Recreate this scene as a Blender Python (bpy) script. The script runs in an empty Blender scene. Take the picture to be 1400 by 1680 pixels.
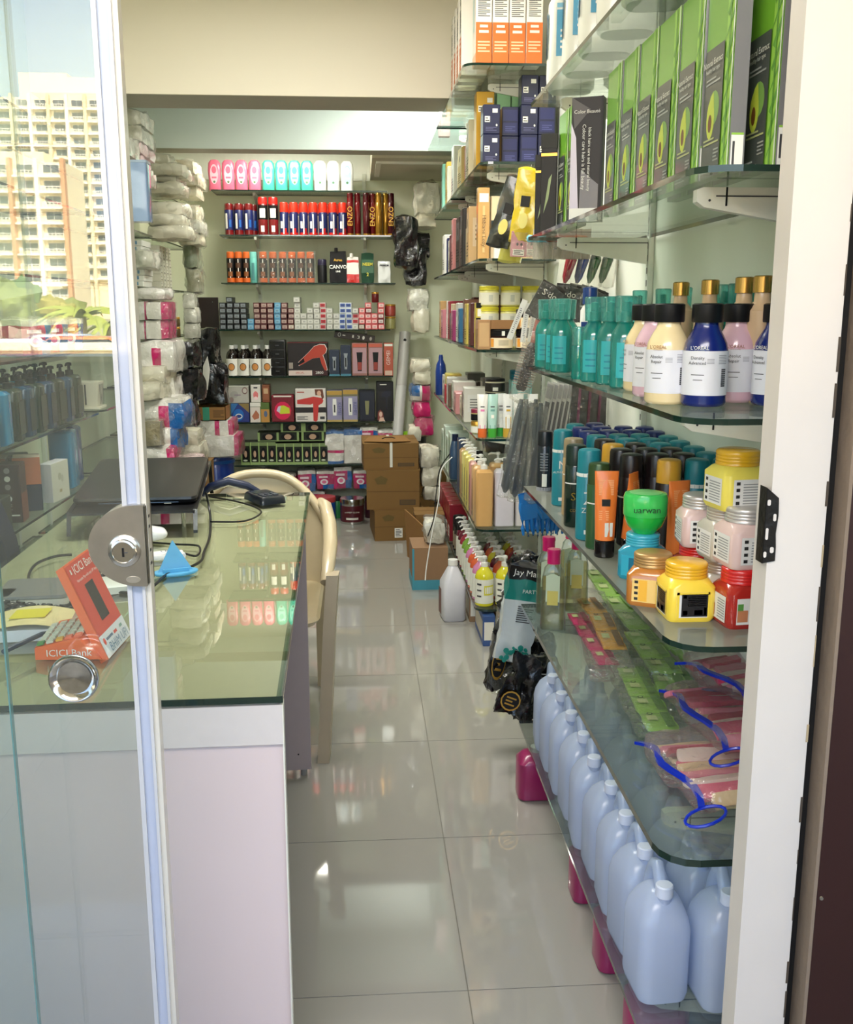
import bpy, bmesh, math, random
from math import sin, cos, pi, radians, hypot, atan
from mathutils import Vector, Matrix, noise

# ------------------------------------------------------------------ camera
C = bpy.context.scene.collection
scene = bpy.context.scene
EYE = Vector((0, 0, 1.37)); FPX = 1620.0
YAW = atan(111 / hypot(FPX, 332)); PITCH = atan(332 / FPX)
cd = bpy.data.cameras.new('camera'); cam = bpy.data.objects.new('camera', cd); C.objects.link(cam)
cd.sensor_fit = 'HORIZONTAL'; cd.sensor_width = 36; cd.lens = 36 * FPX / 1400; cd.clip_end = 1000; cd.clip_start = .05
cam.location = EYE; cam.rotation_euler = (pi / 2 - PITCH, 0, -YAW)
scene.camera = cam
# ------------------------------------------------------------------ sky and sun
w = bpy.data.worlds.new('world'); scene.world = w; w.use_nodes = True
wn = w.node_tree.nodes; wl = w.node_tree.links
sky = wn.new('ShaderNodeTexSky'); sky.sky_type = 'NISHITA'; sky.sun_disc = False
sky.sun_elevation = radians(48); sky.sun_rotation = radians(20); sky.air_density = 1.2; sky.dust_density = 6
wl.new(sky.outputs[0], wn['Background'].inputs[0]); wn['Background'].inputs[1].default_value = 0.85
sd = bpy.data.lights.new('sun', 'SUN'); sd.energy = 11.0; sd.angle = radians(.6); sd.color = (1, .94, .84)
sun = bpy.data.objects.new('sun', sd); C.objects.link(sun)
sun.rotation_euler = (radians(-44), 0, radians(-25))      # shines from beyond the shop onto the towers opposite
def area(name, loc, sx, sy, power, col, rot=(0, 0, 0)):
    d = bpy.data.lights.new(name, 'AREA'); d.shape = 'RECTANGLE'; d.size = sx; d.size_y = sy; d.energy = power; d.color = col
    o = bpy.data.objects.new(name, d); C.objects.link(o); o.location = loc; o.rotation_euler = rot
    return o
area('front_fill_light', (-.25, 3.1, 2.685), 1.1, .5, 32, (1, .965, .90))  # added fill on the unseen front ceiling, brightens the first beam
md = bpy.data.lights.new('middle_spot_light', 'AREA'); md.shape = 'DISK'; md.size = .10; md.energy = 13; md.color = (.96, 1, .95)
mo = bpy.data.objects.new('middle_spot_light', md); C.objects.link(mo); mo.location = (.25, 5.1, 2.565)
area('back_lamp_light', (-.45, 6.22, 2.435), .5, .28, 12, (1, .97, .84))
area('corridor_fill_light', (-.35, -.08, 2.42), 1.8, .6, 34, (1, .945, .925), (radians(38), 0, radians(-8)))  # added fill, stands in for daylight coming through the open front
vs = scene.view_settings; vs.view_transform = 'Standard'; vs.look = 'None'; vs.gamma = 1; vs.use_curve_mapping = False
vs.exposure = 0.40
scene.cycles.transparent_max_bounces = 28; scene.cycles.max_bounces = 8
R = random.Random(7)
# ------------------------------------------------------------------ pixel rays (frame 1400 x 1680) to world points at a true depth
FW = Vector((sin(YAW) * cos(PITCH), cos(YAW) * cos(PITCH), -sin(PITCH))); RT = Vector((cos(YAW), -sin(YAW), 0)); UP = RT.cross(FW)
def ray(x, y): return FW + RT * ((x - 700) / FPX) - UP * ((y - 840) / FPX)
def hX(x, y, X): r = ray(x, y); return EYE + r * (X / r.x)
def hY(x, y, Y): r = ray(x, y); return EYE + r * (Y / r.y)
def hZ(x, y, Z): r = ray(x, y); return EYE + r * ((Z - EYE.z) / r.z)
def stand(x, y, z, r=0.0):
    p = hZ(x, y, z); d = Vector((p.x, p.y, 0)).normalized(); return p + d * r
# ------------------------------------------------------------------ materials
def lin(c):
    return tuple((v / 255 / 12.92 if v / 255 <= .04045 else ((v / 255 + .055) / 1.055) ** 2.4) for v in c) + (1,)
_m = {}
def M(col, rough=.45, metal=0, bump=0, scale=40, vary=.04, coat=0, emit=0, spec=.5):
    key = (col, rough, metal, bump, scale, vary, coat, emit, spec)
    if key in _m: return _m[key]
    m = bpy.data.materials.new('surface_%03d' % len(_m)); m.use_nodes = True; _m[key] = m
    nt = m.node_tree; n = nt.nodes; l = nt.links; b = n['Principled BSDF']
    b.inputs['Roughness'].default_value = rough; b.inputs['Metallic'].default_value = metal
    b.inputs['Coat Weight'].default_value = coat; b.inputs['Specular IOR Level'].default_value = spec
    c = lin(col)
    tc = n.new('ShaderNodeTexCoord'); nz = n.new('ShaderNodeTexNoise'); nz.inputs['Scale'].default_value = scale; nz.inputs['Detail'].default_value = 3
    l.new(tc.outputs['Object'], nz.inputs['Vector'])
    mx = n.new('ShaderNodeMix'); mx.data_type = 'RGBA'
    mx.inputs[6].default_value = tuple(v * (1 - vary) for v in c[:3]) + (1,); mx.inputs[7].default_value = tuple(min(1, v * (1 + vary)) for v in c[:3]) + (1,)
    l.new(nz.outputs['Fac'], mx.inputs[0]); l.new(mx.outputs[2], b.inputs['Base Color'])
    if bump:
        bp = n.new('ShaderNodeBump'); bp.inputs['Strength'].default_value = bump; bp.inputs['Distance'].default_value = .01
        l.new(nz.outputs['Fac'], bp.inputs['Height']); l.new(bp.outputs[0], b.inputs['Normal'])
    if emit: b.inputs['Emission Color'].default_value = c; b.inputs['Emission Strength'].default_value = emit
    return m
def GL(tint=(225, 240, 232), lo=.05, hi=.6, haze=0.0, rough=.01, key=None, bump=0, hz=(235, 240, 240)):
    """thin clear sheet: tinted see-through plus mirror by angle, optional milky haze that brightens dark panes and films"""
    k = ('gl', tint, lo, hi, haze, rough, bump, hz)
    if k in _m: return _m[k]
    m = bpy.data.materials.new('clear_%03d' % len(_m)); m.use_nodes = True; _m[k] = m
    nt = m.node_tree; n = nt.nodes; l = nt.links; n.remove(n['Principled BSDF']); out = n['Material Output']
    tr = n.new('ShaderNodeBsdfTransparent'); tr.inputs[0].default_value = lin(tint)
    gl = n.new('ShaderNodeBsdfGlossy'); gl.inputs['Roughness'].default_value = rough
    lw = n.new('ShaderNodeLayerWeight'); lw.inputs['Blend'].default_value = .25
    mr = n.new('ShaderNodeMapRange'); mr.inputs[3].default_value = lo; mr.inputs[4].default_value = hi
    mix = n.new('ShaderNodeMixShader'); l.new(lw.outputs['Fresnel'], mr.inputs[0]); l.new(mr.outputs[0], mix.inputs[0])
    last = tr
    if haze:  # pale share: cloudy plastic, and brightness put into panes and films
        df = n.new('ShaderNodeBsdfDiffuse'); df.inputs[0].default_value = lin(hz)
        tl = n.new('ShaderNodeBsdfTranslucent'); tl.inputs[0].default_value = lin(hz)
        m0 = n.new('ShaderNodeMixShader'); m0.inputs[0].default_value = .45; l.new(df.outputs[0], m0.inputs[1]); l.new(tl.outputs[0], m0.inputs[2])
        m1 = n.new('ShaderNodeMixShader'); m1.inputs[0].default_value = haze; l.new(tr.outputs[0], m1.inputs[1]); l.new(m0.outputs[0], m1.inputs[2]); last = m1
    l.new(last.outputs[0], mix.inputs[1]); l.new(gl.outputs[0], mix.inputs[2]); l.new(mix.outputs[0], out.inputs[0])
    if bump:
        tc = n.new('ShaderNodeTexCoord'); nz = n.new('ShaderNodeTexNoise'); nz.inputs['Scale'].default_value = 28; nz.inputs['Detail'].default_value = 2
        nz.inputs['Distortion'].default_value = .6
        bp = n.new('ShaderNodeBump'); bp.inputs['Strength'].default_value = bump; bp.inputs['Distance'].default_value = .02
        l.new(tc.outputs['Object'], nz.inputs['Vector']); l.new(nz.outputs['Fac'], bp.inputs['Height']); l.new(bp.outputs[0], gl.inputs['Normal']); l.new(bp.outputs[0], lw.inputs['Normal'])
    return m
WHITE = M((236, 236, 230), .35); OFFW = M((228, 226, 214), .4); BLK = M((18, 18, 20), .42, spec=.3); INK = M((60, 60, 64), .5)
DKG = M((16, 42, 34), .08, coat=.5); GOLD = M((196, 150, 62), .28, .7); CHROME = M((200, 200, 198), .22, 1, vary=.1, scale=60)
CARD = M((150, 108, 58), .75, bump=.1); NAVY = M((24, 32, 84), .35); MAG = M((206, 38, 110), .35); TEAL = M((18, 128, 140), .35)
SHELFGL = GL((244, 249, 246), .05, .5, .04, hz=(205, 220, 212)); PLASTIC = GL((250, 250, 250), .05, .5, .10, .12, bump=.6); CLEARP = GL((240, 246, 246), .04, .6, .06, .05)
ZFILM = GL((254, 252, 252), .05, .45, .20, .12, bump=.9, hz=(240, 226, 226))
WRAP = GL((254, 254, 252), .04, .4, .09, .12, bump=.9, hz=(245, 245, 240))
# ------------------------------------------------------------------ mesh builder
class MB:
    def __init__(s): s.v = []; s.f = []; s.m = []; s.s = []
    def add(s, vs, fs, m, sm=False):
        b = len(s.v); s.v += [tuple(p) for p in vs]
        for k, f in enumerate(fs): s.f.append([b + i for i in f]); s.m.append(m[k] if isinstance(m, list) else m); s.s.append(sm)
        return s
    def box(s, x0, y0, z0, x1, y1, z1, m):
        v = [(x0, y0, z0), (x1, y0, z0), (x1, y1, z0), (x0, y1, z0), (x0, y0, z1), (x1, y0, z1), (x1, y1, z1), (x0, y1, z1)]
        return s.add(v, [(3, 2, 1, 0), (4, 5, 6, 7), (0, 1, 5, 4), (1, 2, 6, 5), (2, 3, 7, 6), (3, 0, 4, 7)], m)
    def cbox(s, w, d, h, m, z=0, x=0, y=0): return s.box(x - w / 2, y - d / 2, z, x + w / 2, y + d / 2, z + h, m)
    def loft(s, rings, m, caps=(True, True), sm=True):
        n = len(rings[0]); vs = [p for r in rings for p in r]; fs = []; ms = []
        for i in range(len(rings) - 1):
            for j in range(n):
                fs.append((i * n + j, i * n + (j + 1) % n, (i + 1) * n + (j + 1) % n, (i + 1) * n + j)); ms.append(m[i] if isinstance(m, list) else m)
        if caps[0]: fs.append(tuple(range(n - 1, -1, -1))); ms.append(ms[0])
        if caps[1]: fs.append(tuple(range((len(rings) - 1) * n, len(rings) * n))); ms.append(ms[n * (len(rings) - 1) - 1])
        b = len(s.v); s.v += [tuple(p) for p in vs]
        for f, mm in zip(fs, ms): s.f.append([b + i for i in f]); s.m.append(mm); s.s.append(sm)
        return s
    def lathe(s, prof, m, n=16, x=0, y=0, z=0, caps=(True, True), sx=1, sy=1):
        rings = [[(x + r * sx * cos(2 * pi * k / n), y + r * sy * sin(2 * pi * k / n), z + h) for k in range(n)] for h, r in prof]
        return s.loft(rings, m, caps)
    def rr(s, secs, m, n=3, x=0, y=0, z=0, caps=(True, True)):
        rings = []
        for h, hx, hy, r in secs:
            r = min(r, hx * .999, hy * .999); ring = []
            for c, (qx, qy) in enumerate(((1, 1), (-1, 1), (-1, -1), (1, -1))):
                for k in range(n + 1):
                    a = c * pi / 2 + k * pi / 2 / n
                    ring.append((x + qx * (hx - r) + r * cos(a), y + qy * (hy - r) + r * sin(a), z + h))
            rings.append(ring)
        return s.loft(rings, m, caps)
    def arc(s, r, z0, z1, a0, a1, m, n=8, x=0, y=0):
        vs = []
        for k in range(n + 1):
            a = radians(a0 + (a1 - a0) * k / n); vs += [(x + r * cos(a), y + r * sin(a), z0), (x + r * cos(a), y + r * sin(a), z1)]
        return s.add(vs, [(2 * k, 2 * k + 2, 2 * k + 3, 2 * k + 1) for k in range(n)], m, True)
    def tube(s, pts, r, m, n=6, closed=False):
        P = [Vector(p) for p in pts]; rings = []; N = len(P)
        for i, p in enumerate(P):
            a = P[(i - 1) % N] if (closed or i > 0) else p; b = P[(i + 1) % N] if (closed or i < N - 1) else p
            t = (b - a).normalized(); u = t.cross(Vector((0, 0, 1)))
            if u.length < .1: u = t.cross(Vector((0, 1, 0)))
            u.normalize(); v = t.cross(u); rr_ = r[i] if isinstance(r, (list, tuple)) else r
            rings.append([p + (u * cos(2 * pi * k / n) + v * sin(2 * pi * k / n)) * rr_ for k in range(n)])
        if closed: rings.append(rings[0]); return s.loft(rings, m, (False, False))
        return s.loft(rings, m)
    def puff(s, w, d, h, m, k=.45, n=6, amp=.0, f=12, seed=0, fn=None, x=0, y=0, z=0, mf=None):
        """pillow between a box and a ball, crumpled by noise; fn bends points; mf(u,v,w) picks the material"""
        ix = {}; vs = []; fs = []; ms = []
        def vert(a, b, c):
            q = (a, b, c)
            if q in ix: return ix[q]
            p = Vector((a / n * 2 - 1, b / n * 2 - 1, c / n * 2 - 1)); e = p.normalized()
            mxx = max(abs(p.x), abs(p.y), abs(p.z)); sp = e * 1.22
            o = p * (1 - k) + Vector((sp.x, sp.y, sp.z)) * k
            o = Vector((o.x * w / 2, o.y * d / 2, o.z * h / 2))
            if amp:
                q3 = Vector((o.x * f + seed * 3.1, o.y * f - seed * 1.7, o.z * f + seed)); o += e * (noise.noise(q3) * 1.2 + abs(noise.noise(q3 * 2.3)) * -.6) * amp
            if fn: o = fn(o)
            ix[q] = len(vs); vs.append((x + o.x, y + o.y, z + h / 2 + o.z)); return ix[q]
        for ax in range(3):
            for side in (0, n):
                for i in range(n):
                    for j in range(n):
                        cs = []
                        for di, dj in ((0, 0), (1, 0), (1, 1), (0, 1)):
                            t = [0, 0, 0]; t[ax] = side; t[(ax + 1) % 3] = i + di; t[(ax + 2) % 3] = j + dj; cs.append(vert(*t))
                        if side == 0: cs.reverse()
                        fs.append(cs)
                        t = [0, 0, 0]; t[ax] = side; t[(ax + 1) % 3] = i + .5; t[(ax + 2) % 3] = j + .5
                        ms.append(mf(t[0] / n, t[1] / n, t[2] / n) if mf else m)
        return s.add(vs, fs, ms, True)
    def dec(s, w, d, h, items, side='F'):
        """flat print on a face of a box w,d,h centred on x,y: F = -y face, L = -x face, T = top; fractions of the face"""
        for q, it in enumerate(items):
            e = .0005 + .00013 * q
            if it[0] == 'o':
                _, cx, cz, rx, rz, m = it; pts = [(cx + rx * cos(2 * pi * k / 14), cz + rz * sin(2 * pi * k / 14)) for k in range(14)]
            elif it[0] == 'p': _, pts, m = it
            elif it[0] == 'l':
                _, x0, z0, x1, z1, cnt, m = it
                for c in range(cnt):
                    zz = z0 + (z1 - z0) * (c + .2) / cnt; z2 = z0 + (z1 - z0) * (c + .65) / cnt; xe = x1 - (x1 - x0) * (.3 if c % 3 == 1 else 0)
                    s._d(w, d, h, [(x0, zz), (xe, zz), (xe, z2), (x0, z2)], m, e, side)
                continue
            else:
                x0, z0, x1, z1, m = it; pts = [(x0, z0), (x1, z0), (x1, z1), (x0, z1)]
            s._d(w, d, h, pts, m, e, side)
        return s
    def _d(s, w, d, h, pts, m, e, side):
        if side == 'F': v = [((a - .5) * w, -d / 2 - e, b * h) for a, b in pts]
        elif side == 'L': v = [(-w / 2 - e, (.5 - a) * d, b * h) for a, b in pts]
        elif side == 'R': v = [(w / 2 + e, (a - .5) * d, b * h) for a, b in pts]
        else: v = [((a - .5) * w, (b - .5) * d, h + e) for a, b in pts]
        s.add(v, [tuple(range(len(v)))], m)
    def xf(s, mat):
        s.v = [tuple(mat @ Vector(p)) for p in s.v]; return s
    def build(s, name, parent=None, loc=None, rot=None, angle=40):
        if name in SUBN: parent, loc = under(parent, loc)
        me = bpy.data.meshes.new(name); me.from_pydata(s.v, [], s.f)
        ms = []; idx = {}
        for m in s.m:
            if m not in idx: idx[m] = len(ms); ms.append(m)
        for m in ms: me.materials.append(m)
        me.polygons.foreach_set('material_index', [idx[m] for m in s.m]); me.polygons.foreach_set('use_smooth', s.s)
        me.update()
        if any(s.s): me.set_sharp_from_angle(angle=radians(angle))
        o = bpy.data.objects.new(name, me); C.objects.link(o)
        if parent: o.parent = parent
        if loc is not None: o.location = loc
        if rot is not None: o.rotation_euler = rot
        return o
SUBN = ('print', 'label', 'pen_mark', 'small_print', 'bubble_print', 'label_print', 'lid_print', 'slots', 'port_strip', 'seam')
def under(parent, loc):
    """print and labels sit on the first part of their thing: thing > part > sub-part"""
    if parent is not None and parent.type == 'EMPTY' and parent.parent is None and loc is None:
        ch = parent.children
        if ch and ch[0].location.length == 0 and tuple(ch[0].rotation_euler) == (0, 0, 0): return ch[0], None
    return parent, loc
def empty(name, loc=(0, 0, 0), rz=0):
    o = bpy.data.objects.new(name, None); C.objects.link(o); o.location = loc; o.rotation_euler = (0, 0, rz); o.empty_display_size = .05; return o
def tag(o, label=None, cat=None, group=None, kind=None):
    if label: o['label'] = label
    if cat: o['category'] = cat
    if group: o['group'] = group
    if kind: o['kind'] = kind
    return o
_t = {}
def text(s, size, m, parent, loc, rot=(pi / 2, 0, 0), name='lettering', align='CENTER', bold=0):
    k = (s, size, m.name, align, bold)
    if k not in _t:
        c = bpy.data.curves.new('lettering', 'FONT'); c.body = s; c.size = size; c.resolution_u = 2; c.align_x = align; c.align_y = 'CENTER'; c.offset = bold
        o = bpy.data.objects.new('t', c); C.objects.link(o); dg = bpy.context.evaluated_depsgraph_get(); me = bpy.data.meshes.new_from_object(o.evaluated_get(dg))
        bpy.data.objects.remove(o); me.materials.clear(); me.materials.append(m); _t[k] = me
    o = bpy.data.objects.new(name, _t[k]); C.objects.link(o); o.parent = parent; o.location = loc; o.rotation_euler = rot; return o
class Proto:
    every = []
    def __init__(s, builder, cat, group=None): s.every.append(s); s.root = builder(); s.used = False; s.cat = cat; s.group = group; s.ch = [(c, list(c.children)) for c in s.root.children]
    def put(s, loc, rz=0, label=None, group=None, cat=None, rot=None, sc=None):
        if not s.used: r = s.root; s.used = True
        else:
            r = s.root.copy(); C.objects.link(r)
            for ch, gs in s.ch:
                c = ch.copy(); C.objects.link(c); c.parent = r
                for g in gs: d = g.copy(); C.objects.link(d); d.parent = c
        r.location = loc; r.rotation_euler = rot if rot else (0, 0, rz)
        if sc: r.scale = sc if isinstance(sc, tuple) else (sc, sc, sc)
        g = group or s.group
        if g: r['group'] = g
        elif 'group' in r: del r['group']
        r['label'] = label; r['category'] = cat or s.cat
        return r
ORD = ['first', 'second', 'third', 'fourth', 'fifth', 'sixth', 'seventh', 'eighth', 'ninth', 'tenth', 'eleventh', 'twelfth', 'thirteenth', 'fourteenth', 'fifteenth', 'sixteenth', 'seventeenth', 'eighteenth', 'nineteenth', 'twentieth']
def nth(i, n, a='from the left'):
    w = {'from the left': ('leftmost', 'rightmost'), 'from the front': ('nearest', 'farthest'), 'from the bottom': ('bottom', 'top')}[a]
    return w[0] if i == 0 else w[1] if i == n - 1 else ORD[i] + ' ' + a.replace('the ', '')
def thing(name, label, cat, loc=(0, 0, 0), rz=0, group=None): return tag(empty(name, loc, rz), label, cat, group)
# ================================================================== THE SETTING
XL, XR, YF, YB = -1.36, .77, 1.42, 6.87
S = lambda o: tag(o, kind='structure')
WALLM = M((224, 227, 200), .55, vary=.02, scale=3, bump=.02); WALLR = M((242, 245, 233), .5, vary=.02, scale=3)
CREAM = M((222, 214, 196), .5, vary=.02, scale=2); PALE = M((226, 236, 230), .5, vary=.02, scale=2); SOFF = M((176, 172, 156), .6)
fl = S(MB().box(XL - .1, -1.6, -.06, XR + .1, YB, -.003, M((120, 118, 108), .8)).build('floor'))
def tile_mat():
    m = M((158, 156, 148), .05, vary=.05, scale=2.2, coat=.3, spec=.6); return m
TM = tile_mat()
tl = None
for i in range(4):
    for j in range(15):
        x0 = .205 - .6 * (3 - i) ; y0 = -1.22 + .6 * j - .0
        x1 = min(x0 + .6, XR); y1 = min(y0 + .6, YB); xs = max(x0, XL)
        o = MB().box(xs + .0012, y0 + .0012, -.004, x1 - .0012, y1 - .0012, 0, TM).build('tile', fl)
S(MB().box(XL - .12, YF, 0, XL, YB, 2.84, WALLM).build('wall_left'))
S(MB().box(XR, YF - .16, 0, XR + .12, YB, 2.84, WALLR).build('wall_right'))
S(MB().box(XL - .12, YB, 0, XR + .12, YB + .12, 2.62, WALLM).build('wall_back'))
S(MB().box(XL - .12, YF, 2.72, XR + .12, 4.5, 2.84, CREAM).box(XL - .12, 4.513, 2.6, XR + .12, 5.7, 2.72, PALE).box(XL - .12, 5.87, 2.46, .085, YB, 2.58, PALE).build('ceiling'))
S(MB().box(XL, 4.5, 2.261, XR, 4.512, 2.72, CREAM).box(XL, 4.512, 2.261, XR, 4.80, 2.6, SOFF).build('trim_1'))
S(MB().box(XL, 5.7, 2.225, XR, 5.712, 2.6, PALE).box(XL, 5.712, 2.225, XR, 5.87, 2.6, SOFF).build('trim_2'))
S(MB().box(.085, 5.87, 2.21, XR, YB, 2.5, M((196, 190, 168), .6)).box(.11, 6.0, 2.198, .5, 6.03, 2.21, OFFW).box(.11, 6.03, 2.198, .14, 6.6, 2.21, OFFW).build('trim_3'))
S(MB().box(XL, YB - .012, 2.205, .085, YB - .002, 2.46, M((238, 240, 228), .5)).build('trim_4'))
# corridor outside, parapet, soffit (seen in the door glass)
S(MB().box(-6, -1.4, 2.5, 5, YF, 2.66, M((214, 206, 180), .7)).build('trim_5'))
S(MB().box(-6, -1.62, -.0, 5, -1.45, 1.17, M((186, 180, 170), .8)).box(-6, -1.66, 1.17, 5, -1.40, 1.19, M((220, 214, 196), .6)).build('wall_front'))
S(MB().box(-6, -1.6, -.06, XL - .1, YF, -.002, M((130, 126, 116), .7)).box(XR + .1, -1.6, -.06, 5, YF, -.002, M((130, 126, 116), .7)).build('trim_6'))
S(MB().box(-6, YF, 0, XL - .12, YF + .15, 2.6, CREAM).box(XR + .12, YF, 0, 5, YF + .15, 2.6, CREAM).box(XL - .12, YF - .0, 2.6, XR + .12, YF + .1, 2.74, CREAM).build('trim_7'))
# right jamb: chipped white post, dark gap, brown panel
JW = M((208, 201, 194), .5, bump=.12, scale=14, vary=.03)
j = S(MB().box(.537, 1.24, 0, .613, 1.285, 2.6, JW).build('door_2'))
chip = MB()
rj = random.Random(3)
zz = .1
while zz < 2.5:
    hgt = rj.uniform(.01, .05); wd = rj.uniform(.0008, .0030)
    chip.box(.613 - wd, 1.2392, zz, .6135, 1.2402, zz + hgt, M((168, 150, 118), .8) if rj.random() < .5 else M((70, 60, 50), .8)); zz += hgt + rj.uniform(.0, .09)
chip.build('paint_chip', j)['kind'] = 'stuff'
S(MB().box(.613, 1.262, 0, .66, 1.3, 2.6, M((18, 16, 15), .8)).build('trim_8'))
bp = MB().box(.637, 1.225, 0, 1.6, 1.262, 2.6, M((44, 18, 18), .42, vary=.12, scale=5)).box(.632, 1.223, 0, .637, 1.262, 2.6, M((128, 112, 96), .8, bump=.3))
bpo = S(bp.build('trim_9'))
for z in (.55, 1.26): MB().lathe([(0, .0035), (.002, .0025)], CHROME, 10).xf(Matrix.Rotation(pi / 2, 4, 'X')).build('screw', bpo, (.645, 1.225, z))
# strike plate on the jamb
sp = MB().add([(-.009, -.0015, -.052), (.0085, -.0015, -.049), (.0085, -.0015, -.03), (.007, -.0015, -.012), (.009, -.0015, .012), (.008, -.0015, .036), (-.004, -.0015, .046), (-.009, -.0015, .050)], [(0, 1, 2, 3, 4, 5, 6, 7)], M((30, 28, 26), .5, .5, bump=.4)).box(-.0092, -.0015, -.052, -.0085, .02, .05, M((30, 28, 26), .5, .5, bump=.4)).build('strike_plate', j, (.5385, 1.2393, 1.092))
for x, z, w_, h_ in ((-.005, .030, .0022, .004), (-.0052, -.012, .0018, .008), (-.006, -.040, .002, .004), (.004, .010, .002, .005), (.003, -.034, .0025, .004)): MB().rr([(0, w_, h_, .0018), (.0006, w_, h_, .0018)], JW, 2).xf(Matrix.Rotation(pi / 2, 4, 'X')).build('plate_slot', sp, (x, -.0015, z))
# stain near the plate
# left glass door leaf in the opening, its edge seal, lock and knob
DOORGL = GL((248, 252, 250), .095, .7, .03, .004, hz=(225, 226, 224))
FIXGL = GL((250, 253, 252), .02, .5, .01, .004)
d = S(MB().box(-1.34, 1.296, .02, -.305, 1.304, 2.5, DOORGL).build('door_1'))
seal = M((190, 191, 196), .25, coat=.5, vary=.02)
g = MB()
g.box(-.312, 1.288, .02, -.306, 1.312, 2.5, seal).box(-.306, 1.292, .02, -.292, 1.308, 2.5, M((178, 186, 206), .15, coat=.6)).box(-.292, 1.286, .02, -.288, 1.314, 2.5, seal).box(-.288, 1.290, .02, -.281, 1.31, 2.5, M((206, 202, 192), .3, coat=.4))
g.build('edge_seal', d)
lk = MB()
def halfmoon(y0, y1, R0, mat, inset=0):
    v = []; n = 22; pts = [(0, R0 - inset)] + [(-(R0 - inset) * sin(pi * k / n) * 1.18, (R0 - inset) * cos(pi * k / n)) for k in range(n + 1)]
    pts = pts[1:]
    L = len(pts); v = [(a, y0, b) for a, b in pts] + [(a, y1, b) for a, b in pts]
    f = [tuple(range(L)), tuple(range(2 * L - 1, L - 1, -1))] + [(k + L, (k + 1) % L + L, (k + 1) % L, k) for k in range(L)]
    return v, f
STEEL = M((188, 184, 176), .3, 1, vary=.25, scale=26, bump=.03)
v, f = halfmoon(-.022, .022, .0545, STEEL); lk.add(v, f, STEEL)
lk.box(.0, -.022, -.0545, .009, .022, .0545, STEEL).box(.009, -.018, -.052, .0105, .018, .052, M((120, 118, 112), .3, 1))
lo = lk.build('lock_case', d, (-.292, 1.3, 1.067))
cy = MB().lathe([(0, .0215), (.004, .0205), (.005, .017), (.009, .0165), (.010, .014), (.0085, .0135)], M((205, 203, 198), .16, 1), 26)
cy.box(-.0013, -.006, .0086, .0013, .006, .0092, BLK).box(.0013, -.001, .0086, .006, .0002, .0092, INK)
cy.xf(Matrix.Rotation(pi / 2, 4, 'X')).build('lock_cylinder', lo, (-.018, -.022, -.006))
MB().lathe([(0, .008), (.0008, .0075)], M((222, 220, 214), .3, 1), 14, sx=1.2, sy=.6).xf(Matrix.Rotation(pi / 2, 4, 'X')).build('maker_badge', lo, (-.009, -.022, -.045))
for z in (-.03, -.012, .02, .034): MB().box(.0105, -.004, z, .0112, .004, z + .004, BLK).build('bolt_slot', lo)
kn = MB().lathe([(0, .014), (.02, .013), (.024, .026), (.034, .0325), (.040, .0325), (.043, .030), (.041, .026), (.036, .022), (.034, .0)], M((206, 206, 206), .12, 1, vary=.3, scale=90), 40)
kn.xf(Matrix.Rotation(pi / 2, 4, 'X')).build('door_knob', d, (-.382, 1.298, .893))
g2 = S(MB().box(-1.34, 1.196, .02, -.4445, 1.204, 2.5, FIXGL).build('window_1'))
MB().box(-.4445, 1.1958, .02, -.4425, 1.2042, 2.5, M((90, 130, 130), .1, coat=.5)).build('glass_edge', g2)
# lamps, and the panels of the added fill lights
def lamp(loc, sx, sy, h, label):
    t = thing('light_panel', label, 'ceiling lamp', loc)
    MB().box(-sx / 2, -sy / 2, -h, -sx / 2 + .015, sy / 2, 0, WHITE).box(sx / 2 - .015, -sy / 2, -h, sx / 2, sy / 2, 0, WHITE).box(-sx / 2, -sy / 2, -h, sx / 2, -sy / 2 + .015, 0, WHITE).box(-sx / 2, sy / 2 - .015, -h, sx / 2, sy / 2, 0, WHITE).build('frame', t)
    MB().box(-sx / 2 + .015, -sy / 2 + .015, -.01, sx / 2 - .015, sy / 2 - .015, -.002, M((255, 252, 240), .5, emit=2)).build('diffuser', t)
    return t
lamp((-.25, 3.1, 2.72), 1.14, .54, .03, 'wide added fill light panel on the unseen ceiling over the counter')  # body of the added front fill
lamp((-.45, 6.22, 2.46), .54, .32, .02, 'small white panel lamp on the ceiling above the back shelves'); cl = lamp((-.35, -.08, 2.46), 1.84, .64, .03, 'long added fill light panel tilted toward the shop under the corridor soffit'); cl.rotation_euler = (radians(38), 0, radians(-8)); MB().box(-.5, .22, 0, -.47, .25, .3, WHITE).box(.47, .22, 0, .5, .25, .3, WHITE).build('hanger', cl)  # the corridor panel and its hangers only carry the added fill
t = thing('spot_lamp', 'small round bright spot lamp on the ceiling over the aisle', 'ceiling lamp', (.25, 5.1, 2.6))
MB().lathe([(-.03, .052), (-.03, .060), (0, .062)], WHITE, 20, caps=(False, True)).build('ring', t); MB().lathe([(-.028, .052), (-.026, .052)], M((255, 255, 245), .5, emit=20), 20).build('bulb', t)
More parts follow.
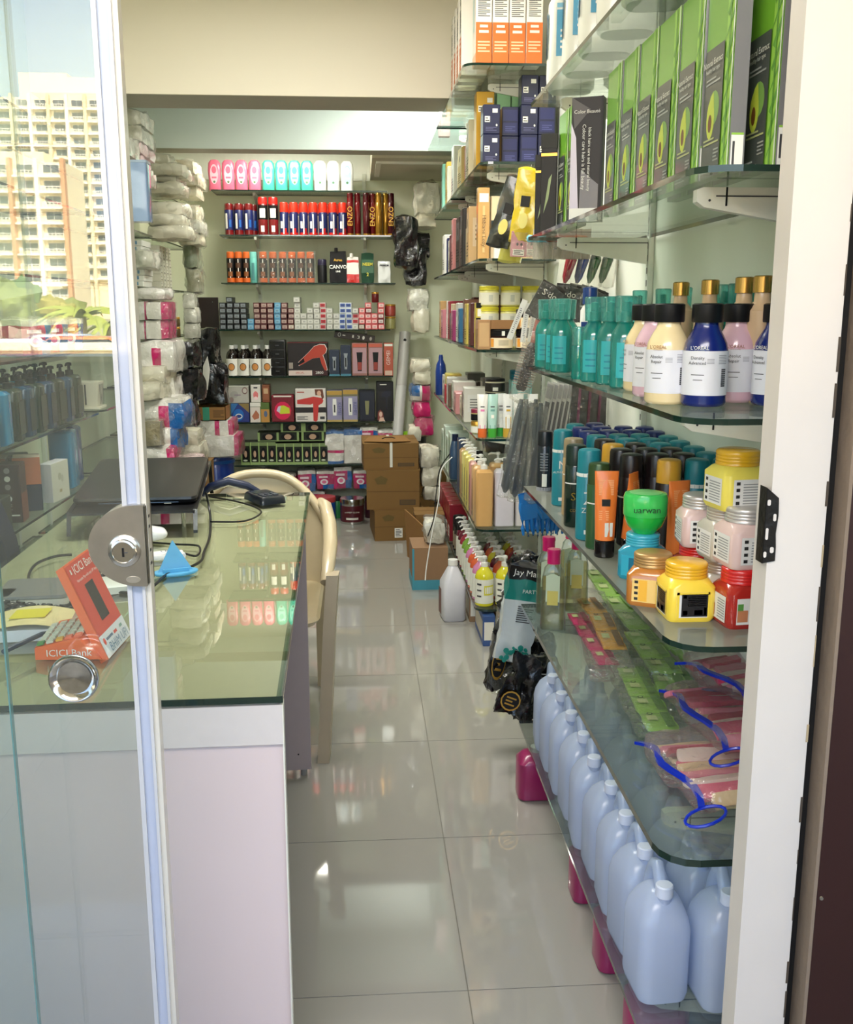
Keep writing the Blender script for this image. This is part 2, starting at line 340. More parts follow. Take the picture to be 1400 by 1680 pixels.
# ------------------------------------------------------------------ what the door glass mirrors: street, trees, two towers
MIR = 2.6
def my(D): return MIR - D
S(MB().box(-400, -420, -1.2, 400, -2.2, -1.0, M((170, 160, 130), .9)).build('trim_10'))
TW = M((240, 226, 190), .8, vary=.03, scale=.2); TW2 = M((226, 210, 172), .8, vary=.03, scale=.2); TWH = M((246, 240, 226), .7); TG = M((96, 104, 108), .2); TB = M((206, 150, 110), .8)
def tower(name, label, D, x0, x1, ztop, floors, bays, band, depth=14, roofs=()):
    """x0..x1 world, wall faces +y"""
    t = thing(name, label, 'building', ((x0 + x1) / 2, my(D), 0))
    W = x1 - x0; fh = 3.0
    MB().box(-W / 2, -depth, -1, W / 2, 0, ztop, TW).build('wall', t)
    bw = W / bays
    win = None; slab = None
    for fl_ in range(floors):
        z = ztop - fh * (fl_ + 1)
        if slab is None: slab = MB().box(-W / 2, 0, 0, W / 2, 1.3, .35, TWH).build('balcony_slab', t, (0, 0, z)); sl = slab
        else: sl = slab.copy(); C.objects.link(sl); sl.parent = t; sl.location = (0, 0, z)
        for b in range(bays):
            xx = -W / 2 + bw * (b + .5)
            if win is None:
                win = MB().box(-bw * .32, 0, .9, bw * .32, .08, 2.55, TWH).box(-bw * .29, .08, 1.0, -.05, .12, 2.45, TG).box(.05, .08, 1.0, bw * .29, .12, 2.45, TG).build('window', t, (xx, 0, z)); q = win
            else: q = win.copy(); C.objects.link(q); q.parent = t; q.location = (xx, 0, z)
            if (b + fl_) % 3 != 0:
                r = MB()
                for k in range(6): r.box(-bw * .35 + bw * .14 * k, 1.2, .35, -bw * .35 + bw * .14 * k + .12, 1.28, 1.25, TWH)
                r.box(-bw * .38, 1.18, 1.2, bw * .38, 1.3, 1.3, TWH)
                r.build('railing', t, (xx, 0, z))
    for b in range(bays + 1):
        MB().box(-.35, 0, -1, .35, 1.7, ztop + .6, band if b % 2 else TWH).build('pier', t, (-W / 2 + bw * b, 0, 0))
    for rx, rw, rh in roofs: MB().box(rx - rw / 2, -6, ztop, rx + rw / 2, -.5, ztop + rh, TW).build('roof_block', t)
tower('apartment_tower', 'tall cream apartment tower with dark window strips, topmost in the door glass', 272, -128, -64, 54, 15, 14, TW2, roofs=((-18, 9, 9), (-3, 7, 5), (17, 12, 6), (27, 8, 5)))
tower('apartment_block', 'lower cream apartment block with orange piers and white balconies mirrored in door glass', 210, -94, -58, 30, 10, 7, TB, roofs=((8, 12, 2),))
GRN = [M((120, 130, 60), .7, bump=.5, scale=3), M((150, 140, 60), .7, bump=.5, scale=3), M((84, 110, 54), .7, bump=.5, scale=3)]
def bush(name, label, D, px, py, wm, hm, k):
    p = hY(px, py, D); t = thing(name, label, 'tree', (p.x, my(D), -1))
    MB().tube([(0, 0, 0), (.1, 0, 1.2 + p.z), (0, 0, 1 + p.z)], .18, M((110, 90, 60), .9), 7).build('trunk', t)
    for q in range(7):
        a = q * 2.4; MB().puff(wm * .6, wm * .6, hm * .7, GRN[(k + q) % 3], .9, 5, wm * .12, 2.5 / wm * 2, q + k).build('foliage', t, (cos(a) * wm * .33, sin(a) * wm * .3, 1 + p.z + hm * (.1 + .09 * q) - hm * .3))
bush('street_tree', 'olive green street tree mirrored low at the left of the door glass', 60, 5, 520, 3.2, 2.2, 0)
bush('street_tree', 'yellowish street tree mirrored low in the middle of the door glass', 64, 95, 535, 2.6, 1.7, 1)
def palm(D, px, py, s, label):
    p = hY(px, py, D); t = thing('palm_tree', label, 'tree', (p.x, my(D), -1))
    MB().tube([(0, 0, 0), (.05, 0, 1 + p.z)], [.2, .12], M((130, 110, 80), .9), 7).build('trunk', t)
    fr = None
    for k in range(13):
        a = k * 2 * pi / 13
        m = MB(); v = []; 
        for i in range(7):
            u = i / 6; r_ = s * 1.9 * u; z = s * (.75 * u - 1.35 * u * u); wd = s * .22 * (1 - u) + .02; v += [(r_, -wd, z - wd * .7), (r_, 0, z), (r_, wd, z - wd * .7)]
        f = []
        for i in range(6): f += [(3 * i, 3 * i + 3, 3 * i + 4, 3 * i + 1), (3 * i + 1, 3 * i + 4, 3 * i + 5, 3 * i + 2)]
        if fr is None: fr = m.add(v, f, M((150, 160, 60), .6)).build('frond', t, (0, 0, 1 + p.z)); o = fr
        else: o = fr.copy(); C.objects.link(o); o.parent = t
        o.rotation_euler = (0, R.uniform(-.3, .3), a)
palm(46, 135, 515, 1.25, 'palm tree with drooping fronds mirrored beside the door seal'); palm(54, 178, 530, 1.3, 'yellow-green palm tree mirrored behind the door seal')
t = thing('street_wall', 'low beige compound wall mirrored above the parapet line', 'wall', (-6, my(30), 0))
MB().box(-16, -.2, -1, 6, 0, .2, M((226, 206, 170), .8)).build('wall_body', t); MB().box(-16, -.3, .2, 6, .1, .42, M((244, 234, 206), .7)).build('coping', t)
for k, (c1, px) in enumerate((((228, 228, 230), 25), ((222, 130, 60), 130), ((210, 214, 216), 75))):
    p = hY(px, 545, 34 + 1.5 * k); t = thing('parked_car', ('white', 'orange', 'silver')[k] + ' parked car mirrored behind the compound wall', 'car', (p.x, my(33 + 3 * k), -1))
    MB().rr([(.35, 2, .8, .3), (.8, 2.05, .82, .3), (.95, 1.9, .75, .3), (1.4, 1.1, .65, .3), (1.46, 1, .6, .3)], M(c1, .2, coat=1)).build('body', t)
    MB().rr([(1.0, 1.72, .77, .3), (1.36, 1.15, .68, .3)], M((30, 36, 40), .1)).build('windows', t)
    for sx in (-1.3, 1.3):
        for sy in (-.75, .75): MB().lathe([(-.1, .33), (.1, .33)], BLK, 14).xf(Matrix.Rotation(pi / 2, 4, 'X')).build('wheel', t, (sx, sy, .33))
# ================================================================== GLASS SHELVES, BRACKETS AND STANDARDS
def glass_shelf(label, x0, y0, x1, y1, z, corner=.05, th=.008, cut='', tex=None):
    t = thing('glass_shelf', label, 'shelf', ((x0 + x1) / 2, (y0 + y1) / 2, z - th), 0)
    w, d = (x1 - x0) / 2, (y1 - y0) / 2
    P = []
    for q, (sx, sy) in (('se', (1, -1)), ('ne', (1, 1)), ('nw', (-1, 1)), ('sw', (-1, -1))):
        if q in cut:
            n = 4
            a0 = {'se': -90, 'ne': 0, 'nw': 90, 'sw': 180}[q]
            for k in range(n + 1):
                a = radians(a0 + 90 * k / n); P.append((sx * (w - corner) + corner * cos(a), sy * (d - corner) + corner * sin(a)))
        else: P.append((sx * w, sy * d))
    n = len(P)
    v = [(a, b, 0) for a, b in P] + [(a, b, th) for a, b in P]
    MB().add(v, [tuple(range(n - 1, -1, -1)), tuple(range(n, 2 * n))], tex or SHELFGL).build('pane', t)
    MB().add(v, [(k, (k + 1) % n, (k + 1) % n + n, k + n) for k in range(n)], DKG).build('glass_edge', t)
    return t
def bracket_b():
    t = empty('shelf_bracket')      # hangs at the wall x=0, reaches -x
    L = .235
    v = []; 
    for y in (-.009, .009): v += [(0, y, -.0085), (-L + .01, y, -.0085), (-L, y, -.012), (-L, y, -.03), (-L + .012, y, -.038), (0, y, -.075)]
    MB().add(v, [(5, 4, 3, 2, 1, 0), (6, 7, 8, 9, 10, 11)] + [(k, (k + 1) % 6, (k + 1) % 6 + 6, k + 6) for k in range(6)], M((240, 238, 228), .35)).build('arm', t)
    MB().box(-L + .045, -.0105, -.036, -L + .0475, -.009, -.0085, BLK).box(-.0, -.0098, -.0225, -L + .03, -.009, -.0205, INK).build('pad_line', t)
    MB().lathe([(0, .002), (.001, .002)], INK, 8).xf(Matrix.Rotation(pi / 2, 4, 'X')).build('screw', t, (-L + .02, -.009, -.028))
    return t
BR = Proto(bracket_b, 'bracket')
ZS = [1.902, 1.562, 1.218, .879, .530, .167]
ZN = ['top', 'second highest', 'third', 'fourth', 'fifth, bag-laden', 'lowest']
SX0 = .46
MARB = GL((216, 226, 214), .08, .7, .5, .05, hz=(206, 208, 196))
for i, z in enumerate(ZS):
    glass_shelf('near right-hand glass shelf, %s of its six, dark green edge' % ('topmost' if i == 0 else 'lowest' if i == 5 else ORD[i] + ' from the top'), SX0, 1.365, XR - .012, 2.74, z, .06, .009 if i != 4 else .012, 'sw', tex=MARB if i == 3 else GL((236, 244, 240), .05, .45, .12, .02, hz=(206, 216, 210)) if i == 4 else None)  # pale haze in the fifth pane puts brightness into the glass
    for y, nm in ((1.55, 'near'), (2.62, 'far')):
        BR.put((XR - .018 - (0 if i != 4 else .0), y, z - (.0005 if i != 4 else .0045)), 0, 'white steel bracket at the %s end of the right-hand shelf %s' % (nm, ORD[i] + ' from the top'), 'shelf brackets near right')
ZT = [2.245, 1.914, 1.562, 1.216, .868, .50, .165]
for i, z in enumerate(ZT):
    nm = 'topmost' if i == 0 else 'lowest' if i == 6 else ORD[i] + ' from the top'
    glass_shelf('far right-hand glass shelf along the aisle, %s of its seven' % nm, SX0 - (.07 if i == 0 else 0), 3.80 if i == 0 else 3.86, XR - .012, 5.06, z, .05, .009, 'sw')
    glass_shelf('farthest right-hand glass shelf before the back wall, %s of its seven' % nm, SX0 - (.07 if i == 0 else 0), 5.075, XR - .012, 6.20, z - .004, .03, .009, 'nw')
    for y, q in ((4.1, 'nearer'), (4.92, 'middle'), (5.25, 'farther')):
        BR.put((XR - .018, y, z - .001 - (.004 if y > 5.06 else 0)), 0, 'white steel bracket, %s one under the far right-hand shelf %s' % (q, nm), 'shelf brackets far right')
def std_b():
    t = empty('shelf_standard')
    MB().box(-.014, -.012, 0, 0, .012, 2.15, M((232, 234, 226), .35)).build('rail', t)
    m = MB()
    for k in range(63): m.box(-.0145, -.003, .05 + k * .032, -.0140, .003, .066 + k * .032, INK)
    m.build('slots', t)['kind'] = 'stuff'
    return t
ST = Proto(std_b, 'wall rail')
for y, nm in ((1.55, 'behind the white jamb'), (2.62, 'at the far end of the near right shelves'), (4.1, 'at the near end of the far right shelves'), (5.25, 'deep in the far right shelves')):
    ST.put((XR - .001, y, .1), 0, 'white slotted wall rail ' + nm)
# back wall unit
ZB = [2.112, 1.838, 1.54, 1.243, .94, .638, .352]
BX = [(-.92, .19), (-.88, .24), (-.88, .24), (-.92, .205), (-.91, .22), (-.93, .215), (-.93, .21)]
for i, z in enumerate(ZB):
    glass_shelf('back wall glass shelf, %s of its seven' % ('topmost' if i == 0 else 'lowest' if i == 6 else ORD[i] + ' from the top'), BX[i][0], 6.58, BX[i][1], YB - .03, z, .03, .008)
def bbr():
    t = empty('shelf_bracket')
    v = []
    for x in (-.008, .008): v += [(x, 0, -.0085), (x, -.2, -.0085), (x, -.2, -.026), (x, 0, -.07)]
    MB().add(v, [(3, 2, 1, 0), (4, 5, 6, 7)] + [(k, (k + 1) % 4, (k + 1) % 4 + 4, k + 4) for k in range(4)], OFFW).build('arm', t); return t
BB = Proto(bbr, 'bracket', 'shelf brackets on the back wall')
SB = Proto(lambda: (lambda t: (MB().box(-.012, 0, 0, .012, .014, 1.95, M((216, 220, 204), .4)).build('rail', t), t)[1])(empty('shelf_standard')), 'wall rail')
for x, nm in ((-.66, 'left'), (.045, 'right')):
    SB.put((x, YB - .02, .3), 0, 'pale slotted rail on the back wall, the %s one' % nm)
    for i, z in enumerate(ZB): BB.put((x, YB - .02, z), 0, 'small back wall bracket on the %s rail, under the %s shelf from the top' % (nm, ORD[i]))
# ================================================================== BUILDERS
def cartonb(name, w, d, h, body, front=(), left=(), top=(), right=(), texts=(), lid=None):
    """closed box, front faces -y; texts = (string, x, z, size, mat, side, turned)"""
    def b():
        t = empty(name)
        e = min(w, d, h) * .03
        MB().rr([(0, w / 2 - e, d / 2 - e, e), (e, w / 2, d / 2, e), (h - e, w / 2, d / 2, e), (h, w / 2 - e, d / 2 - e, e)], body, 1).build('box_body', t, angle=30)
        if front or left or top or right:
            m = MB(); m.dec(w, d, h, front, 'F').dec(w, d, h, left, 'L').dec(w, d, h, top, 'T').dec(w, d, h, right, 'R').build('print', t)
        if lid: MB().rr([(h * .86, w / 2 + .0012, d / 2 + .0012, e), (h + .001, w / 2 + .0012, d / 2 + .0012, e)], lid, 1).build('lid', t)
        for s_, x, z, sz, mt, side, turn in texts:
            if side == 'F': loc = ((x - .5) * w, -d / 2 - .0045, z * h); rot = (pi / 2, turn, 0)
            elif side == 'L': loc = (-w / 2 - .0045, (.5 - x) * d, z * h); rot = (pi / 2, turn, -pi / 2)
            else: loc = ((x - .5) * w, (z - .5) * d, h + .0045); rot = (0, 0, turn)
            text(s_, sz, mt, t, loc, rot)
        return t
    return b
def canb(name, r, h, body, cap, capf=.28, bands=(), texts=(), dome=True, n=16, neck=None):
    def b():
        t = empty(name); hb = h * (1 - capf)
        MB().lathe([(0, r * .9), (.003, r), (hb - .004, r), (hb, r * .92)], body, n).build('can_body', t)
        cr = r * (.97 if dome else .9)
        MB().lathe([(hb - .001, cr), (h - .007, cr * .97), (h - .002, cr * .9), (h, cr * .7)], cap, n).build('cap', t)
        if bands:
            m = MB()
            for z0, z1, a0, a1, mt in bands: m.arc(r + .0004 + .0003 * bands.index((z0, z1, a0, a1, mt)), z0 * hb, z1 * hb, a0, a1, mt, 8 if a1 - a0 < 300 else 16)
            m.build('print', t)
        for s_, z, sz, mt in texts: text(s_, sz, mt, t, (0, -r - .003, z * hb), (pi / 2, 0, 0))
        return t
    return b
def jarb(name, r, h, body, lid, label=None, content=None, square=0, lidh=.25, extra=(), ribs=True):
    def b():
        t = empty(name); hb = h * (1 - lidh)
        if square:
            sq = square
            MB().rr([(0, r * .92, r * .92, sq), (.006, r, r, sq), (hb * .80, r, r, sq), (hb * .93, r * .86, r * .86, r * .5), (hb, r * .78, r * .78, r * .77)], body, 5).build('jar_body', t)
            lr = r * .86
        else:
            MB().lathe([(0, r * .88), (.005, r), (hb * .9, r), (hb, r * .9)], body, 22).build('jar_body', t); lr = r * 1.0
        prof = [(hb - .001, lr)]
        if ribs:
            for q in range(3): z = hb + (h - hb) * (.12 + q * .22); prof += [(z, lr), (z + .001, lr * .975), (z + .0025, lr)]
        prof += [(h - .003, lr), (h - .001, lr * .95), (h, lr * .9)]
        MB().lathe(prof, lid, 26).build('lid', t)
        if label:
            m = MB()
            if square:
                z0, z1 = hb * .12, hb * .72; q = r - square
                for side in range(4):
                    mm = MB(); mm.add([(-q, -r - .0005, z0), (q, -r - .0005, z0), (q, -r - .0005, z1), (-q, -r - .0005, z1)], [(0, 1, 2, 3)], label)
                    for it in extra:
                        x0, a, x1, c, mt = it; mm.add([(-q + 2 * q * x0, -r - .0009, z0 + (z1 - z0) * a), (-q + 2 * q * x1, -r - .0009, z0 + (z1 - z0) * a), (-q + 2 * q * x1, -r - .0009, z0 + (z1 - z0) * c), (-q + 2 * q * x0, -r - .0009, z0 + (z1 - z0) * c)], [(0, 1, 2, 3)], mt)
                    mm.xf(Matrix.Rotation(pi / 2 * side, 4, 'Z')); b0 = len(m.v); m.v += mm.v; m.f += [[i + b0 for i in f] for f in mm.f]; m.m += mm.m; m.s += mm.s
            else:
                m.arc(r + .0004, hb * .12, hb * .85, 0, 360, label, 22)
                for a0, z0, a1, z1, mt in extra: m.arc(r + .0009, hb * z0, hb * z1, a0, a1, mt, 5)
            m.build('label', t)
        return t
    return b
def pumpb(name, w, d, h, body, pumpm, label=None, square=True, r=.012, hp=.055, cont=None, extra=()):
    def b():
        t = empty(name)
        if square: MB().rr([(0, w / 2 * .95, d / 2 * .9, r), (.004, w / 2, d / 2, r), (h - .012, w / 2, d / 2, r), (h - .002, w / 2 * .82, d / 2 * .75, r), (h, .014, .014, .0139)], body, 3).build('bottle_body', t)
        else: MB().lathe([(0, w / 2 * .9), (.004, w / 2), (h * .74, w / 2), (h * .86, w / 2 * .85), (h * .95, w / 4), (h, .014)], body, 18).build('bottle_body', t)
        m = MB().lathe([(h, .015), (h + .016, .0145), (h + .018, .006), (h + .032, .005), (h + .033, .011), (h + .042, .011), (h + .045, .006)], pumpm, 12)
        m.tube([(0, 0, h + .038), (-.03, 0, h + .040), (-.042, 0, h + .034)], [.005, .0045, .003], pumpm, 6).build('pump', t)
        if label:
            m = MB()
            if square:
                m.add([(-w * .40, -d / 2 - .0005, h * .12), (w * .40, -d / 2 - .0005, h * .12), (w * .40, -d / 2 - .0005, h * .75), (-w * .40, -d / 2 - .0005, h * .75)], [(0, 1, 2, 3)], label)
                m.add([(-w / 2 - .0005, d * .36, h * .12), (-w / 2 - .0005, -d * .36, h * .12), (-w / 2 - .0005, -d * .36, h * .75), (-w / 2 - .0005, d * .36, h * .75)], [(0, 1, 2, 3)], label)
            else:
                m.arc(w / 2 + .0004, h * .08, h * .70, 0, 360, label, 18)
            for a0, z0, a1, z1, mt in extra: m.arc(w / 2 + .0009, h * z0, h * z1, a0, a1, mt, 5)
            m.build('label', t)
        return t
    return b
def bagb(name, w, d, h, m, seed=0, n=8, amp=.02, k=.35, f=14, fn=None, mf=None, wrap=None):
    def b():
        t = empty(name)
        MB().puff(w, d, h, m, k, n, amp, f, seed, fn, mf=mf).build('contents' if wrap else 'bag_body', t)
        if wrap: MB().puff(w * 1.05, d * 1.08, h * 1.05, wrap, k * .8, n, amp * 1.3, f * 1.4, seed + 5, fn, z=-h * .02).build('clear_wrap', t)
        return t
    return b
# ================================================================== BACK WALL SHELVES
def bpt(px, i, dy=0): z = ZB[i]; p = hY(px, 500, 6.63 + dy); return (p.x, 6.63 + dy, z)
def shampoo(col, lab):
    def b():
        t = empty('shampoo_bottle'); q = M(col, .3, coat=.4)
        MB().rr([(0, .034, .02, .015), (.004, .036, .022, .015), (.06, .034, .021, .015), (.12, .038, .022, .015), (.165, .034, .02, .015), (.182, .022, .016, .012), (.185, .012, .01, .009)], q, 3).build('bottle_body', t)
        m = MB(); m.dec(.07, .043, .185, [('o', .5, .52, .33, .33, M(lab, .4)), ('o', .5, .66, .2, .12, q), (.3, .38, .7, .44, q), ('o', .5, .27, .10, .04, M((90, 130, 90), .5))]); m.build('label', t)
        MB().rr([(.0, .030, .0205, .014), (.03, .031, .0215, .014)], M(tuple(int(v * .9) for v in col), .3), 3).build('cap', t)
        return t
    return b
for col, lab, xs, nm in (((236, 110, 140), (250, 190, 205), (361, 383, 404, 425), 'pink'), ((70, 190, 160), (150, 230, 205), (447, 468, 489, 509), 'sea-green'), ((236, 240, 240), (180, 215, 235), (530, 551, 573), 'white')):
    P = Proto(shampoo(col, lab), 'bottle', nm + ' lotion bottles on the top back shelf')
    for i, x in enumerate(xs): P.put(bpt(x, 0), R.uniform(-.08, .08), '%s lotion bottle on the top back shelf, %s %s one' % (nm, nth(i, len(xs)), nm.split('-')[-1]), sc=(1.08, 1, 1.0))
RED = M((196, 28, 24), .3, coat=.3); DRED = M((110, 16, 20), .25, coat=.3); ORG = M((206, 96, 34), .4); SHV = M((240, 236, 228), .5)
PA = Proto(canb('shaving_foam_can', .0265, .195, NAVY, DRED, .2, [(0, .2, 0, 360, DRED), (.25, .85, 225, 258, SHV), (.3, .6, 280, 310, M((30, 90, 170), .4))]), 'can')
PB = Proto(canb('shaving_foam_can', .031, .235, DRED, RED, .18, [(.5, .95, 0, 360, BLK), (.55, .85, 236, 304, SHV), (.1, .3, 250, 290, SHV)]), 'can')
PC = Proto(canb('shaving_foam_can', .0268, .205, NAVY, M((220, 44, 24), .3, coat=.3), .3, [(0, .12, 0, 360, RED), (.05, .9, 262, 278, M((250, 240, 235), .3)), (.3, .6, 225, 255, SHV), (.12, .3, 285, 310, RED)]), 'can')
for i, (x, yy) in enumerate(((379, 6.63), (387, 6.69), (395, 6.63), (403, 6.69), (411, 6.63), (419, 6.69))): PA.put((hY(x + 2, 500, yy).x, yy, ZB[1]), 0, 'short dark red shaving foam can, second back shelf, %s of six' % nth(i, 6), 'short dark red cans')
for i, x in enumerate((436, 453)): PB.put(bpt(x, 1), 0, 'taller black and red foam can, %s one of the pair' % ('left', 'right')[i], 'tall foam cans')
for i in range(7): PC.put(bpt(470 + i * 15.8, 1), R.uniform(-.3, .3), 'navy foam can with bright red cap, second back shelf, %s' % nth(i, 7), 'red-capped foam cans')
for i in range(6): PC.put(bpt(478 + i * 15.8, 1, .1), 0, 'navy foam can with red cap in the row behind, %s' % nth(i, 6), 'red-capped foam cans behind')
for k, (x, c, c2) in enumerate(((580, (110, 14, 22), 0), (592, (110, 14, 22), 0), (606, (80, 12, 24), 0), (616, (110, 14, 22), 0), (626, (190, 140, 50), 1), (637, (186, 138, 44), 1), (646, (70, 14, 24), 0))):
    mm = M(c, .18, .6 if c2 else .1, coat=.5); P = Proto(canb('hair_spray_can', .0215, .265, mm, mm if not c2 else mm, .22, [(.02, .06, 0, 360, GOLD)]), 'can')
    t = P.put(bpt(x - 3, 1, .02 * (k % 2)), 0, 'tall slim %s hair spray can at the right end, %s' % ('gold' if c2 else 'dark red', nth(k, 7)), 'tall hair spray cans')
    if k in (0, 3, 6): text('ENZO', .045, GOLD, t, (0, -.025, .12), (pi / 2, -pi / 2, 0))
PO = Proto(canb('foam_can', .0255, .195, BLK, ORG, .2, [(.02, .2, 0, 360, ORG), (.2, .95, 264, 276, SHV), (.6, .8, 230, 300, M((90, 60, 44), .4)), (.25, .45, 236, 300, M((140, 80, 40), .4))]), 'can')
for i, x in enumerate((379, 392, 405)): PO.put(bpt(x + 2, 2), 0, 'orange-capped black can on the third back shelf, %s of the loose three' % nth(i, 3), 'loose orange-capped cans')
Proto(canb('deodorant_can', .0255, .195, M((110, 190, 180), .3), M((120, 196, 188), .3), .2, [(.1, .8, 250, 290, M((70, 130, 130), .4))]), 'can').put(bpt(418, 2), 0, 'aqua can between orange-capped cans on the third back shelf')
for s_, xs, nm in ((0, (434, 450, 466), 'left'), (1, (481, 496, 511), 'right')):
    for i, x in enumerate(xs): PO.put(bpt(x, 2), 0, 'orange-capped can in the %s clear shrink wrap, %s of three' % (nm, nth(i, 3)), 'wrapped orange-capped cans')
    c = (bpt(xs[1], 2)); t = thing('shrink_wrap', 'crinkled clear wrap around the %s trio of orange-capped cans' % nm, 'plastic wrap', c)
    MB().puff(.19, .065, .2, WRAP, .06, 8, .004, 30, s_).build('film', t)
Proto(canb('small_bottle', .03, .15, BLK, M((40, 36, 60), .3), .25), 'bottle').put(bpt(530, 2), 0, 'small black bottle left of the black pouch on the back shelf')
def pouch(name, w, h, m, bands=(), txt=(), spout=None, d=.05):
    def b():
        t = empty(name)
        def fn(o):
            u = (o.z / h + .5); f = 1 - .75 * max(0, u) ** 1.5; return Vector((o.x * (1 - .12 * u if spout else 1), o.y * f, o.z))
        def mf(a, bb, c):
            for z0, z1, mt in bands:
                if z0 <= c <= z1: return mt
            return m
        MB().puff(w, d, h, m, .12, 9, .004, 30, len(name), fn, mf=mf).build('pouch_body', t)
        if spout: MB().lathe([(h - .004, .012), (h + .02, .011), (h + .022, .008)], spout, 12, x=-w * .1).build('spout_cap', t)
        for s_, z, sz, mt in txt: text(s_, sz, mt, t, (0, -d * (.63 - .38 * (z)) - .004, z * h), (radians(90), 0, 0), bold=.0008)
        return t
    return b
P = Proto(pouch('refill_pouch', .115, .2, M((14, 12, 16), .55, spec=.3), txt=(('CANVO', .5, .032, WHITE), ('LINE', .36, .014, WHITE), ('Acrea', .72, .022, M((220, 170, 60), .4))), spout=M((20, 20, 24), .3)), 'pouch').put(bpt(556, 2), 0, 'black refill pouch with white lettering on the third back shelf')
P = Proto(pouch('refill_pouch', .085, .165, M((226, 220, 214), .3), ((0, .38, RED), (.8, .86, RED)), spout=M((235, 230, 225), .4), d=.045), 'pouch').put(bpt(580, 2), 0, 'red and white refill pouch with a spout cap on the back shelf')
P = Proto(pouch('face_pack_pouch', .082, .19, M((16, 60, 38), .55, spec=.3), ((.3, .75, M((30, 84, 50), .3)),), (('NEEM', .62, .026, M((210, 200, 60), .4)), ('2', .28, .03, M((220, 210, 80), .4))), d=.035), 'pouch').put(bpt(604, 2), 0, 'dark green stand-up pouch with yellow lettering on the back shelf')
P = Proto(pouch('sachet_card', .082, .14, M((176, 180, 176), .22, .5), ((.05, .95, M((190, 192, 188), .3, .4)),), (('PREMIUM', .8, .014, INK),), d=.02), 'pouch').put(bpt(631, 2), 0, 'silver flat sachet leaning at the right end of the third back shelf')
# hair colour box stacks (every box a thing)
CN = {'k': ('black', (26, 28, 30), (128, 136, 140)), 'w': ('burgundy', (78, 24, 26), (176, 150, 140)), 'b': ('sky blue', (78, 140, 176), (130, 176, 200)), 's': ('silver white', (178, 178, 168), (206, 206, 198)),
      'r': ('red and white', (196, 176, 172), (170, 36, 48)), 'u': ('white and blue', (200, 208, 216), (60, 84, 150)), 'p': ('salmon red', (204, 84, 88), (232, 190, 186)), 'd': ('dark red', (130, 24, 30), (214, 200, 196)), 'm': ('brown', (110, 74, 60), (206, 196, 180))}
SBX = {}
for k, (nm, a, b_) in CN.items():
    SBX[k] = Proto(cartonb('hair_colour_box', .040, .15, .0335, M(a, .4), [(.12, .2, .88, .82, M(b_, .35)), (.3, .35, .7, .6, M(tuple(int(v * .8) for v in b_), .4))]), 'box')
cols = [(366, 'kkkkk', 0), (377.5, 'kkkkk', 1), (388.5, 'kkkkk', 0), (400, 'kkkkk', 0), (409.5, 'bb', 0)]
heights = {}
col_def = [(367, 'kkkkk'), (378.5, 'kkkkkk'), (390, 'kkkkk'), (401, 'kkkkk'), (412, 'bb'), (423, 'wwwww'), (434, 'wwwww'), (445, 'wwwww'), (456, 'bbbbb'), (467, 'wwwww'), (478, 'mwww'), (488.5, 'ssssss'), (499, 'sss'), (509.5, 'ssss'), (520, 'sssss'), (530.5, 'rrrrr'), (541, 'ssss'), (551.5, 'sss'), (562, 'uuuuu'), (572.5, 'uuuuu'), (583, 'srrs'), (593.5, 'mppp'), (604, 'pppdp'), (614.5, 'ppp'), (625, 'pddpp')]
for ci, (x, st) in enumerate(col_def):
    for ri, k in enumerate(st):
        xx = hY(x, 500, 6.66).x + R.uniform(-.0012, .0012)
        SBX[k].put((xx, 6.67 + R.uniform(-.004, .004), ZB[3] + ri * .0345), R.uniform(-.03, .03), '%s hair colour box, %s of the %s stack from the left' % (CN[k][0], nth(ri, len(st), 'from the bottom'), ORD[ci] if ci < 20 else ('twenty-first', 'twenty-second', 'twenty-third', 'twenty-fourth', 'twenty-fifth')[ci - 20]), 'hair colour boxes on the fourth back shelf')
jb = M((150, 120, 70), .3, vary=.4, scale=160)
Proto(jarb('hair_clip_jar', .036, .078, M((150, 60, 50), .3, vary=.6, scale=200), GOLD, lidh=.12, ribs=False), 'jar').put((hY(628 + 8, 500, 6.66).x + .018, 6.66, ZB[3] + .084), 0, 'gold-lidded jar of red beads, upper one at the right end')
Proto(jarb('hair_clip_jar', .036, .082, M((140, 136, 84), .3, vary=.6, scale=200), GOLD, lidh=.12, ribs=False), 'jar').put((hY(636, 500, 6.66).x + .018, 6.66, ZB[3]), 0, 'gold-lidded jar of pale beads standing under the red bead jar')
Proto(jarb('small_jar', .024, .068, M((96, 20, 24), .3, vary=.3, scale=200), GOLD, lidh=.15, ribs=False), 'jar').put((hY(616, 500, 6.66).x, 6.66, ZB[3] + .1725), 0, 'small dark red jar with gold lid on top of the salmon boxes')
# shelf 5
WPM = M((236, 234, 224), .4); OC = M((206, 140, 74), .4)
def medb():
    t = empty('syrup_bottle')
    MB().lathe([(0, .034), (.004, .037), (.13, .037), (.155, .03), (.17, .015), (.178, .014)], M((24, 16, 14), .15, coat=.5), 16).build('bottle_body', t)
    MB().lathe([(.178, .016), (.2, .016), (.202, .012)], WHITE, 12).build('cap', t)
    m = MB().arc(.0376, .005, .115, 180, 360, WPM, 10)
    for rr_, mt, e in ((.022, BLK, .0385), (.0185, OC, .039)):
        v = [(rr_ * cos(2 * pi * k / 16), -sqrt_(e * e - (rr_ * cos(2 * pi * k / 16)) ** 2) - .0006, .062 + rr_ * 1.15 * sin(2 * pi * k / 16)) for k in range(16)]
        m.add([(0, -e - .0008, .062)] + v, [(0, k + 1, (k + 1) % 16 + 1) for k in range(16)], mt)
    m.build('label', t); return t
sqrt_ = math.sqrt
MD = Proto(medb, 'bottle')
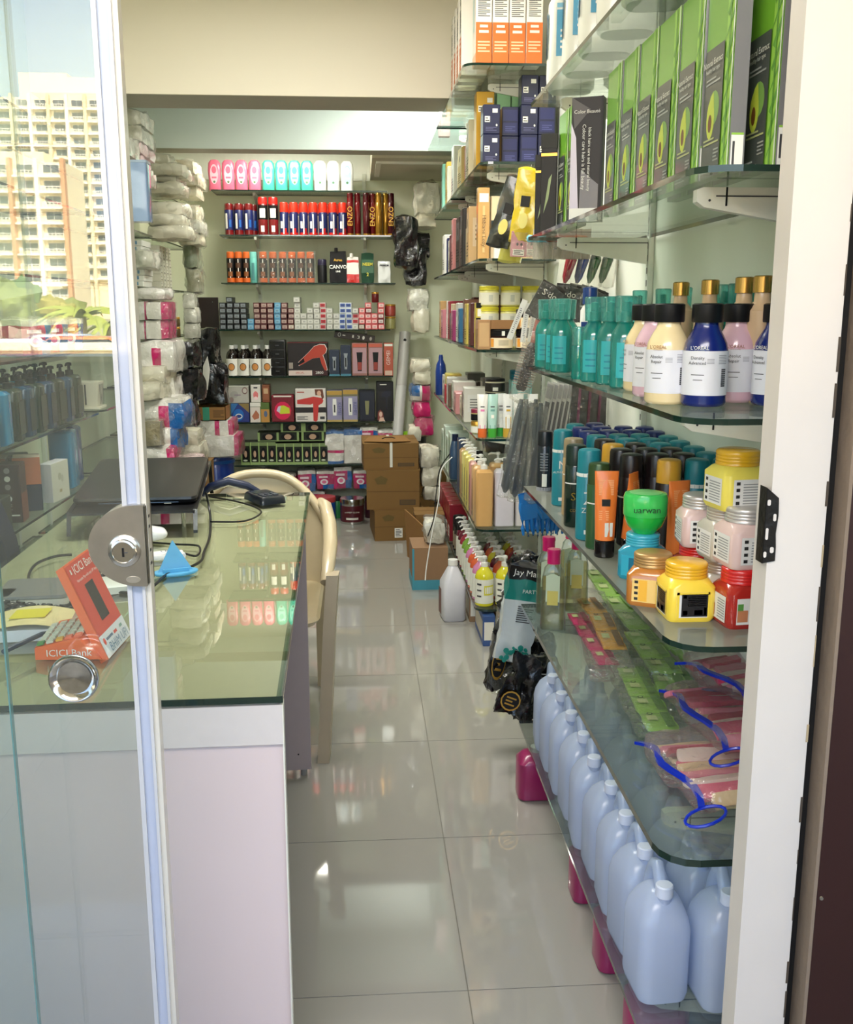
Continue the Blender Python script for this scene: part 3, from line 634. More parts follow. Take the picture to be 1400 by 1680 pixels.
for i, x in enumerate((377, 396, 416, 436)): MD.put(bpt(x, 4), 0, 'dark syrup bottle with orange emblem, front row, %s' % nth(i, 4), 'syrup bottles')
for i, x in enumerate((384, 402, 421)): MD.put(bpt(x, 4, .09), 0, 'dark syrup bottle standing in the second row, %s' % nth(i, 3), 'syrup bottles behind')
def drawers():
    t = empty('drawer_stack')
    MB().rr([(0, .053, .06, .006), (.23, .053, .06, .006), (.235, .05, .057, .006)], M((34, 32, 34), .3), 2).build('case', t)
    for k in range(4): MB().box(-.046, -.068, .008 + k * .056, .046, -.058, .058 + k * .056, M((20, 18, 20), .15, coat=.6)).box(-.012, -.071, .03 + k * .056, .012, -.068, .036 + k * .056, INK).build('drawer', t)
    return t
Proto(drawers, 'box').put(bpt(454, 4, .04), 0, 'black plastic stack of little drawers beside the syrup bottles')
DRY = [(.28, .30), (.25, .36), (.27, .42), (.52, .70), (.66, .88), (.80, .94), (.93, .93), (.985, .80), (.95, .68), (.88, .62), (.93, .45), (.99, .18), (.93, .14), (.85, .34), (.80, .55), (.62, .52), (.38, .36)]
def bx(px0, px1, i, h, d, name, body, dy=.0, **k):
    x0 = hY(px0, 500, 6.60 + dy).x; x1 = hY(px1, 500, 6.60 + dy).x
    return Proto(cartonb(name, x1 - x0 - .003, d, h, body, **k), 'box'), ((x0 + x1) / 2, 6.60 + dy + d / 2, ZB[i])
BK2 = M((30, 20, 20), .4); HR = M((176, 60, 40), .4)
P, l = bx(469, 537, 4, .222, .11, 'hair_dryer_box', BK2, front=[('p', DRY, WHITE), ('p', [(.6 + (a - .6) * .965, .55 + (b - .55) * .965) for a, b in DRY], HR), ('p', [(.25, .31), (.24, .37), (.30, .43), (.40, .53), (.42, .42)], BLK), (.02, .02, .6, .17, M((214, 196, 186), .4)), (.62, .02, .98, .17, M((60, 20, 20), .4)), (.03, .22, .13, .4, M((150, 140, 130), .4)), (0, .97, 1, 1, M((90, 30, 24), .4))],
          texts=(('2800', .78, .1, .026, WHITE, 'F', 0), ('SPECIAL', .3, .1, .016, HR, 'F', 0))); P.put(l, 0, 'wide black box with a red hair dryer picture, fifth back shelf')
def clipper(a): return [('p', [(.38, .22), (.34, .4), (.36, .62), (.30, .74), (.70, .74), (.64, .62), (.66, .4), (.62, .22)], a), (.44, .3, .56, .6, BLK)]
NV2 = M((36, 46, 66), .4)
for k, (a, b_, h) in enumerate(((538, 556, .17), (557, 575, .20))):
    P, l = bx(a, b_, 4, h, .1, 'hair_clipper_box', NV2, front=[(0, 0, 1, .07, M((70, 130, 150), .4))] + clipper(M((150, 156, 160), .3, .5))); P.put(l, 0, 'navy hair clipper box on the fifth back shelf, %s of the pair' % ('left', 'right')[k], 'navy clipper boxes')
for k, (a, b_, h) in enumerate(((576, 602, .215), (603, 628, .215))):
    P, l = bx(a, b_, 4, h, .1, 'trimmer_box', M((150, 104, 96), .4), front=[(.05, .08, .95, .85, M((176, 140, 146), .3)), (.05, .88, .95, .97, M((190, 90, 70), .4)), ('p', [(.36, .15), (.34, .45), (.3, .72), (.7, .72), (.66, .45), (.64, .15)], BLK), (.37, .18, .63, .42, M((150, 60, 50), .3))]); P.put(l, 0, 'pinkish trimmer box with a black and red trimmer picture, %s of two' % ('left', 'right')[k], 'pink trimmer boxes')
P, l = bx(629, 645, 4, .215, .1, 'trimmer_box', M((176, 84, 62), .4), front=[(.1, .02, .9, .16, M((210, 180, 160), .4)), (.05, .9, .95, .97, OFFW)], texts=(('GEMEI', .5, .55, .035, M((230, 210, 200), .4), 'F', -pi / 2),)); P.put(l, 0, 'orange-brown trimmer box at the right end of the fifth back shelf')
x0 = hY(547, 500, 6.62).x; x1 = hY(614, 500, 6.62).x
P = Proto(cartonb('straightener_box', x1 - x0, .07, .045, M((46, 34, 28), .4), front=[('o', .12, .5, .035, .3, OFFW), ('o', .12, .5, .028, .24, M((46, 34, 28), .4)), (.2, .42, .27, .55, OFFW), (.44, .3, .48, .7, OFFW), (.56, .3, .62, .7, OFFW), ('o', .72, .5, .03, .28, OFFW), ('o', .9, .5, .03, .28, M((170, 160, 150), .4)), (.56, .35, .6, .6, BLK)]), 'box')
P.put(((x0 + x1) / 2, 6.66, ZB[4] + .2335), 0, 'long dark brown box lying aslant on top of the clipper boxes', rot=(0, .135, 0))
# shelf 6
P, l = bx(372, 403, 5, .125, .12, 'massager_box', M((44, 60, 130), .4), front=[('p', [(0, .4), (.4, 1), (0, 1)], M((60, 120, 180), .4)), ('p', [(.4, 1), (1, .5), (1, 1)], M((140, 120, 70), .4)), ('o', .4, .4, .3, .32, M((40, 110, 190), .3)), ('o', .42, .32, .2, .14, WHITE), ('o', .42, .32, .15, .09, M((30, 60, 140), .4))]); P.put(l, 0, 'blue box with an oval device picture, lower left on the sixth back shelf')
P, l2 = bx(368, 403, 5, .115, .12, 'massager_box', M((186, 184, 174), .45), front=[('o', .3, .5, .2, .2, M((170, 168, 160), .4)), ('o', .82, .72, .14, .2, M((130, 100, 96), .4)), ('o', .82, .72, .1, .14, M((200, 196, 186), .4)), ('o', .15, .2, .12, .16, M((150, 130, 124), .4)), (.3, .45, .62, .5, M((150, 130, 150), .4))]); P.put((l2[0], l2[1], l[2] + .126), 0, 'grey-white box resting on the blue device box')
P, l = bx(404, 437, 5, .13, .12, 'epilator_box', M((86, 110, 50), .45), front=[(0, 0, .52, .78, M((226, 216, 206), .4)), (.56, .0, 1, .66, M((190, 140, 70), .4)), (.0, .8, .55, 1, WPM), ('p', [(.08, .3), (.3, .62), (.46, .4), (.44, .2), (.2, .12)], M((180, 110, 80), .4)), ('o', .8, .42, .09, .16, M((90, 110, 140), .4))]); P.put(l, 0, 'green and white epilator box beside the blue device box')
P, l2 = bx(406, 423, 5, .115, .11, 'epilator_box', M((232, 226, 216), .4), front=[('o', .5, .42, .26, .22, M((230, 130, 130), .4)), (.3, .8, .7, .88, INK), ('o', .5, .24, .2, .1, M((250, 220, 220), .4))]); P.put((l2[0], l2[1], l[2] + .131), 0, 'slim white box with a pink device picture on the green box')
P, l2 = bx(425, 438, 5, .115, .11, 'lotion_box', M((130, 74, 44), .4), front=[(.1, .15, .9, .9, M((150, 90, 60), .4)), (.2, .5, .8, .8, M((206, 170, 130), .4))]); P.put((l2[0], l2[1], l[2] + .131), 0, 'slim brown box standing on the green and white box')
P, l = bx(440, 478, 5, .178, .12, 'epilator_box', M((120, 26, 38), .45, vary=.3, scale=120), front=[('o', .5, .42, .38, .34, M((220, 30, 80), .4)), ('p', [(.25, .42), (.35, .6), (.55, .62), (.8, .52), (.82, .32), (.4, .3)], M((200, 214, 60), .3)), ('p', [(.22, .42), (.3, .58), (.42, .6), (.36, .34)], M((210, 205, 226), .3)), (.1, .93, .9, .98, OFFW)]); P.put(l, 0, 'crimson box picturing a lime green epilator, sixth back shelf')
P, l = bx(480, 532, 5, .22, .12, 'hair_dryer_box', M((226, 220, 212), .4), front=[(0, .28, 1, .44, M((40, 36, 38), .4)), ('p', [(.06, .66), (.06, .54), (.5, .52), (.58, .55), (.58, .04), (.66, .0), (.72, .05), (.76, .5), (.88, .56), (.92, .64), (.86, .72), (.6, .76)], M((200, 60, 56), .35)), ('p', [(.66, .80), (.64, .98), (.9, .98), (.94, .74), (.88, .66), (.84, .8)], M((110, 64, 46), .5)), ('o', .78, .86, .07, .08, M((220, 176, 150), .5)), ('l', .05, .06, .4, .18, 3, INK), (.8, .08, .95, .16, INK), (.06, .88, .3, .91, HR)]); P.put(l, 0, 'white box with a coral hair dryer and a woman, sixth back shelf')
for k, (a, b_) in enumerate(((533, 559), (560, 585))):
    P, l = bx(a, b_, 5, .205 + .006 * k, .11, 'trimmer_box', M((150, 146, 176), .4), front=[(0, .86, 1, 1, M((186, 150, 70), .4)), (0, 0, 1, .06, M((186, 160, 90), .4)), (0, .8, 1, .86, M((120, 116, 90), .4)), ('p', [(.38, .2), (.36, .5), (.38, .74), (.62, .74), (.64, .5), (.62, .2)], WHITE), (.45, .3, .55, .55, INK)], texts=(('KEMEI', .82, .42, .032, M((96, 100, 150), .4), 'F', pi / 2),)); P.put(l, 0, 'lilac trimmer box with gold band, %s of the pair' % ('left', 'right')[k], 'lilac trimmer boxes')
P, l = bx(587, 614, 5, .208, .11, 'trimmer_box', M((30, 32, 40), .3), front=[(.06, .06, .94, .94, M((40, 44, 58), .3)), ('p', [(.42, .22), (.38, .45), (.36, .66), (.64, .66), (.62, .45), (.58, .22)], M((150, 150, 110), .3, .5))]); P.put(l, 0, 'black framed box with a gold trimmer picture')
P, l = bx(616, 645, 5, .262, .11, 'hair_dryer_box', M((22, 22, 26), .35), front=[('p', [(.3, .72), (.3, .62), (.55, .62), (.56, .3), (.62, .3), (.66, .62), (.84, .64), (.86, .76), (.6, .78)], M((48, 50, 62), .25)), ('p', [(.05, .03), (.08, .24), (.22, .3), (.38, .22), (.44, .03)], M((130, 60, 50), .5)), ('o', .24, .18, .1, .07, M((224, 190, 170), .5)), ('p', [(.12, .0), (.2, .1), (.4, .1), (.5, 0)], M((220, 184, 164), .5)), (.2, .92, .6, .945, OFFW)]); P.put(l, 0, 'tall black hair dryer box at the right end of the sixth back shelf')
# shelf 7
HC = M((26, 34, 20), .3); LG = M((150, 176, 110), .35)
FACE = [(0, 0, 1, .12, LG), (0, .84, 1, 1, M((120, 140, 90), .35)), (0, 0, .14, 1, LG), ('o', .58, .5, .34, .26, BLK), ('o', .55, .48, .16, .15, M((196, 160, 130), .5)), ('o', .5, .2, .25, .04, M((210, 220, 190), .4))]
HB = Proto(cartonb('hair_colour_carton', .062, .14, .155, HC, front=FACE), 'box'); 
for k in range(10):
    xx = hY(394.5 + k * 14.6, 500, 6.62).x; HB.put((xx, 6.67, ZB[6]), R.uniform(-.03, .03), 'upright green-black hair colour carton on the bottom back shelf, %s of ten' % nth(k, 10), 'upright hair colour cartons', sc=(.94, 1, .92 if k > 3 else .98))
HLY = Proto(cartonb('hair_colour_carton', .15, .13, .06, HC, front=[(0, 0, .1, 1, LG), (.9, 0, 1, 1, LG), ('o', .5, .5, .3, .42, BLK), ('o', .5, .5, .16, .3, M((196, 160, 130), .5)), (.1, 0, .9, .12, M((120, 140, 90), .35))]), 'box')
for x, k, nm in ((434, 0, 'left end, lower layer'), (466, 0, 'middle, lower layer'), (508, 0, 'right, lower layer'), (474, 1, 'middle, upper layer'), (512, 1, 'right, upper layer')):
    HLY.put((hY(x, 500, 6.63).x, 6.69, ZB[6] + .154 + .061 * k), R.uniform(-.05, .05), 'hair colour carton lying flat over the upright ones, ' + nm, 'flat hair colour cartons')
PKW = M((232, 228, 220), .25, bump=.5, scale=50, coat=.4); PKM = M((200, 36, 104), .22, bump=.4, scale=50, coat=.4); PKB = M((30, 100, 170), .22, bump=.4, scale=50, coat=.4); PINKW = M((236, 206, 208), .25, bump=.5, scale=45, coat=.4)
def diaper(name, w, d, h, kind, seed):
    def mf(a, b, c):
        if kind == 'white': return PKM if .3 < c < .42 else PKB if (c < .08 or c > .93) else PKW
        if kind == 'plain': return PKB if c > .86 else PKW
        if kind == 'pink': return PKW if c > .84 else (PKB if (c < .28 and a > .3) else PKM)
        if kind == 'pinkblue': return PKW if c > .8 else (PKB if a > .62 + .2 * c else PKM)
        return PKM if a > .75 or a < .08 else PKW
    def b():
        t = empty(name); MB().puff(w, d, h, PKW, .16, 12, .008, 16, seed, mf=mf).build('pack_body', t)
        MB().puff(w * 1.04, d * 1.05, h * 1.06, WRAP, .1, 9, .012, 24, seed + 2, z=-h * .02).build('clear_wrap', t)
        if kind.startswith('pink'):
            m = MB(); m.dec(w, d * 1.1, h, [('o', .4, .4, .22, .16, M((246, 236, 238), .4)), ('o', .4, .4, .12, .09, M((226, 110, 150), .4)), (.12, .62, .6, .72, M((240, 210, 220), .4))]); m.build('print', t)
        if kind == 'white': text('WINSOFT', .024, PKM, t, (0, -d * .6 - .006, h * .36), (pi / 2, 0, 0)) if False else None
        return t
    return b
for k, (x, w, h, kd) in enumerate(((545, .125, .225, 'white'), (576, .125, .235, 'plain'))):
    Proto(diaper('diaper_pack', w, .14, h, kd, k), 'pack').put((hY(x, 500, 6.6).x, 6.67, ZB[6]), 0, 'white wrapped pad pack on the lowest back shelf, %s' % ('the left one with magenta band', 'the right one, plain')[k])
dp = Proto(diaper('sanitary_pad_pack', .12, .13, .11, 'pink', 3), 'pack'); dq = Proto(diaper('sanitary_pad_pack', .12, .13, .13, 'pinkblue', 8), 'pack')
for x, z, q, nm in ((605, 0, dp, 'lower left of three at the right end'), (604, .115, dq, 'upper left of three at the right end'), (634, .115, dp, 'upper right of three at the right end'), (633, 0, dq, 'lower right, behind the cartons')): q.put((hY(x, 500, 6.6).x, 6.67, ZB[6] + z), R.uniform(-.1, .1), 'magenta pad pack on the lowest back shelf, ' + nm, 'magenta pad packs')
# base plinth row on the floor
S(MB().box(-.95, 6.60, 0, .1, 6.85, .045, M((90, 86, 78), .6)).build('baseboard_back'))
for k, x in enumerate((396, 430, 462, 495, 527, 557, 592)):
    (dp, dq)[k % 2].put((hY(x, 500, 6.63).x, 6.70, .155 if k < 4 else .175), R.uniform(-.15, .15), 'magenta pad pack just below the lowest back shelf, %s' % nth(k, 7), 'pad packs under the back shelves', sc=(1.02, 1, 1.15))
for k, x in enumerate((400, 438, 476, 512)):
    (dq, dp)[k % 2].put((hY(x, 500, 6.66).x, 6.73, .045), 0, 'magenta pad pack in the lowest layer on the plinth, %s' % nth(k, 4), 'lowest pad packs')
def tubb(name, r, h, body, lid, lab, tx):
    def b():
        t = empty(name); MB().lathe([(0, r * .97), (.004, r), (h * .82, r), (h * .84, r * .95)], body, 24).build('tub_body', t)
        MB().lathe([(h * .80, r * 1.03), (h * .97, r * 1.03), (h, r)], lid, 24).build('lid', t)
        m = MB().arc(r + .0005, h * .1, h * .74, 0, 360, lab, 24); m.arc(r + .001, h * .2, h * .28, 240, 300, OFFW).build('label', t)
        text(tx, .014, OFFW, t, (0, -r - .004, h * .5), (pi / 2, 0, 0)); return t
    return b
Proto(tubb('wax_tub', .072, .16, M((40, 90, 160), .3), M((170, 60, 60), .3), M((26, 70, 150), .3), 'HONEY GLOW'), 'tub').put((hY(533, 830, 6.45).x, 6.45, 0), 0, 'blue wax tub with white lettering on the floor behind the counter')
Proto(tubb('wax_tub', .078, .165, M((180, 180, 176), .2, .9), M((190, 188, 180), .2, 1), M((84, 26, 36), .3), 'HONEY GLOW'), 'tub').put((hY(578, 830, 6.36).x, 6.36, 0), 0, 'dark red wax tub with a silver lid on the floor beside the cartons')
for k, (x, c) in enumerate(((553, (40, 110, 60)), (606, (60, 20, 36)))):
    Proto(canb('bottle', .03, .15, M(c, .3), BLK, .2), 'bottle').put((hY(x, 830, 6.52).x, 6.52, 0), 0, ('green', 'dark purple')[k] + ' bottle on the floor next to the wax tubs')
# cartons at the back right
def shipb(w, d, h, open_=False, strap=False, lab=False):
    def b():
        t = empty('shipping_carton'); cm = M((128, 94, 46), .75, bump=.12, scale=8); MB().rr([(0, w / 2, d / 2, .004), (h, w / 2, d / 2, .004)], cm, 1).build('box_body', t)
        m = MB(); m.dec(w, d, h, [(.0, .46, 1, .48, M((108, 78, 38), .8)), (.62, .12, .92, .26, M((84, 66, 44), .7)), (.64, .14, .9, .24, M((96, 74, 42), .7)), ('p', [(.15, .8), (.28, .88), (.4, .8), (.36, .66), (.2, .66)], M((104, 84, 38), .7))]); m.dec(w, d, h, [(.3, .3, .7, .34, M((110, 84, 50), .7)), (.3, .4, .7, .44, M((110, 84, 50), .7))], 'L')
        if lab: m.dec(w, d, h, [(.4, .1, .56, .42, WPM), ('l', .42, .14, .54, .4, 5, INK)])
        m.build('print', t)
        MB().box(-w / 2 - .004, -d / 2, h, w / 2 + .003, -.004, h + .004, cm).box(-w / 2, .004, h, w / 2 + .004, d / 2, h + .004, cm).build('top_flap', t)
        if strap: MB().box(-.008, -d / 2 - .003, h * .1, .008, -d / 2, h + .005, OFFW).box(-.008, -d / 2 - .003, h + .004, .008, d / 2, h + .007, OFFW).build('strap', t)
        return t
    return b
pc = hZ(652, 888, 0)
Proto(shipb(.30, .42, .185, lab=True), 'carton').put((.215, 6.03, 0), .06, 'bottom cardboard carton with a white label, right back corner of the aisle')
Proto(shipb(.32, .42, .235), "carton").put((.195, 6.04, .19), -.02, 'middle cardboard carton with a printed barcode, stacked by the back shelves')
Proto(shipb(.33, .40, .155, strap=True), "carton").put((.175, 6.05, .43), .03, 'topmost cardboard carton with a white strap')
t = thing('cardboard_flap', 'loose cut piece of cardboard lying on the strapped top carton', 'cardboard', (.15, 6.0, .5935))
MB().add([(-.13, -.1, 0), (.02, -.16, .004), (.15, -.1, .0), (.12, .1, .006), (-.1, .12, 0), (-.13, -.1, .003), (.02, -.16, .007), (.15, -.1, .003), (.12, .1, .009), (-.1, .12, .003)], [(4, 3, 2, 1, 0), (5, 6, 7, 8, 9), (0, 1, 6, 5), (1, 2, 7, 6), (2, 3, 8, 7), (3, 4, 9, 8), (4, 0, 5, 9)], CARD).build('sheet', t)
MB().tube([(-.02, -.03, .008), (0, -.01, .014), (.04, 0, .014), (.06, -.02, .008)], .003, BLK, 5).build('handle_slot', t)
# rolled white sheet and black bin behind
a = hY(640, 760, 6.5); b_ = hY(665, 546, 6.75)
t = thing('sheet_roll', 'tall grey-white rolled sheet leaning against the right of the back shelves', 'roll', (hY(648, 760, 6.45).x, 6.45, .30))
e = Vector((hY(665, 546, 6.74).x, 6.74, hY(665, 546, 6.74).z)) - Vector(t.location)
MB().tube([(0, 0, 0), e * .78, e], .036, M((190, 190, 186), .35), 18).build('roll_body', t); MB().tube([e * .62, e * 1.001], .0375, M((176, 174, 168), .35), 18).build('end_sleeve', t)
MB().lathe([(0, .010), (.003, .010)], BLK, 12).xf(Matrix.Rotation(pi / 2, 4, 'X')).build('end_plug', t, e * .95 + Vector((0, -.038, 0)))
t = thing('bucket', 'black mesh bucket with a lime rim behind the cartons', 'bucket', (.36, 6.62, .32))
MB().lathe([(0, .07), (.22, .085), (.225, .08)], M((26, 28, 30), .4, bump=.4, scale=200), 18).build('bucket_body', t); MB().lathe([(.222, .088), (.24, .088), (.242, .07)], M((170, 230, 40), .4), 18).build('rim', t)
Proto(shipb(.3, .3, .3), 'carton').put((.42, 6.64, 0.0), 0, 'closed cardboard carton carrying the black bucket')
t = thing('wall_board', 'dark brown board leaning on the back wall left of the hair colour boxes', 'board', (hY(340, 560, 6.83).x, 6.82, .96)); MB().box(-.085, -.012, 0, .085, .012, .49, M((42, 28, 24), .45)).build('panel', t); MB().lathe([(0, .004), (.002, .003)], CHROME, 8).xf(Matrix.Rotation(pi / 2, 4, 'X')).build('screw', t, (.05, -.012, .46))
# ================================================================== NEAR RIGHT SHELVES
# top shelf: big white containers with blue labels
BLU = M((60, 150, 190), .35)
def jugw():
    t = empty('white_bottle'); q = M((238, 238, 230), .3, coat=.3)
    MB().rr([(0, .05, .04, .03), (.008, .058, .046, .032), (.03, .06, .048, .032), (.2, .058, .046, .032), (.235, .04, .036, .03), (.25, .022, .022, .0219), (.262, .02, .02, .0199)], q, 4).build('bottle_body', t)
    MB().lathe([(.262, .024), (.285, .024), (.287, .02)], WHITE, 16).build('cap', t)
    MB().dec(.12, .097, .25, [(.2, .3, .8, .72, BLU), (.2, .74, .8, .78, M((120, 180, 210), .4)), ('l', .28, .36, .72, .56, 4, WHITE)], 'F').dec(.12, .097, .25, [(.2, .3, .8, .72, BLU)], 'L').build('label', t)
    return t
P = Proto(jugw, 'bottle', 'white bottles on the top right shelf')
for k, y in enumerate((2.60, 2.41, 2.24, 2.07, 1.88, 1.70)):
    P.put((.535, y, ZS[0]), R.uniform(1.3, 1.5) - pi / 2, 'large white bottle with a blue label, top right shelf, %s' % nth(5 - k, 6, 'from the front'))
for k, y in enumerate((2.53, 2.33, 2.13, 1.93)):
    P.put((.665, y, ZS[0]), R.uniform(-.1, .1), 'large white bottle, rear row of the top right shelf, %s' % nth(3 - k, 4, 'from the front'), 'rear white bottles on the top right shelf')
# second shelf: avocado boxes
GRE = M((112, 170, 52), .3, coat=.4, vary=.06, scale=12); GRY = M((74, 78, 76), .3, coat=.3); BAM = M((146, 196, 76), .35); BAD = M((92, 150, 50), .35); GSIDE = M((120, 120, 124), .3, coat=.3)
AV1 = M((186, 200, 70), .4); AV2 = M((110, 66, 30), .4); AV3 = M((120, 160, 80), .4)
BAMBOO = [(.72, 0, 1, 1, BAM)] + [('p', [(.72 + .05 * (k % 3), .04 + .1 * k), (1, .16 + .1 * k), (1, .19 + .1 * k), (.74, .06 + .1 * k)], BAD) for k in range(8)] + [(.83, 0, .86, 1, BAD), (.97, 0, 1, 1, M((220, 228, 210), .4))]
AFACE = BAMBOO + [(.05, .0, .70, .64, GRY), ('o', .42, .34, .19, .085, AV3), ('o', .32, .29, .14, .10, AV1), ('p', [(.22, .32), (.30, .40), (.40, .42), (.44, .34)], AV1), ('o', .31, .27, .065, .045, AV2), ('l', .12, .46, .62, .50, 2, M((160, 164, 160), .4)), ('l', .12, .16, .66, .2, 2, M((170, 176, 120), .4)), ('l', .5, .07, .68, .14, 4, M((150, 154, 150), .4)), ('l', .08, .02, .5, .06, 2, M((200, 200, 196), .4))]
AW, AD, AH = .117, .022, .282
P = Proto(cartonb('avocado_box', AW, AD, AH, GRE, front=AFACE, left=[(0, 0, 1, 1, GSIDE), (.1, .0, .9, .14, WHITE)], right=[(0, 0, 1, 1, GSIDE), (.1, 0, .9, .17, WHITE), (.2, .03, .35, .14, INK), (.1, .17, .9, .18, BAM)],
    texts=(('Natural Extract', .38, .565, .0125, M((214, 216, 206), .4), 'F', 0), ('healthy hair type', .38, .53, .0085, M((200, 204, 196), .4), 'F', 0))), 'box', 'avocado hair brush boxes')
for k in range(6):
    P.put((.531 + R.uniform(-.002, .002), 1.487 + .119 * k, ZS[1]), -pi / 2 + R.uniform(-.015, .015), 'green avocado box, second right shelf, front row, %s' % nth(k, 6, 'from the front'))
for k, (x, y) in enumerate(((.521, 2.42), (.521, 2.54))): P.put((x, y, ZS[1]), -pi / 2, 'green avocado box beyond the silver-black packet, %s of two' % ('nearer', 'farther')[k])
for k in range(4): P.put((.575, 1.427 + .12 * k, ZS[1]), -pi / 2, 'green avocado box, second right shelf, rear row, %s' % nth(k, 4, 'from the front'))
SILV = M((190, 186, 192), .2, .4)
t = Proto(cartonb('colour_packet', .07, .03, .262, M((34, 30, 30), .38, spec=.3), front=[('p', [(0, .0), (.0, .8), (.16, .68), (.3, .0)], M((216, 208, 226), .25)), ('p', [(0, 1), (.6, .90), (.1, .75)], M((80, 76, 76), .4)), ('p', [(.3, 0), (.34, .42), (.9, .3), (.9, 0)], M((120, 116, 120), .3)), (0, 0, .9, .11, WHITE), (.93, 0, 1, 1, BLK)], texts=(('Colour care hairs is full beauty', .42, .52, .011, WHITE, 'F', pi / 2), ('black hairs care and natural beauty', .6, .5, .0095, WHITE, 'F', pi / 2), ('Color Beauté', .5, .88, .0105, WHITE, 'F', 0))), 'packet').put((.510, 2.27, ZS[1]), -.42, 'glossy black and silver colour packet standing among the avocado boxes')
t = Proto(cartonb('hair_colour_carton', .075, .06, .30, M((96, 96, 100), .35, coat=.3), front=[(.05, .02, .8, .16, WHITE), (.05, .16, .8, .165, BAM), (.2, .05, .24, .14, M((90, 150, 60), .4)), ('l', .3, .05, .7, .12, 3, INK)], texts=(('hair, live hair, black hair four unity', .70, .55, .012, WHITE, 'F', pi / 2), ('technology, colour hair care', .90, .55, .010, WHITE, 'F', pi / 2))), 'box').put((.632, 1.400, ZS[1]), 0, 'grey carton with vertical white lettering beside the white jamb')
for k, (y, x) in enumerate(((2.61, .49), (2.68, .488))):
    t = Proto(cartonb('tall_box', .04, .04, (.24, .2)[k], BLK, front=[(0, .78, 1, .81, GOLD), ('p', [(.2, .2), (.5, .35), (.7, .6), (.5, .55)], M((150, 170, 120), .4))], left=[(0, .78, 1, .81, GOLD)], lid=M((44, 44, 42), .45, spec=.3)), 'box').put((x, y, ZS[1]), -.3, 'slim black box with a gold band, second right shelf, %s one' % ('taller', 'shorter')[k])
# third shelf: spray bottles and large round bottles
TQ = GL((110, 216, 206), .08, .6, .35, .05, hz=(70, 200, 194)); TQC = GL((170, 232, 226), .08, .7, .25, .04, hz=(150, 230, 222)); TQD = M((40, 160, 150), .3)
TLAB = M((60, 200, 200), .3, coat=.3)
def spray():
    t = empty('spray_bottle')
    MB().lathe([(0, .020), (.004, .0235), (.09, .0235), (.105, .021), (.118, .013), (.124, .012)], TQ, 18).build('bottle_body', t)
    MB().lathe([(.003, .021), (.082, .021), (.083, .004)], TLAB, 16).build('liquid', t)
    MB().lathe([(.122, .0165), (.124, .017), (.152, .018), (.168, .019), (.170, .0165)], TQC, 16).build('cap', t)
    MB().lathe([(.122, .009), (.140, .009), (.142, .007), (.158, .007), (.16, .002)], TQD, 10).build('nozzle', t)
    m = MB().arc(.0239, .02, .085, 225, 300, M((56, 178, 184), .35), 8)
    for k in range(3): m.arc(.0242, .032 + k * .012, .035 + k * .012, 240, 285, M((36, 140, 160), .35), 4)
    m.build('label', t); return t
P = Proto(spray, 'bottle', 'turquoise spray bottles on the third right shelf')
fr = [(915, 601), (940, 616), (971, 622), (1020, 640), (988, 632)]
sp_pos = [(.495, 2.64), (.50, 2.52), (.545, 2.60), (.497, 2.44), (.50, 2.11), (.545, 2.16), (.515, 2.03), (.56, 2.05), (.52, 1.935)]
for k, (x, y) in enumerate(sp_pos):
    P.put((x, y, ZS[2]), R.uniform(-.5, .2), 'turquoise spray bottle with clear cap, third right shelf, %s' % (nth(k, 9, 'from the left')), sc=(1.18, 1.18, 1.05))
k = 0
for y in (2.55, 2.35, 2.2, 2.02, 1.95, 1.88, 1.81, 1.74, 1.67, 1.60, 1.53):
    P.put((.72, y, ZS[2] + (0 if y > 2 else .0)), R.uniform(-.5, .5), 'turquoise spray bottle in the wall row, %s' % nth(k, 11), 'rear turquoise spray bottles', sc=(1, 1, 1.18)); k += 1
t = Proto(lambda: (lambda t: (MB().lathe([(0, .02), (.004, .021), (.15, .021), (.165, .012)], M((238, 238, 234), .3), 16).build('bottle_body', t), MB().lathe([(.164, .017), (.2, .017), (.202, .013)], M((20, 60, 130), .25, coat=.4), 16).build('cap', t), MB().arc(.0214, .06, .125, 200, 340, M((24, 60, 130), .35), 8).arc(.0217, .07, .11, 262, 300, WHITE, 4).build('label', t), t)[-1])(empty('lotion_bottle')), 'bottle').put((.522, 2.255, ZS[2]), 0, 'white lotion bottle with dark blue cap and blue label between turquoise sprays')
t = Proto(canb('small_spray', .016, .115, TQ, TQC, .35), 'bottle').put((.488, 2.20, ZS[2]), 0, 'shortest turquoise spray bottle, by the blue-capped white lotion bottle')
def goldb():
    t = empty('gold_capped_bottle'); MB().lathe([(0, .026), (.003, .028), (.15, .028), (.165, .014), (.185, .013)], M((206, 176, 140), .3), 16).build('bottle_body', t)
    MB().lathe([(.18, .0165), (.205, .0165), (.207, .014)], M((190, 150, 80), .25, .8), 16).build('cap', t); return t
P = Proto(goldb, 'bottle')
for k, y in enumerate((2.02, 1.86, 1.70, 1.63)): P.put((.655 + .004 * k, y, ZS[2]), 0, 'gold-capped bottle rising behind the front row of the third shelf, %s' % nth(k, 4))
LABW = M((226, 226, 232), .35)
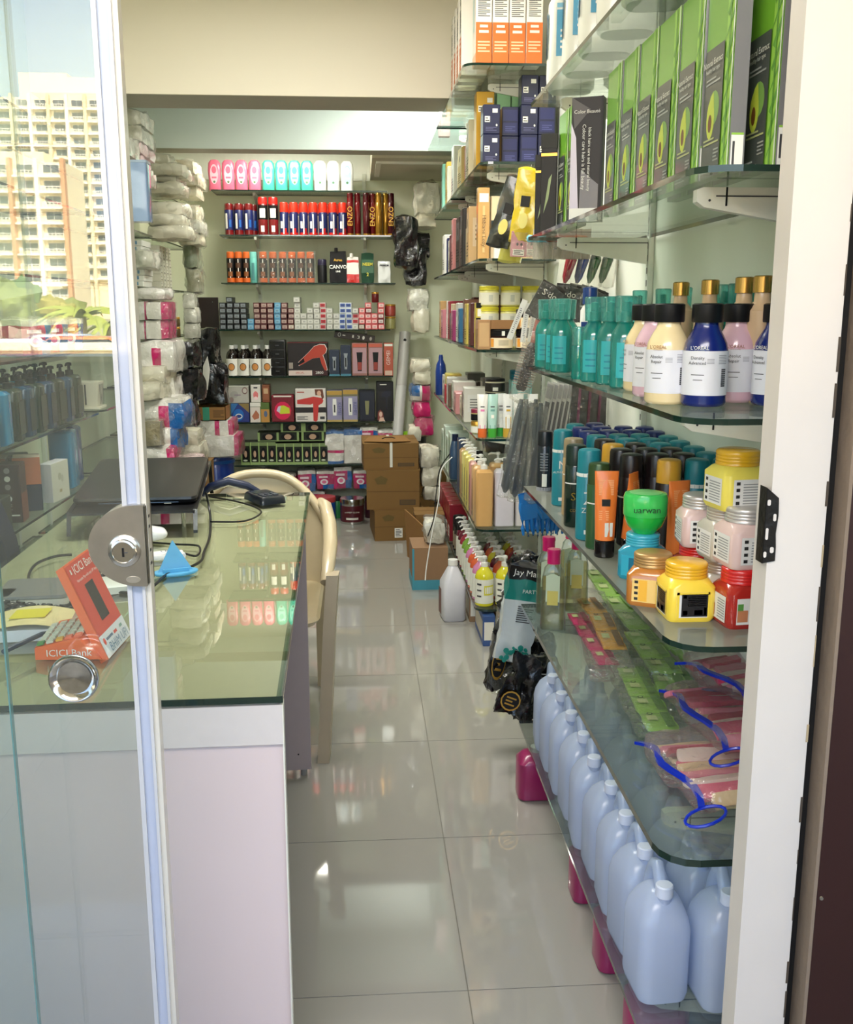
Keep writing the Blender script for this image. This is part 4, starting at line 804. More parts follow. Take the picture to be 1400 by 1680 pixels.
def roundb(col, dark):
    def b():
        t = empty('shampoo_bottle'); q = M(col, .22, coat=.5)
        MB().lathe([(0, .031), (.003, .0345), (.006, .0355), (.085, .0355), (.1, .033), (.112, .027), (.122, .021), (.128, .019), (.133, .019)], q, 30).build('bottle_body', t)
        m = MB(); pr = [(.132, .0235), (.134, .0245), (.160, .0245), (.162, .0215)]
        m.lathe(pr, BLK, 28).build('cap', t)
        m = MB().arc(.0358, .018, .088, 150, 330, LABW, 20).arc(.0358, .018, .088, -30, 20, LABW, 6)
        for k in range(9): m.arc(.0361, .032 + k * .0032, .0345 + k * .0032, 296, 312, INK, 2)
        for k in range(6): m.arc(.0361, .068 + k * .0025, .0690 + k * .0025, 286, 314, M((150, 150, 156), .4), 3)
        m.arc(.0361, .05, .0512, 216, 250, INK, 3).arc(.0361, .042, .043, 222, 246, INK, 3)
        [m.arc(.0361, .075 - .0022 * q_, .0758 - .0022 * q_, 256, 274, M((150, 150, 156), .4), 3) for q_ in range(4)]
        m.arc(.0362, .096, .0985, 225, 246, WHITE if dark else M((150, 90, 50), .4), 3) if False else None
        m.build('label', t)
        c = WHITE if dark else M((150, 90, 50), .4)
        def ct(s_, sz, z, deg, mt):
            a = radians(deg); text(s_, sz, mt, t, (.0366 * cos(a), .0366 * sin(a), z), (pi / 2, 0, a + pi / 2))
        ct("L'OREAL", .0078, .0925, 236, c); ct('PROFESSIONNEL', .0022, .0880, 236, c); ct('Density' if dark else 'Absolut', .0072, .077, 232, INK); ct('Advanced' if dark else 'Repair', .0072, .069, 232, INK)
        return t
    return b
BB_ = {'blue': Proto(roundb((18, 36, 110), 1), 'bottle'), 'cream': Proto(roundb((240, 218, 168), 0), 'bottle'), 'pink': Proto(roundb((226, 186, 200), 0), 'bottle')}
rb = [('blue', 1153, 668, 0, 'standing foremost in the middle of the row'), ('cream', 1092, 664, -.15, 'just left of the foremost blue one'), ('pink', 1070, 652, -.4, 'squeezed behind the left cream one'), ('cream', 1053, 643, -.9, 'leftmost and half hidden'),
      ('pink', 1203, 661, .2, 'just right of the foremost blue bottle'), ('pink', 1150, 630, 0, 'behind the foremost blue bottle'), ('blue', 1240, 661, -1.1, 'near the jamb, label turned away'), ('pink', 1222, 640, 0, 'in the second row near the jamb'), ('blue', 1268, 667, -.55, 'touching the white jamb edge')]
for k, px, py, rz, nm in rb:
    p = stand(px, py, ZS[2], .034); t = BB_[k].put((p.x, p.y, ZS[2]), rz, 'squat %s shampoo bottle with black lid, %s' % (k, nm))
    s_ = {0: 'rad'}.get(0)
for i, (px, py, tx, tz) in enumerate(((1120, 668, 'ied', .062),)):
    pass
t = cartonb('hair_ampoule_box', .062, .05, .182, M((24, 140, 170), .35, coat=.3), front=[('p', [(.16, .02), (.16, .55), (.22, .75), (.34, .75), (.40, .55), (.40, .02)], M((150, 206, 220), .3)), ('p', [(.5, .03), (.5, .45), (.58, .56), (.58, .72), (.66, .72), (.66, .56), (.8, .45), (.8, .03)], M((226, 228, 226), .3)), (.56, .72, .78, .86, WHITE), (.6, .74, .64, .84, INK), ('l', .2, .06, .36, .4, 6, TEAL), ('o', .65, .28, .1, .07, M((180, 120, 90), .4))], right=[('l', .1, .1, .9, .9, 20, M((16, 100, 130), .4))])
p = hZ(1262, 497, ZS[2] + .002)
Proto(t, 'box').put((.685, 1.50, ZS[2] + .162 * 0 + .0), -.05, 'teal ampoule box standing behind the round bottles at the jamb', sc=(1.1, 1, 1.63))
# fourth shelf: deodorants, tubes, jars
ZJ = ZS[3]
KC = {'black': (M((30, 34, 44), .25, coat=.3), M((24, 26, 32), .3)), 'teal': (M((26, 130, 146), .3, coat=.3), M((24, 128, 140), .35)), 'white': (M((226, 224, 220), .3), M((24, 40, 110), .3)), 'green': (M((40, 84, 44), .3, coat=.3), M((56, 80, 44), .25, .3)), 'deep': (M((14, 38, 30), .25, coat=.3), M((18, 40, 34), .3)), 'gold': (M((176, 150, 110), .3), M((150, 134, 104), .3)), 'yellow': (M((40, 30, 24), .3), M((226, 170, 56), .3)), 'dark': (M((34, 24, 24), .3), M((30, 22, 22), .3))}
def deo(k, h=.195, r=.0258, txt=()):
    bands = [(.04, .25, 285, 325, WPM), (.7, .72, 200, 340, SHV)] if k not in ('white',) else [(.0, .5, 180, 360, WHITE), (.75, .8, 180, 360, NAVY)]
    if k == 'teal': bands = [(.93, .98, 180, 360, WHITE), (.1, .16, 250, 300, WHITE)]
    if k == 'black': bands = [(.0, .08, 180, 360, M((150, 150, 156), .3)), (.1, .38, 250, 285, WPM)] + [(.45 + q * .06, .475 + q * .06, 235, 290, M((130, 134, 140), .4)) for q in range(7)]
    return canb('deodorant_can', r, h, KC[k][0], KC[k][1], .24, bands, txt, dome=True, n=18)
PD = {k: Proto(deo(k), 'can') for k in KC}
PZ = Proto(deo('teal', .198, .0262, (('Z', .62, .04, WHITE), ('Zayn', .45, .016, WHITE))), 'can'); PM_ = Proto(deo('teal', .198, .0262, (('M', .72, .03, WHITE), ('ALPH & WILD', .6, .008, WHITE))), 'can'); PS = Proto(deo('deep', .19, .0245, (('Sy', .5, .026, GOLD), ('COOL', .28, .009, GOLD))), 'can')
front = [(PD['black'], 893, 806, .021, .85, 'black deodorant can with grey small print, far corner of the fourth shelf'), (PM_, 921, 831, .025, .98, 'teal deodorant can with a big white letter, second along the front edge'), (PD['gold'], 938, 848, .025, .97, 'gold-topped can squeezed between the teal and dark green cans'),
         (PS, 942, 866, .0245, 1, 'dark green-black deodorant can with gold script at the front edge'), (PZ, 963, 888, .0262, 1, 'teal deodorant can with a large white Z'), (PD['green'], 979, 903, .0258, .93, 'olive green deodorant can with metallic cap by the orange tube')]
for P, px, py, r_, sc_, lb_ in front:
    p = stand(px, py, ZJ, r_); P.put((p.x, p.y, ZJ), -.15, lb_, sc=(min(sc_, 1), min(sc_, 1), sc_))
rows = [(.568, ['black', 'teal', 'white', 'white', 'teal', 'dark', 'yellow', 'dark', 'dark'], 2.66, .080), (.625, ['black', 'white', 'white', 'white', 'teal', 'teal', 'dark', 'dark', 'dark', 'yellow'], 2.68, .082), (.681, ['black', 'black', 'white', 'white', 'teal', 'teal', 'teal', 'dark', 'dark', 'teal'], 2.68, .082), (.735, ['black', 'black', 'white', 'white', 'teal', 'teal', 'teal', 'teal', 'teal', 'dark', 'teal'], 2.69, .094)]
for ri, (x, ks, y0, st) in enumerate(rows):
    for ci, k in enumerate(ks):
        PD[k].put((x + R.uniform(-.002, .002) - (.0 if x > .6 else .0), y0 - ci * st, ZJ), R.uniform(-.6, .4), '%s deodorant can, %s row behind the front edge, %s' % ({'white': 'navy-capped white', 'dark': 'blackish', 'deep': 'deep green', 'yellow': 'yellow-capped'}.get(k, k), ORD[ri], nth(ci, len(ks))), 'deodorant cans on the fourth shelf')
def tubeb(name, w, h, col, cap, capr=.02, prints=(), d=.036, txt=()):
    def b():
        t = empty(name); ch = .036
        rings = []
        for k in range(9):
            u = k / 8; a = w / 2 * (.82 + .18 * u); b_ = d / 2 * (1 - u) ** .7 + .0012
            rings.append([(a * cos(2 * pi * q / 20), b_ * sin(2 * pi * q / 20), ch + (h - ch) * u) for q in range(20)])
        MB().loft(rings, col).build('tube_body', t)
        MB().lathe([(0, capr * .95), (.003, capr), (ch - .002, capr), (ch, capr * .9)], cap, 20).build('cap', t)
        if prints:
            m = MB()
            for x0, z0, x1, z1, mt in prints:
                vs = []
                for xx, zz in ((x0, z0), (x1, z0), (x1, z1), (x0, z1)):
                    u = zz; a = w / 2 * (.82 + .18 * u); b_ = d / 2 * (1 - u) ** .7 + .0012; X = (xx - .5) * 2
                    vs.append((X * a, -b_ * math.sqrt(max(0, 1 - X * X * .9)) - .0012, ch + (h - ch) * u))
                m.add(vs, [(0, 1, 2, 3)], mt)
            m.build('print', t)
        for s_, z, sz, mt in txt: text(s_, sz, mt, t, (0, -d / 2 - .001, z * h), (pi / 2 - .1, 0, 0))
        return t
    return b
ORT = M((242, 128, 54), .3, coat=.3); LO = M((250, 170, 110), .35)
P = Proto(tubeb('hair_cream_tube', .048, .175, ORT, M((18, 14, 14), .2, coat=.5), .0205, [(.28, .50, .66, .60, BLK)] + [(.15, .66 + k * .025, .8, .675 + k * .025, LO) for k in range(9)] + [(.15, .3 + k * .03, .6, .312 + k * .03, LO) for k in range(5)] + [(.42, .06, .82, .26, WPM)], d=.04), 'tube')
p = stand(991, 916, ZJ, .02); P.put((p.x, p.y, ZJ), -.1, 'orange hair cream tube with a black cap standing at the front edge')
P.put((.548, 1.93, ZJ), .9, 'orange hair cream tube turned sideways behind the foremost orange tube', sc=.97); P.put((.60, 1.80, ZJ), .3, 'orange hair cream tube behind the green jar, between black lids')
def greenjar():
    t = empty('hair_food_jar'); g = M((60, 200, 90), .25, coat=.5)
    MB().lathe([(0, .018), (.003, .02), (.012, .029), (.026, .034), (.030, .0345)], M((34, 190, 70), .2, coat=.6), 28).build('jar_body', t)
    MB().lathe([(.030, .0358), (.031, .0362), (.060, .0362), (.066, .034), (.067, .03)], g, 28).build('lid', t)
    MB().lathe([(.0671, .027), (.0675, .026)], M((120, 200, 120), .3), 20).build('lid_print', t); text('uarwan', .015, M((20, 60, 40), .4), t, (-.004, -.0378, .044)); return t
JT = M((60, 170, 190), .3, coat=.4)
L2 = M((232, 230, 226), .4); IC = [(.08, .08 + .24 * q, .2, .2 + .24 * q, M((40, 40, 40), .4)) for q in range(4)]; LN = [(.3, .1 + .1 * q, .92, .14 + .1 * q, M((150, 150, 150), .4)) for q in range(8)]
JH = .088
def sj(name, body, lid, extra=(), lab=L2, r=.0375, h=JH): return Proto(jarb(name, r, h, body, lid, lab, square=.012, lidh=.24, extra=extra), 'jar')
YEL = M((248, 214, 70), .3, coat=.4); YL = M((236, 180, 40), .25, coat=.5); PNK = M((226, 196, 190), .35, coat=.3); RDJ = M((170, 40, 34), .2, coat=.6); AMB = M((190, 120, 50), .2, coat=.6); CLR = M((196, 190, 176), .25, coat=.4)
JY = sj('cream_jar', YEL, YL, [(.0, .0, .08, 1, YEL), (.95, .0, 1, 1, YEL), (.0, .9, 1, 1, YEL), (.15, .04, .95, .92, M((34, 32, 34), .35)), (.2, .76, .3, .88, M((150, 150, 150), .4)), (.55, .1, .8, .3, WPM), (.84, .1, .92, .4, WPM), (.2, .1, .34, .28, M((170, 170, 170), .4))] + [(.34, .46 + .07 * q, .9, .49 + .07 * q, SHV) for q in range(6)])
JYL = sj('cream_jar', M((240, 222, 96), .35, coat=.3), YL, IC + LN)
JP = sj('scrub_jar', PNK, CHROME if False else M((206, 200, 196), .3, .5), IC + LN); JR = sj('gel_jar', RDJ, M((206, 34, 34), .25, coat=.5), [(.02, .1, .35, .55, M((200, 130, 90), .5)), (.02, .5, .2, .8, M((90, 150, 70), .5))] + [(.5 + 0 * q, .1 + .1 * q, .95, .14 + .1 * q, M((150, 150, 150), .4)) for q in range(8)])
JA = sj('scrub_jar', AMB, M((190, 150, 96), .3, .5), IC + [(.22, .05, .5, .95, M((240, 180, 60), .4))], lab=M((238, 200, 120), .4)); JB = sj('gel_jar', M((40, 150, 176), .25, coat=.5), JT, [(.3, .2, .5, .9, M((20, 110, 140), .4))], lab=M((50, 170, 196), .4)); JC = sj('scrub_jar', CLR, M((200, 190, 180), .3, .5), IC + LN)
def jar(P, px, py, z, rz, lb, rad=.040, sc=1):
    p = stand(px, py, z, rad * sc); return P.put((p.x, p.y, z), rz, lb, sc=sc)
jar(JY, 1122, 1022, ZJ, .0, 'yellow square cream jar with a black back label, foremost on the fourth shelf', sc=1.05)
jar(JR, 1213, 1033, ZJ, .1, 'red gel jar with a red lid at the near corner by the jamb', sc=1.05)
a = jar(JA, 1068, 998, ZJ, -.5, 'amber scrub jar with a coppery lid behind the yellow jar')
b_ = jar(JB, 1052, 955, ZJ, -.7, 'turquoise gel jar under the green hair food jar', sc=.97)
Proto(greenjar, 'jar').put((b_.location.x + .002, b_.location.y, ZJ + JH * .97 + .0005), -.1, 'round green jar of hair food stacked on the turquoise jar', sc=(1.12, 1.12, 1.12))
t = JR.put((.592, 1.655, ZJ), .2, 'red-lidded gel jar hidden behind the amber and yellow jars'); JP.put((.592, 1.655, ZJ + JH + .0005), -.1, 'pink scrub jar stacked on the hidden red-lidded jar', sc=1.0)
JC.put((.600, 1.555, ZJ), 0, 'clear scrub jar at the bottom behind the yellow jar'); JC.put((.600, 1.555, ZJ + JH + .0005), .1, 'clear scrub jar in the middle of the stack under the yellow jar')
JYL.put((.605, 1.535, ZJ + 2 * JH + .001), .15, 'pale yellow cream jar topmost on the stacked scrub jars', sc=1.08)
rj_ = Proto(jarb('scrub_jar', .0375, JH, PNK, M((196, 176, 130), .3, .4), L2, square=.012, lidh=.24, extra=IC + LN), 'jar')
JP2 = JP.put((.657, 1.47, ZJ + JH * 1.05 + .0005), .1, 'pink scrub jar stacked near the jamb, right of the others', sc=1.08)
JR.put((.657, 1.47, ZJ), 0, 'red-lidded gel jar carrying the pink scrub jar near the jamb', sc=1.05) if False else None
JC.put((.68, 1.56, ZJ), 0, 'clear scrub jar deep in the corner behind the stacks'); JC.put((.68, 1.56, ZJ + JH + .0005), 0, 'clear scrub jar stacked deep in the corner behind the pink jar')
# move the stacked pink jar onto the foremost red one
for o in C.objects:
    if o.get('label') == 'pink scrub jar stacked near the jamb, right of the others':
        for r_ in C.objects:
            if r_.get('label', '').startswith('red gel jar with a red lid'): o.location = (r_.location.x + .006, r_.location.y + .012, ZJ + JH * 1.05 + .0005); o['label'] = 'pink scrub jar stacked on the foremost red jar beside the jamb'
# fifth shelf: clear bottles, sachet strips, zip bags
ZL = ZS[4]
PKC = M((214, 30, 110), .3, coat=.3); LIQ = GL((236, 230, 200), .05, .5, .10, .03, hz=(236, 226, 180))
def oilb():
    t = empty('oil_bottle')
    MB().rr([(0, .026, .016, .010), (.005, .029, .018, .011), (.12, .028, .0175, .011), (.15, .022, .0165, .011), (.163, .012, .012, .0119)], CLEARP, 4).build('bottle_body', t)
    MB().rr([(.003, .026, .0155, .009), (.128, .0255, .015, .009), (.129, .02, .012, .009)], LIQ, 3).build('oil', t)
    MB().rr([(.162, .0155, .0135, .0134), (.185, .0155, .0135, .0134), (.189, .0165, .0145, .014), (.197, .0155, .0135, .0134)], PKC, 4).build('cap', t)
    m = MB().dec(.058, .036, .16, [(.22, .45, .78, .85, M((206, 220, 190), .35)), ('o', .5, .8, .28, .08, M((206, 220, 190), .35)), (.28, .4, .72, .62, M((220, 206, 110), .35))], 'F')
    m.dec(.058, .036, .16, [(.2, .02, .8, .6, M((176, 150, 190), .35)), (.2, .1, .8, .2, M((150, 30, 110), .35)), ('l', .3, .22, .7, .56, 6, M((70, 50, 110), .4))], 'R').build('label', t)
    return t
P = Proto(oilb, 'bottle', 'clear oil bottles with pink caps')
for k, (px, py, nm) in enumerate(((906, 1035, 'foremost'), (899, 1010, 'directly behind the foremost'), (945, 1005, 'front right, half under the jar shelf'), (936, 985, 'rear right, farthest back'))):
    p = stand(px, py, ZL, .018); P.put((p.x, p.y + .01 * (k % 2), ZL), -.25, 'clear oil bottle with a magenta cap, %s' % nm, sc=1.12)
def strip(name, pts, w, col, dark, label, lift=.012, logo=True, cnt=None, grp=None):
    """string of puffy sachets along pts (x,y,z) lying on glass"""
    t = thing(name, label, 'sachets', pts[0], 0, grp); o = Vector(pts[0])
    P = [Vector(p) - o for p in pts]; L = [0]
    for a, b in zip(P, P[1:]): L.append(L[-1] + (b - a).length)
    n = cnt or max(2, int(L[-1] / .055))
    def at(s):
        for k in range(len(P) - 1):
            if s <= L[k + 1] or k == len(P) - 2: u = (s - L[k]) / max(1e-6, L[k + 1] - L[k]); return P[k].lerp(P[k + 1], u), (P[k + 1] - P[k]).normalized()
    sl = L[-1] / n
    for k in range(n):
        p, d = at((k + .5) * sl); up = Vector((0, 0, 1)); s_ = d.cross(up).normalized(); u_ = s_.cross(d)
        m = MB().puff(w, sl * .97, .012, col, .10, 6, .003, 60, k, fn=lambda o_: Vector((o_.x, o_.y, o_.z * (1 - (abs(o_.y) / (sl / 2)) ** 3 * .85))))
        m.add([(-w * .42, -sl * .4, .0142), (-w * .12, -sl * .4, .0142), (-w * .12, sl * .4, .0142), (-w * .42, sl * .4, .0142)], [(0, 1, 2, 3)], dark)
        m.add([(w * .05, -sl * .2, .0142), (w * .38, -sl * .2, .0142), (w * .38, sl * .05, .0142), (w * .05, sl * .05, .0142)], [(0, 1, 2, 3)], M((200, 214, 150), .4))
        if logo: m.lathe([(.0142, .006), (.0146, .006)], BLK, 10, x=w * .22, y=-sl * .3).lathe([(.0147, .004), (.0149, .004)], col, 10, x=w * .22, y=-sl * .3)
        mt = Matrix(((s_.x, d.x, u_.x, p.x), (s_.y, d.y, u_.y, p.y), (s_.z, d.z, u_.z, p.z), (0, 0, 0, 1)))
        m.xf(mt).build('sachet', t)
    return t
GS = M((150, 196, 90), .3, coat=.4, bump=.3, scale=60); GD = M((96, 140, 64), .4); OS = M((232, 172, 60), .3, coat=.4, bump=.3, scale=60); OD = M((120, 80, 30), .4); MS = M((200, 50, 110), .3, coat=.4, bump=.3, scale=60); MD_ = M((120, 20, 60), .4)
def Z(px, py, z): p = hZ(px, py, z); return (p.x, p.y, z)
def film(name, pts, w, label, h=.02, seed=0):
    a, b = Vector(pts[0]), Vector(pts[-1]); d = b - a; t = thing('clear_bag', label, 'plastic bag', (a + b) / 2, math.atan2(d.y, d.x) - pi / 2)
    MB().puff(w, d.length, h, WRAP, .12, 10, .008, 24, seed, z=-.0).build('film', t); return t
strip('sachet_strip', [Z(978, 938, ZL + .01), Z(1010, 985, ZL + .01), Z(1050, 1030, ZL + .01), Z(1085, 1068, ZL + .01)], .075, GS, GD, 'string of bright green sachets reaching up under the jar shelf', cnt=5)
strip('sachet_strip', [Z(960, 985, ZL + .014), Z(985, 1015, ZL + .014), Z(1010, 1070, ZL + .014)], .058, OS, OD, 'string of orange-yellow sachets beside the clear oil bottles', cnt=3)
strip('sachet_strip', [Z(945, 1010, ZL + .003), Z(970, 1050, ZL + .003), Z(1000, 1095, ZL + .003)], .05, MS, MD_, 'string of magenta sachets under the orange-yellow string', cnt=4, logo=False)
strip('sachet_strip', [Z(1045, 1040, ZL + .022), Z(1090, 1100, ZL + .02), Z(1105, 1140, ZL + .016)], .07, GS, GD, 'string of green sachets in the middle of the fifth shelf', cnt=4)
strip('sachet_strip', [Z(1035, 1100, ZL + .003), Z(1065, 1160, ZL + .003), Z(1090, 1205, ZL + .003)], .065, GS, GD, 'nearest string of green sachets, ending beside the red bags', cnt=4)
strip('sachet_strip', [Z(1115, 1060, ZL + .02), Z(1150, 1085, ZL + .02)], .09, GS, GD, 'green sachets packed under the blue bag loop near the wall', cnt=3)
strip('sachet_strip', [Z(1080, 1085, ZL + .004), Z(1120, 1135, ZL + .004)], .08, M((70, 130, 50), .3, coat=.4), GD, 'darker green sachets lying between the strings', cnt=3)
film('clear_bag', [Z(1030, 1100, ZL + .001), Z(1092, 1215, ZL + .001)], .11, 'crinkled clear bag around the nearest green sachets', .035, 1)
film('clear_bag', [Z(1040, 1030, ZL + .001), Z(1110, 1140, ZL + .001)], .12, 'crinkled clear bag around the middle green sachets', .055, 4)
film('clear_bag', [Z(965, 985, ZL + .001), Z(1005, 1120, ZL + .001)], .10, 'crinkled clear bag around the orange and magenta sachets', .035, 7)
ZIP = M((20, 50, 190), .25, coat=.5)
RS = [M((220, 70, 110), .35), M((236, 214, 160), .4), M((230, 130, 150), .35), M((180, 40, 70), .35), M((238, 222, 206), .4)]
def zipbag(label, c, L, W, Hh, yaw, seed, loop=True, curve=.02):
    t = thing('zip_bag', label, 'bag', c, yaw); r_ = random.Random(seed)
    for k in range(11):
        x = (k - 5) * W / 12.5; z = Hh * (.30 + .25 * r_.random()) * (1 - (abs(x) / W) ** 2 * 1.5)
        MB().puff(W / 9, L * r_.uniform(.6, .82), .012, RS[(k + seed) % 5], .12, 5, .002, 60, k).build('wax_strip', t, (x, r_.uniform(-.02, .01), z), (0, r_.uniform(-.7, .7), r_.uniform(-.1, .1)))
    for k in range(5): MB().puff(W / 7, L * .5, .010, RS[(k * 2 + seed) % 5], .12, 5, .002, 60, k).build('wax_strip', t, ((k - 2) * W / 6, .0, Hh * .08), (0, r_.uniform(-.3, .3), r_.uniform(-.15, .15)))
    MB().puff(W, L, Hh, ZFILM, .5, 12, .012, 16, seed).build('clear_film', t)
    pts = [(W * .52 * cos(a) * (1 if True else 1) * 0 - W / 2 + W * u, -L / 2 * (1 + .0) + .012 * sin(3 * u * pi), Hh * .45 + curve * sin(u * pi)) for u, a in [(k / 10, 0) for k in range(11)]]
    m = MB()
    rings = []
    for p in pts:
        rings.append([(p[0], p[1] + a, p[2] + b) for a, b in ((-.006, -.003), (-.006, .003), (.006, .003), (.006, -.003))])
    m.loft(rings, ZIP).build('zip_edge', t)
    if loop: MB().tube([(W / 2 + .022 + .024 * cos(a), -L / 2 - .004 + .034 * sin(a), Hh * .4 + .01 * sin(a)) for a in [2 * pi * k / 16 for k in range(16)]], .0028, ZIP, 6, True).build('pull_loop', t)
    return t
def placebag(label, p0, p1, L, Hh, z, seed, **k):
    """zip edge from pixel p0 to p1 at height z"""
    a = hZ(*p0, z); b = hZ(*p1, z); d = b - a; W = Vector((d.x, d.y, 0)).length; yaw = math.atan2(d.y, d.x); n = Vector((-d.y, d.x, 0)).normalized(); c = (a + b) / 2 + n * L / 2
    return zipbag(label, (c.x, c.y, z), L, W, Hh, yaw, seed, **k)
placebag('nearest blue-edged clear bag of red wax strips, its loop hanging over the shelf edge', (1045, 1240), (1150, 1350), .19, .06, ZL + .002, 1)
placebag('second blue-edged bag of red wax strips, lying behind the nearest', (1085, 1150), (1190, 1250), .16, .05, ZL + .058, 2)
placebag('third blue-edged clear bag of wax strips, beneath the jamb corner', (1110, 1105), (1225, 1165), .15, .05, ZL + .105, 3, loop=False)
t = thing('zip_loop', 'dark blue bag loop rising by the wall behind the green sachets', 'bag loop', (.70, 1.84, ZL + .03))
MB().tube([(-.06, 0, .02), (-.02, -.01, .06), (.03, -.03, .07), (.05, -.08, .045), (.04, -.12, .02)], .005, M((16, 30, 110), .3), 7).build('loop', t)
# lowest shelf: jerrycans
JUG = GL((214, 224, 246), .04, .3, .92, .22, hz=(218, 230, 252))
def jug():
    t = empty('jerrycan'); w, d, h = .047, .058, .125
    MB().rr([(0, w * .78, d * .82, .02), (.005, w * .93, d * .95, .022), (.016, w, d, .024), (h, w, d, .024), (h + .018, w * .93, d * .93, .026), (h + .040, w * .72, d * .72, .026), (h + .052, w * .45, d * .5, .02), (h + .056, .016, .02, .0159)], JUG, 4).build('can_body', t)
    MB().lathe([(h + .036, .0135), (h + .062, .0125)], JUG, 16, y=-.026).build('neck', t)
    MB().lathe([(h + .052, .0145), (h + .053, .0155), (h + .070, .0155), (h + .072, .0135)], M((222, 228, 246), .35), 18, y=-.026).build('screw_cap', t)
    MB().tube([(0, -.012, h + .046), (0, -.002, h + .072), (0, .010, h + .086), (0, .024, h + .080), (0, .038, h + .055), (0, .050, h + .015), (0, .053, h - .01)], [.012, .0115, .011, .0115, .012, .012, .008], JUG, 10).build('handle', t)
    return t
P = Proto(jug, 'jerrycan', 'translucent bluish jerrycans on the lowest right shelf')
for k in range(9): P.put((.520 + R.uniform(-.003, .003), 1.553 + .1265 * k, ZS[5]), R.uniform(-.1, .1), 'translucent pale blue jerrycan on the lowest shelf, aisle row, %s' % nth(k, 9, 'from the front'), sc=(1, 1, 1.12))
for k in range(9): P.put((.622 + R.uniform(-.003, .003), 1.525 + .1265 * k, ZS[5]), R.uniform(-.1, .1), 'translucent pale blue jerrycan on the lowest shelf, middle row, %s' % nth(k, 9, 'from the front'), sc=(1, 1, 1.12))
for k in range(7): P.put((.718, 1.66 + .14 * k, ZS[5]), R.uniform(-.05, .05), 'translucent pale blue jerrycan on the lowest shelf, wall row, %s' % nth(k, 7, 'from the front'), sc=(.85, 1, 1.12))
# magenta cans on the floor under the lowest shelf
def mcan(name, col):
    def b():
        t = empty(name); MB().rr([(0, .05, .04, .02), (.005, .055, .045, .02), (.105, .055, .045, .02), (.125, .04, .03, .02), (.13, .016, .016, .0159)], M(col, .3, coat=.3), 3).build('can_body', t)
        MB().lathe([(.128, .018), (.142, .018)], WHITE, 14).build('cap', t); return t
    return b
P = Proto(mcan('magenta_can', (150, 30, 90)), 'can')
for k, y in enumerate((2.60, 2.1, 1.85, 1.6)): P.put((.49 if k == 0 else .54, y, 0), 0, 'magenta plastic can on the floor under the lowest right shelf, %s' % nth(3 - k, 4, 'from the front'), sc=(1, 1, 1.0) if k else (1, 1, 1.05))
# ================================================================== ITEMS HANGING IN THE GAP BEFORE THE FAR SHELVES
HK = M((200, 204, 204), .2, .9)
def hook_b():
    t = empty('wall_hook'); MB().tube([(0, 0, 0), (-.12, 0, .0), (-.20, 0, -.005), (-.215, 0, .012)], .0022, HK, 6).build('wire', t); MB().box(-.002, -.012, -.02, 0, .012, .02, HK).build('plate', t); return t
HP = Proto(hook_b, 'hook')
def card(name, w, h, d, items, texts=(), body=WHITE, wrap=True):
    """flat pack hanging from its top centre, faces -y"""
    def b():
        t = empty(name); m = MB().box(-w / 2, -.0008, -h, w / 2, .0008, 0, body)
        m2 = MB().dec(w, .0016, h, items); m2.xf(Matrix.Translation((0, 0, -h))); m.build('card', t); m2.build('print', t) if items else None
        for s_, x, z, sz, mt in texts: text(s_, sz, mt, t, ((x - .5) * w, -.004, -h + z * h))
        if wrap: MB().puff(w * 1.02, d, h * .92, WRAP, .1, 6, .004, 30, 3).xf(Matrix.Translation((0, -d * .4, -h * .98))).build('blister', t)
        return t
    return b
def hang(P, px, py, Y, label, rz=0, sc=None, hookx=True, group=None, rot=None, cat=None):
    p = hY(px, py, Y); return P.put((p.x, p.y, p.z), rz, label, sc=sc, group=group, rot=rot, cat=cat)
# small lidded tubes in blisters in a row at the top
cols = [((120, 190, 210), 'pale blue'), ((90, 170, 196), 'blue'), ((110, 60, 40), 'brown'), ((180, 40, 30), 'red'), ((190, 80, 30), 'rust'), ((206, 96, 30), 'orange')]
for k, (c, nm) in enumerate(cols):
    P = Proto(lambda c=c: (lambda t: (MB().box(-.02, -.001, -.085, .02, .001, 0, M((170, 160, 150), .3)).build('card', t), MB().lathe([(-.02, .010), (.02, .0105), (.022, .008)], M(c, .25, coat=.4), 14).xf(Matrix.Rotation(pi / 2, 4, 'X')).build('tube_cap', t, (0, -.02, -.028)), MB().puff(.04, .03, .055, WRAP, .2, 5, .003, 30, 2).xf(Matrix.Translation((0, -.016, -.085))).build('blister', t), t)[-1])(empty('blister_pack')), 'blister pack')
    hang(P, 884 + k * 15.5, 376, 2.95 - .0 * k, 'blister pack with a %s round cap hanging under the second shelf' % nm, -.9)
# foil brush packs red blue green
for k, (c, nm) in enumerate((((150, 24, 50), 'red'), ((24, 50, 130), 'blue'), ((30, 90, 40), 'green'), ((34, 80, 40), 'dark green'))):
    def fb(c=c):
        t = empty('brush_pack'); MB().tube([(0, 0, 0), (-.006, 0, -.07), (-.02, 0, -.13), (-.024, 0, -.15)], [.017, .017, .012, .004], M(c, .15, coat=.6), 10).build('handle', t)
        MB().puff(.044, .03, .16, WRAP, .15, 7, .006, 30, 4).xf(Matrix.Translation((-.01, 0, -.165)) @ Matrix.Rotation(.14, 4, 'Y')).build('clear_sleeve', t); return t
    hang(Proto(fb, 'brush'), 942 + k * 20, 392, 2.98, 'brush with a %s handle in clear foil, hanging above the turquoise sprays' % nm, 0, sc=(1, 1, .85))
BP = Proto(card('accessory_pack', .075, .11, .02, [(.06, .5, .94, .95, BLK), (.06, .05, .94, .48, M((56, 50, 46), .3))], (('S·do', .5, .72, .026, OFFW),), M((24, 20, 20), .3)), 'pack')
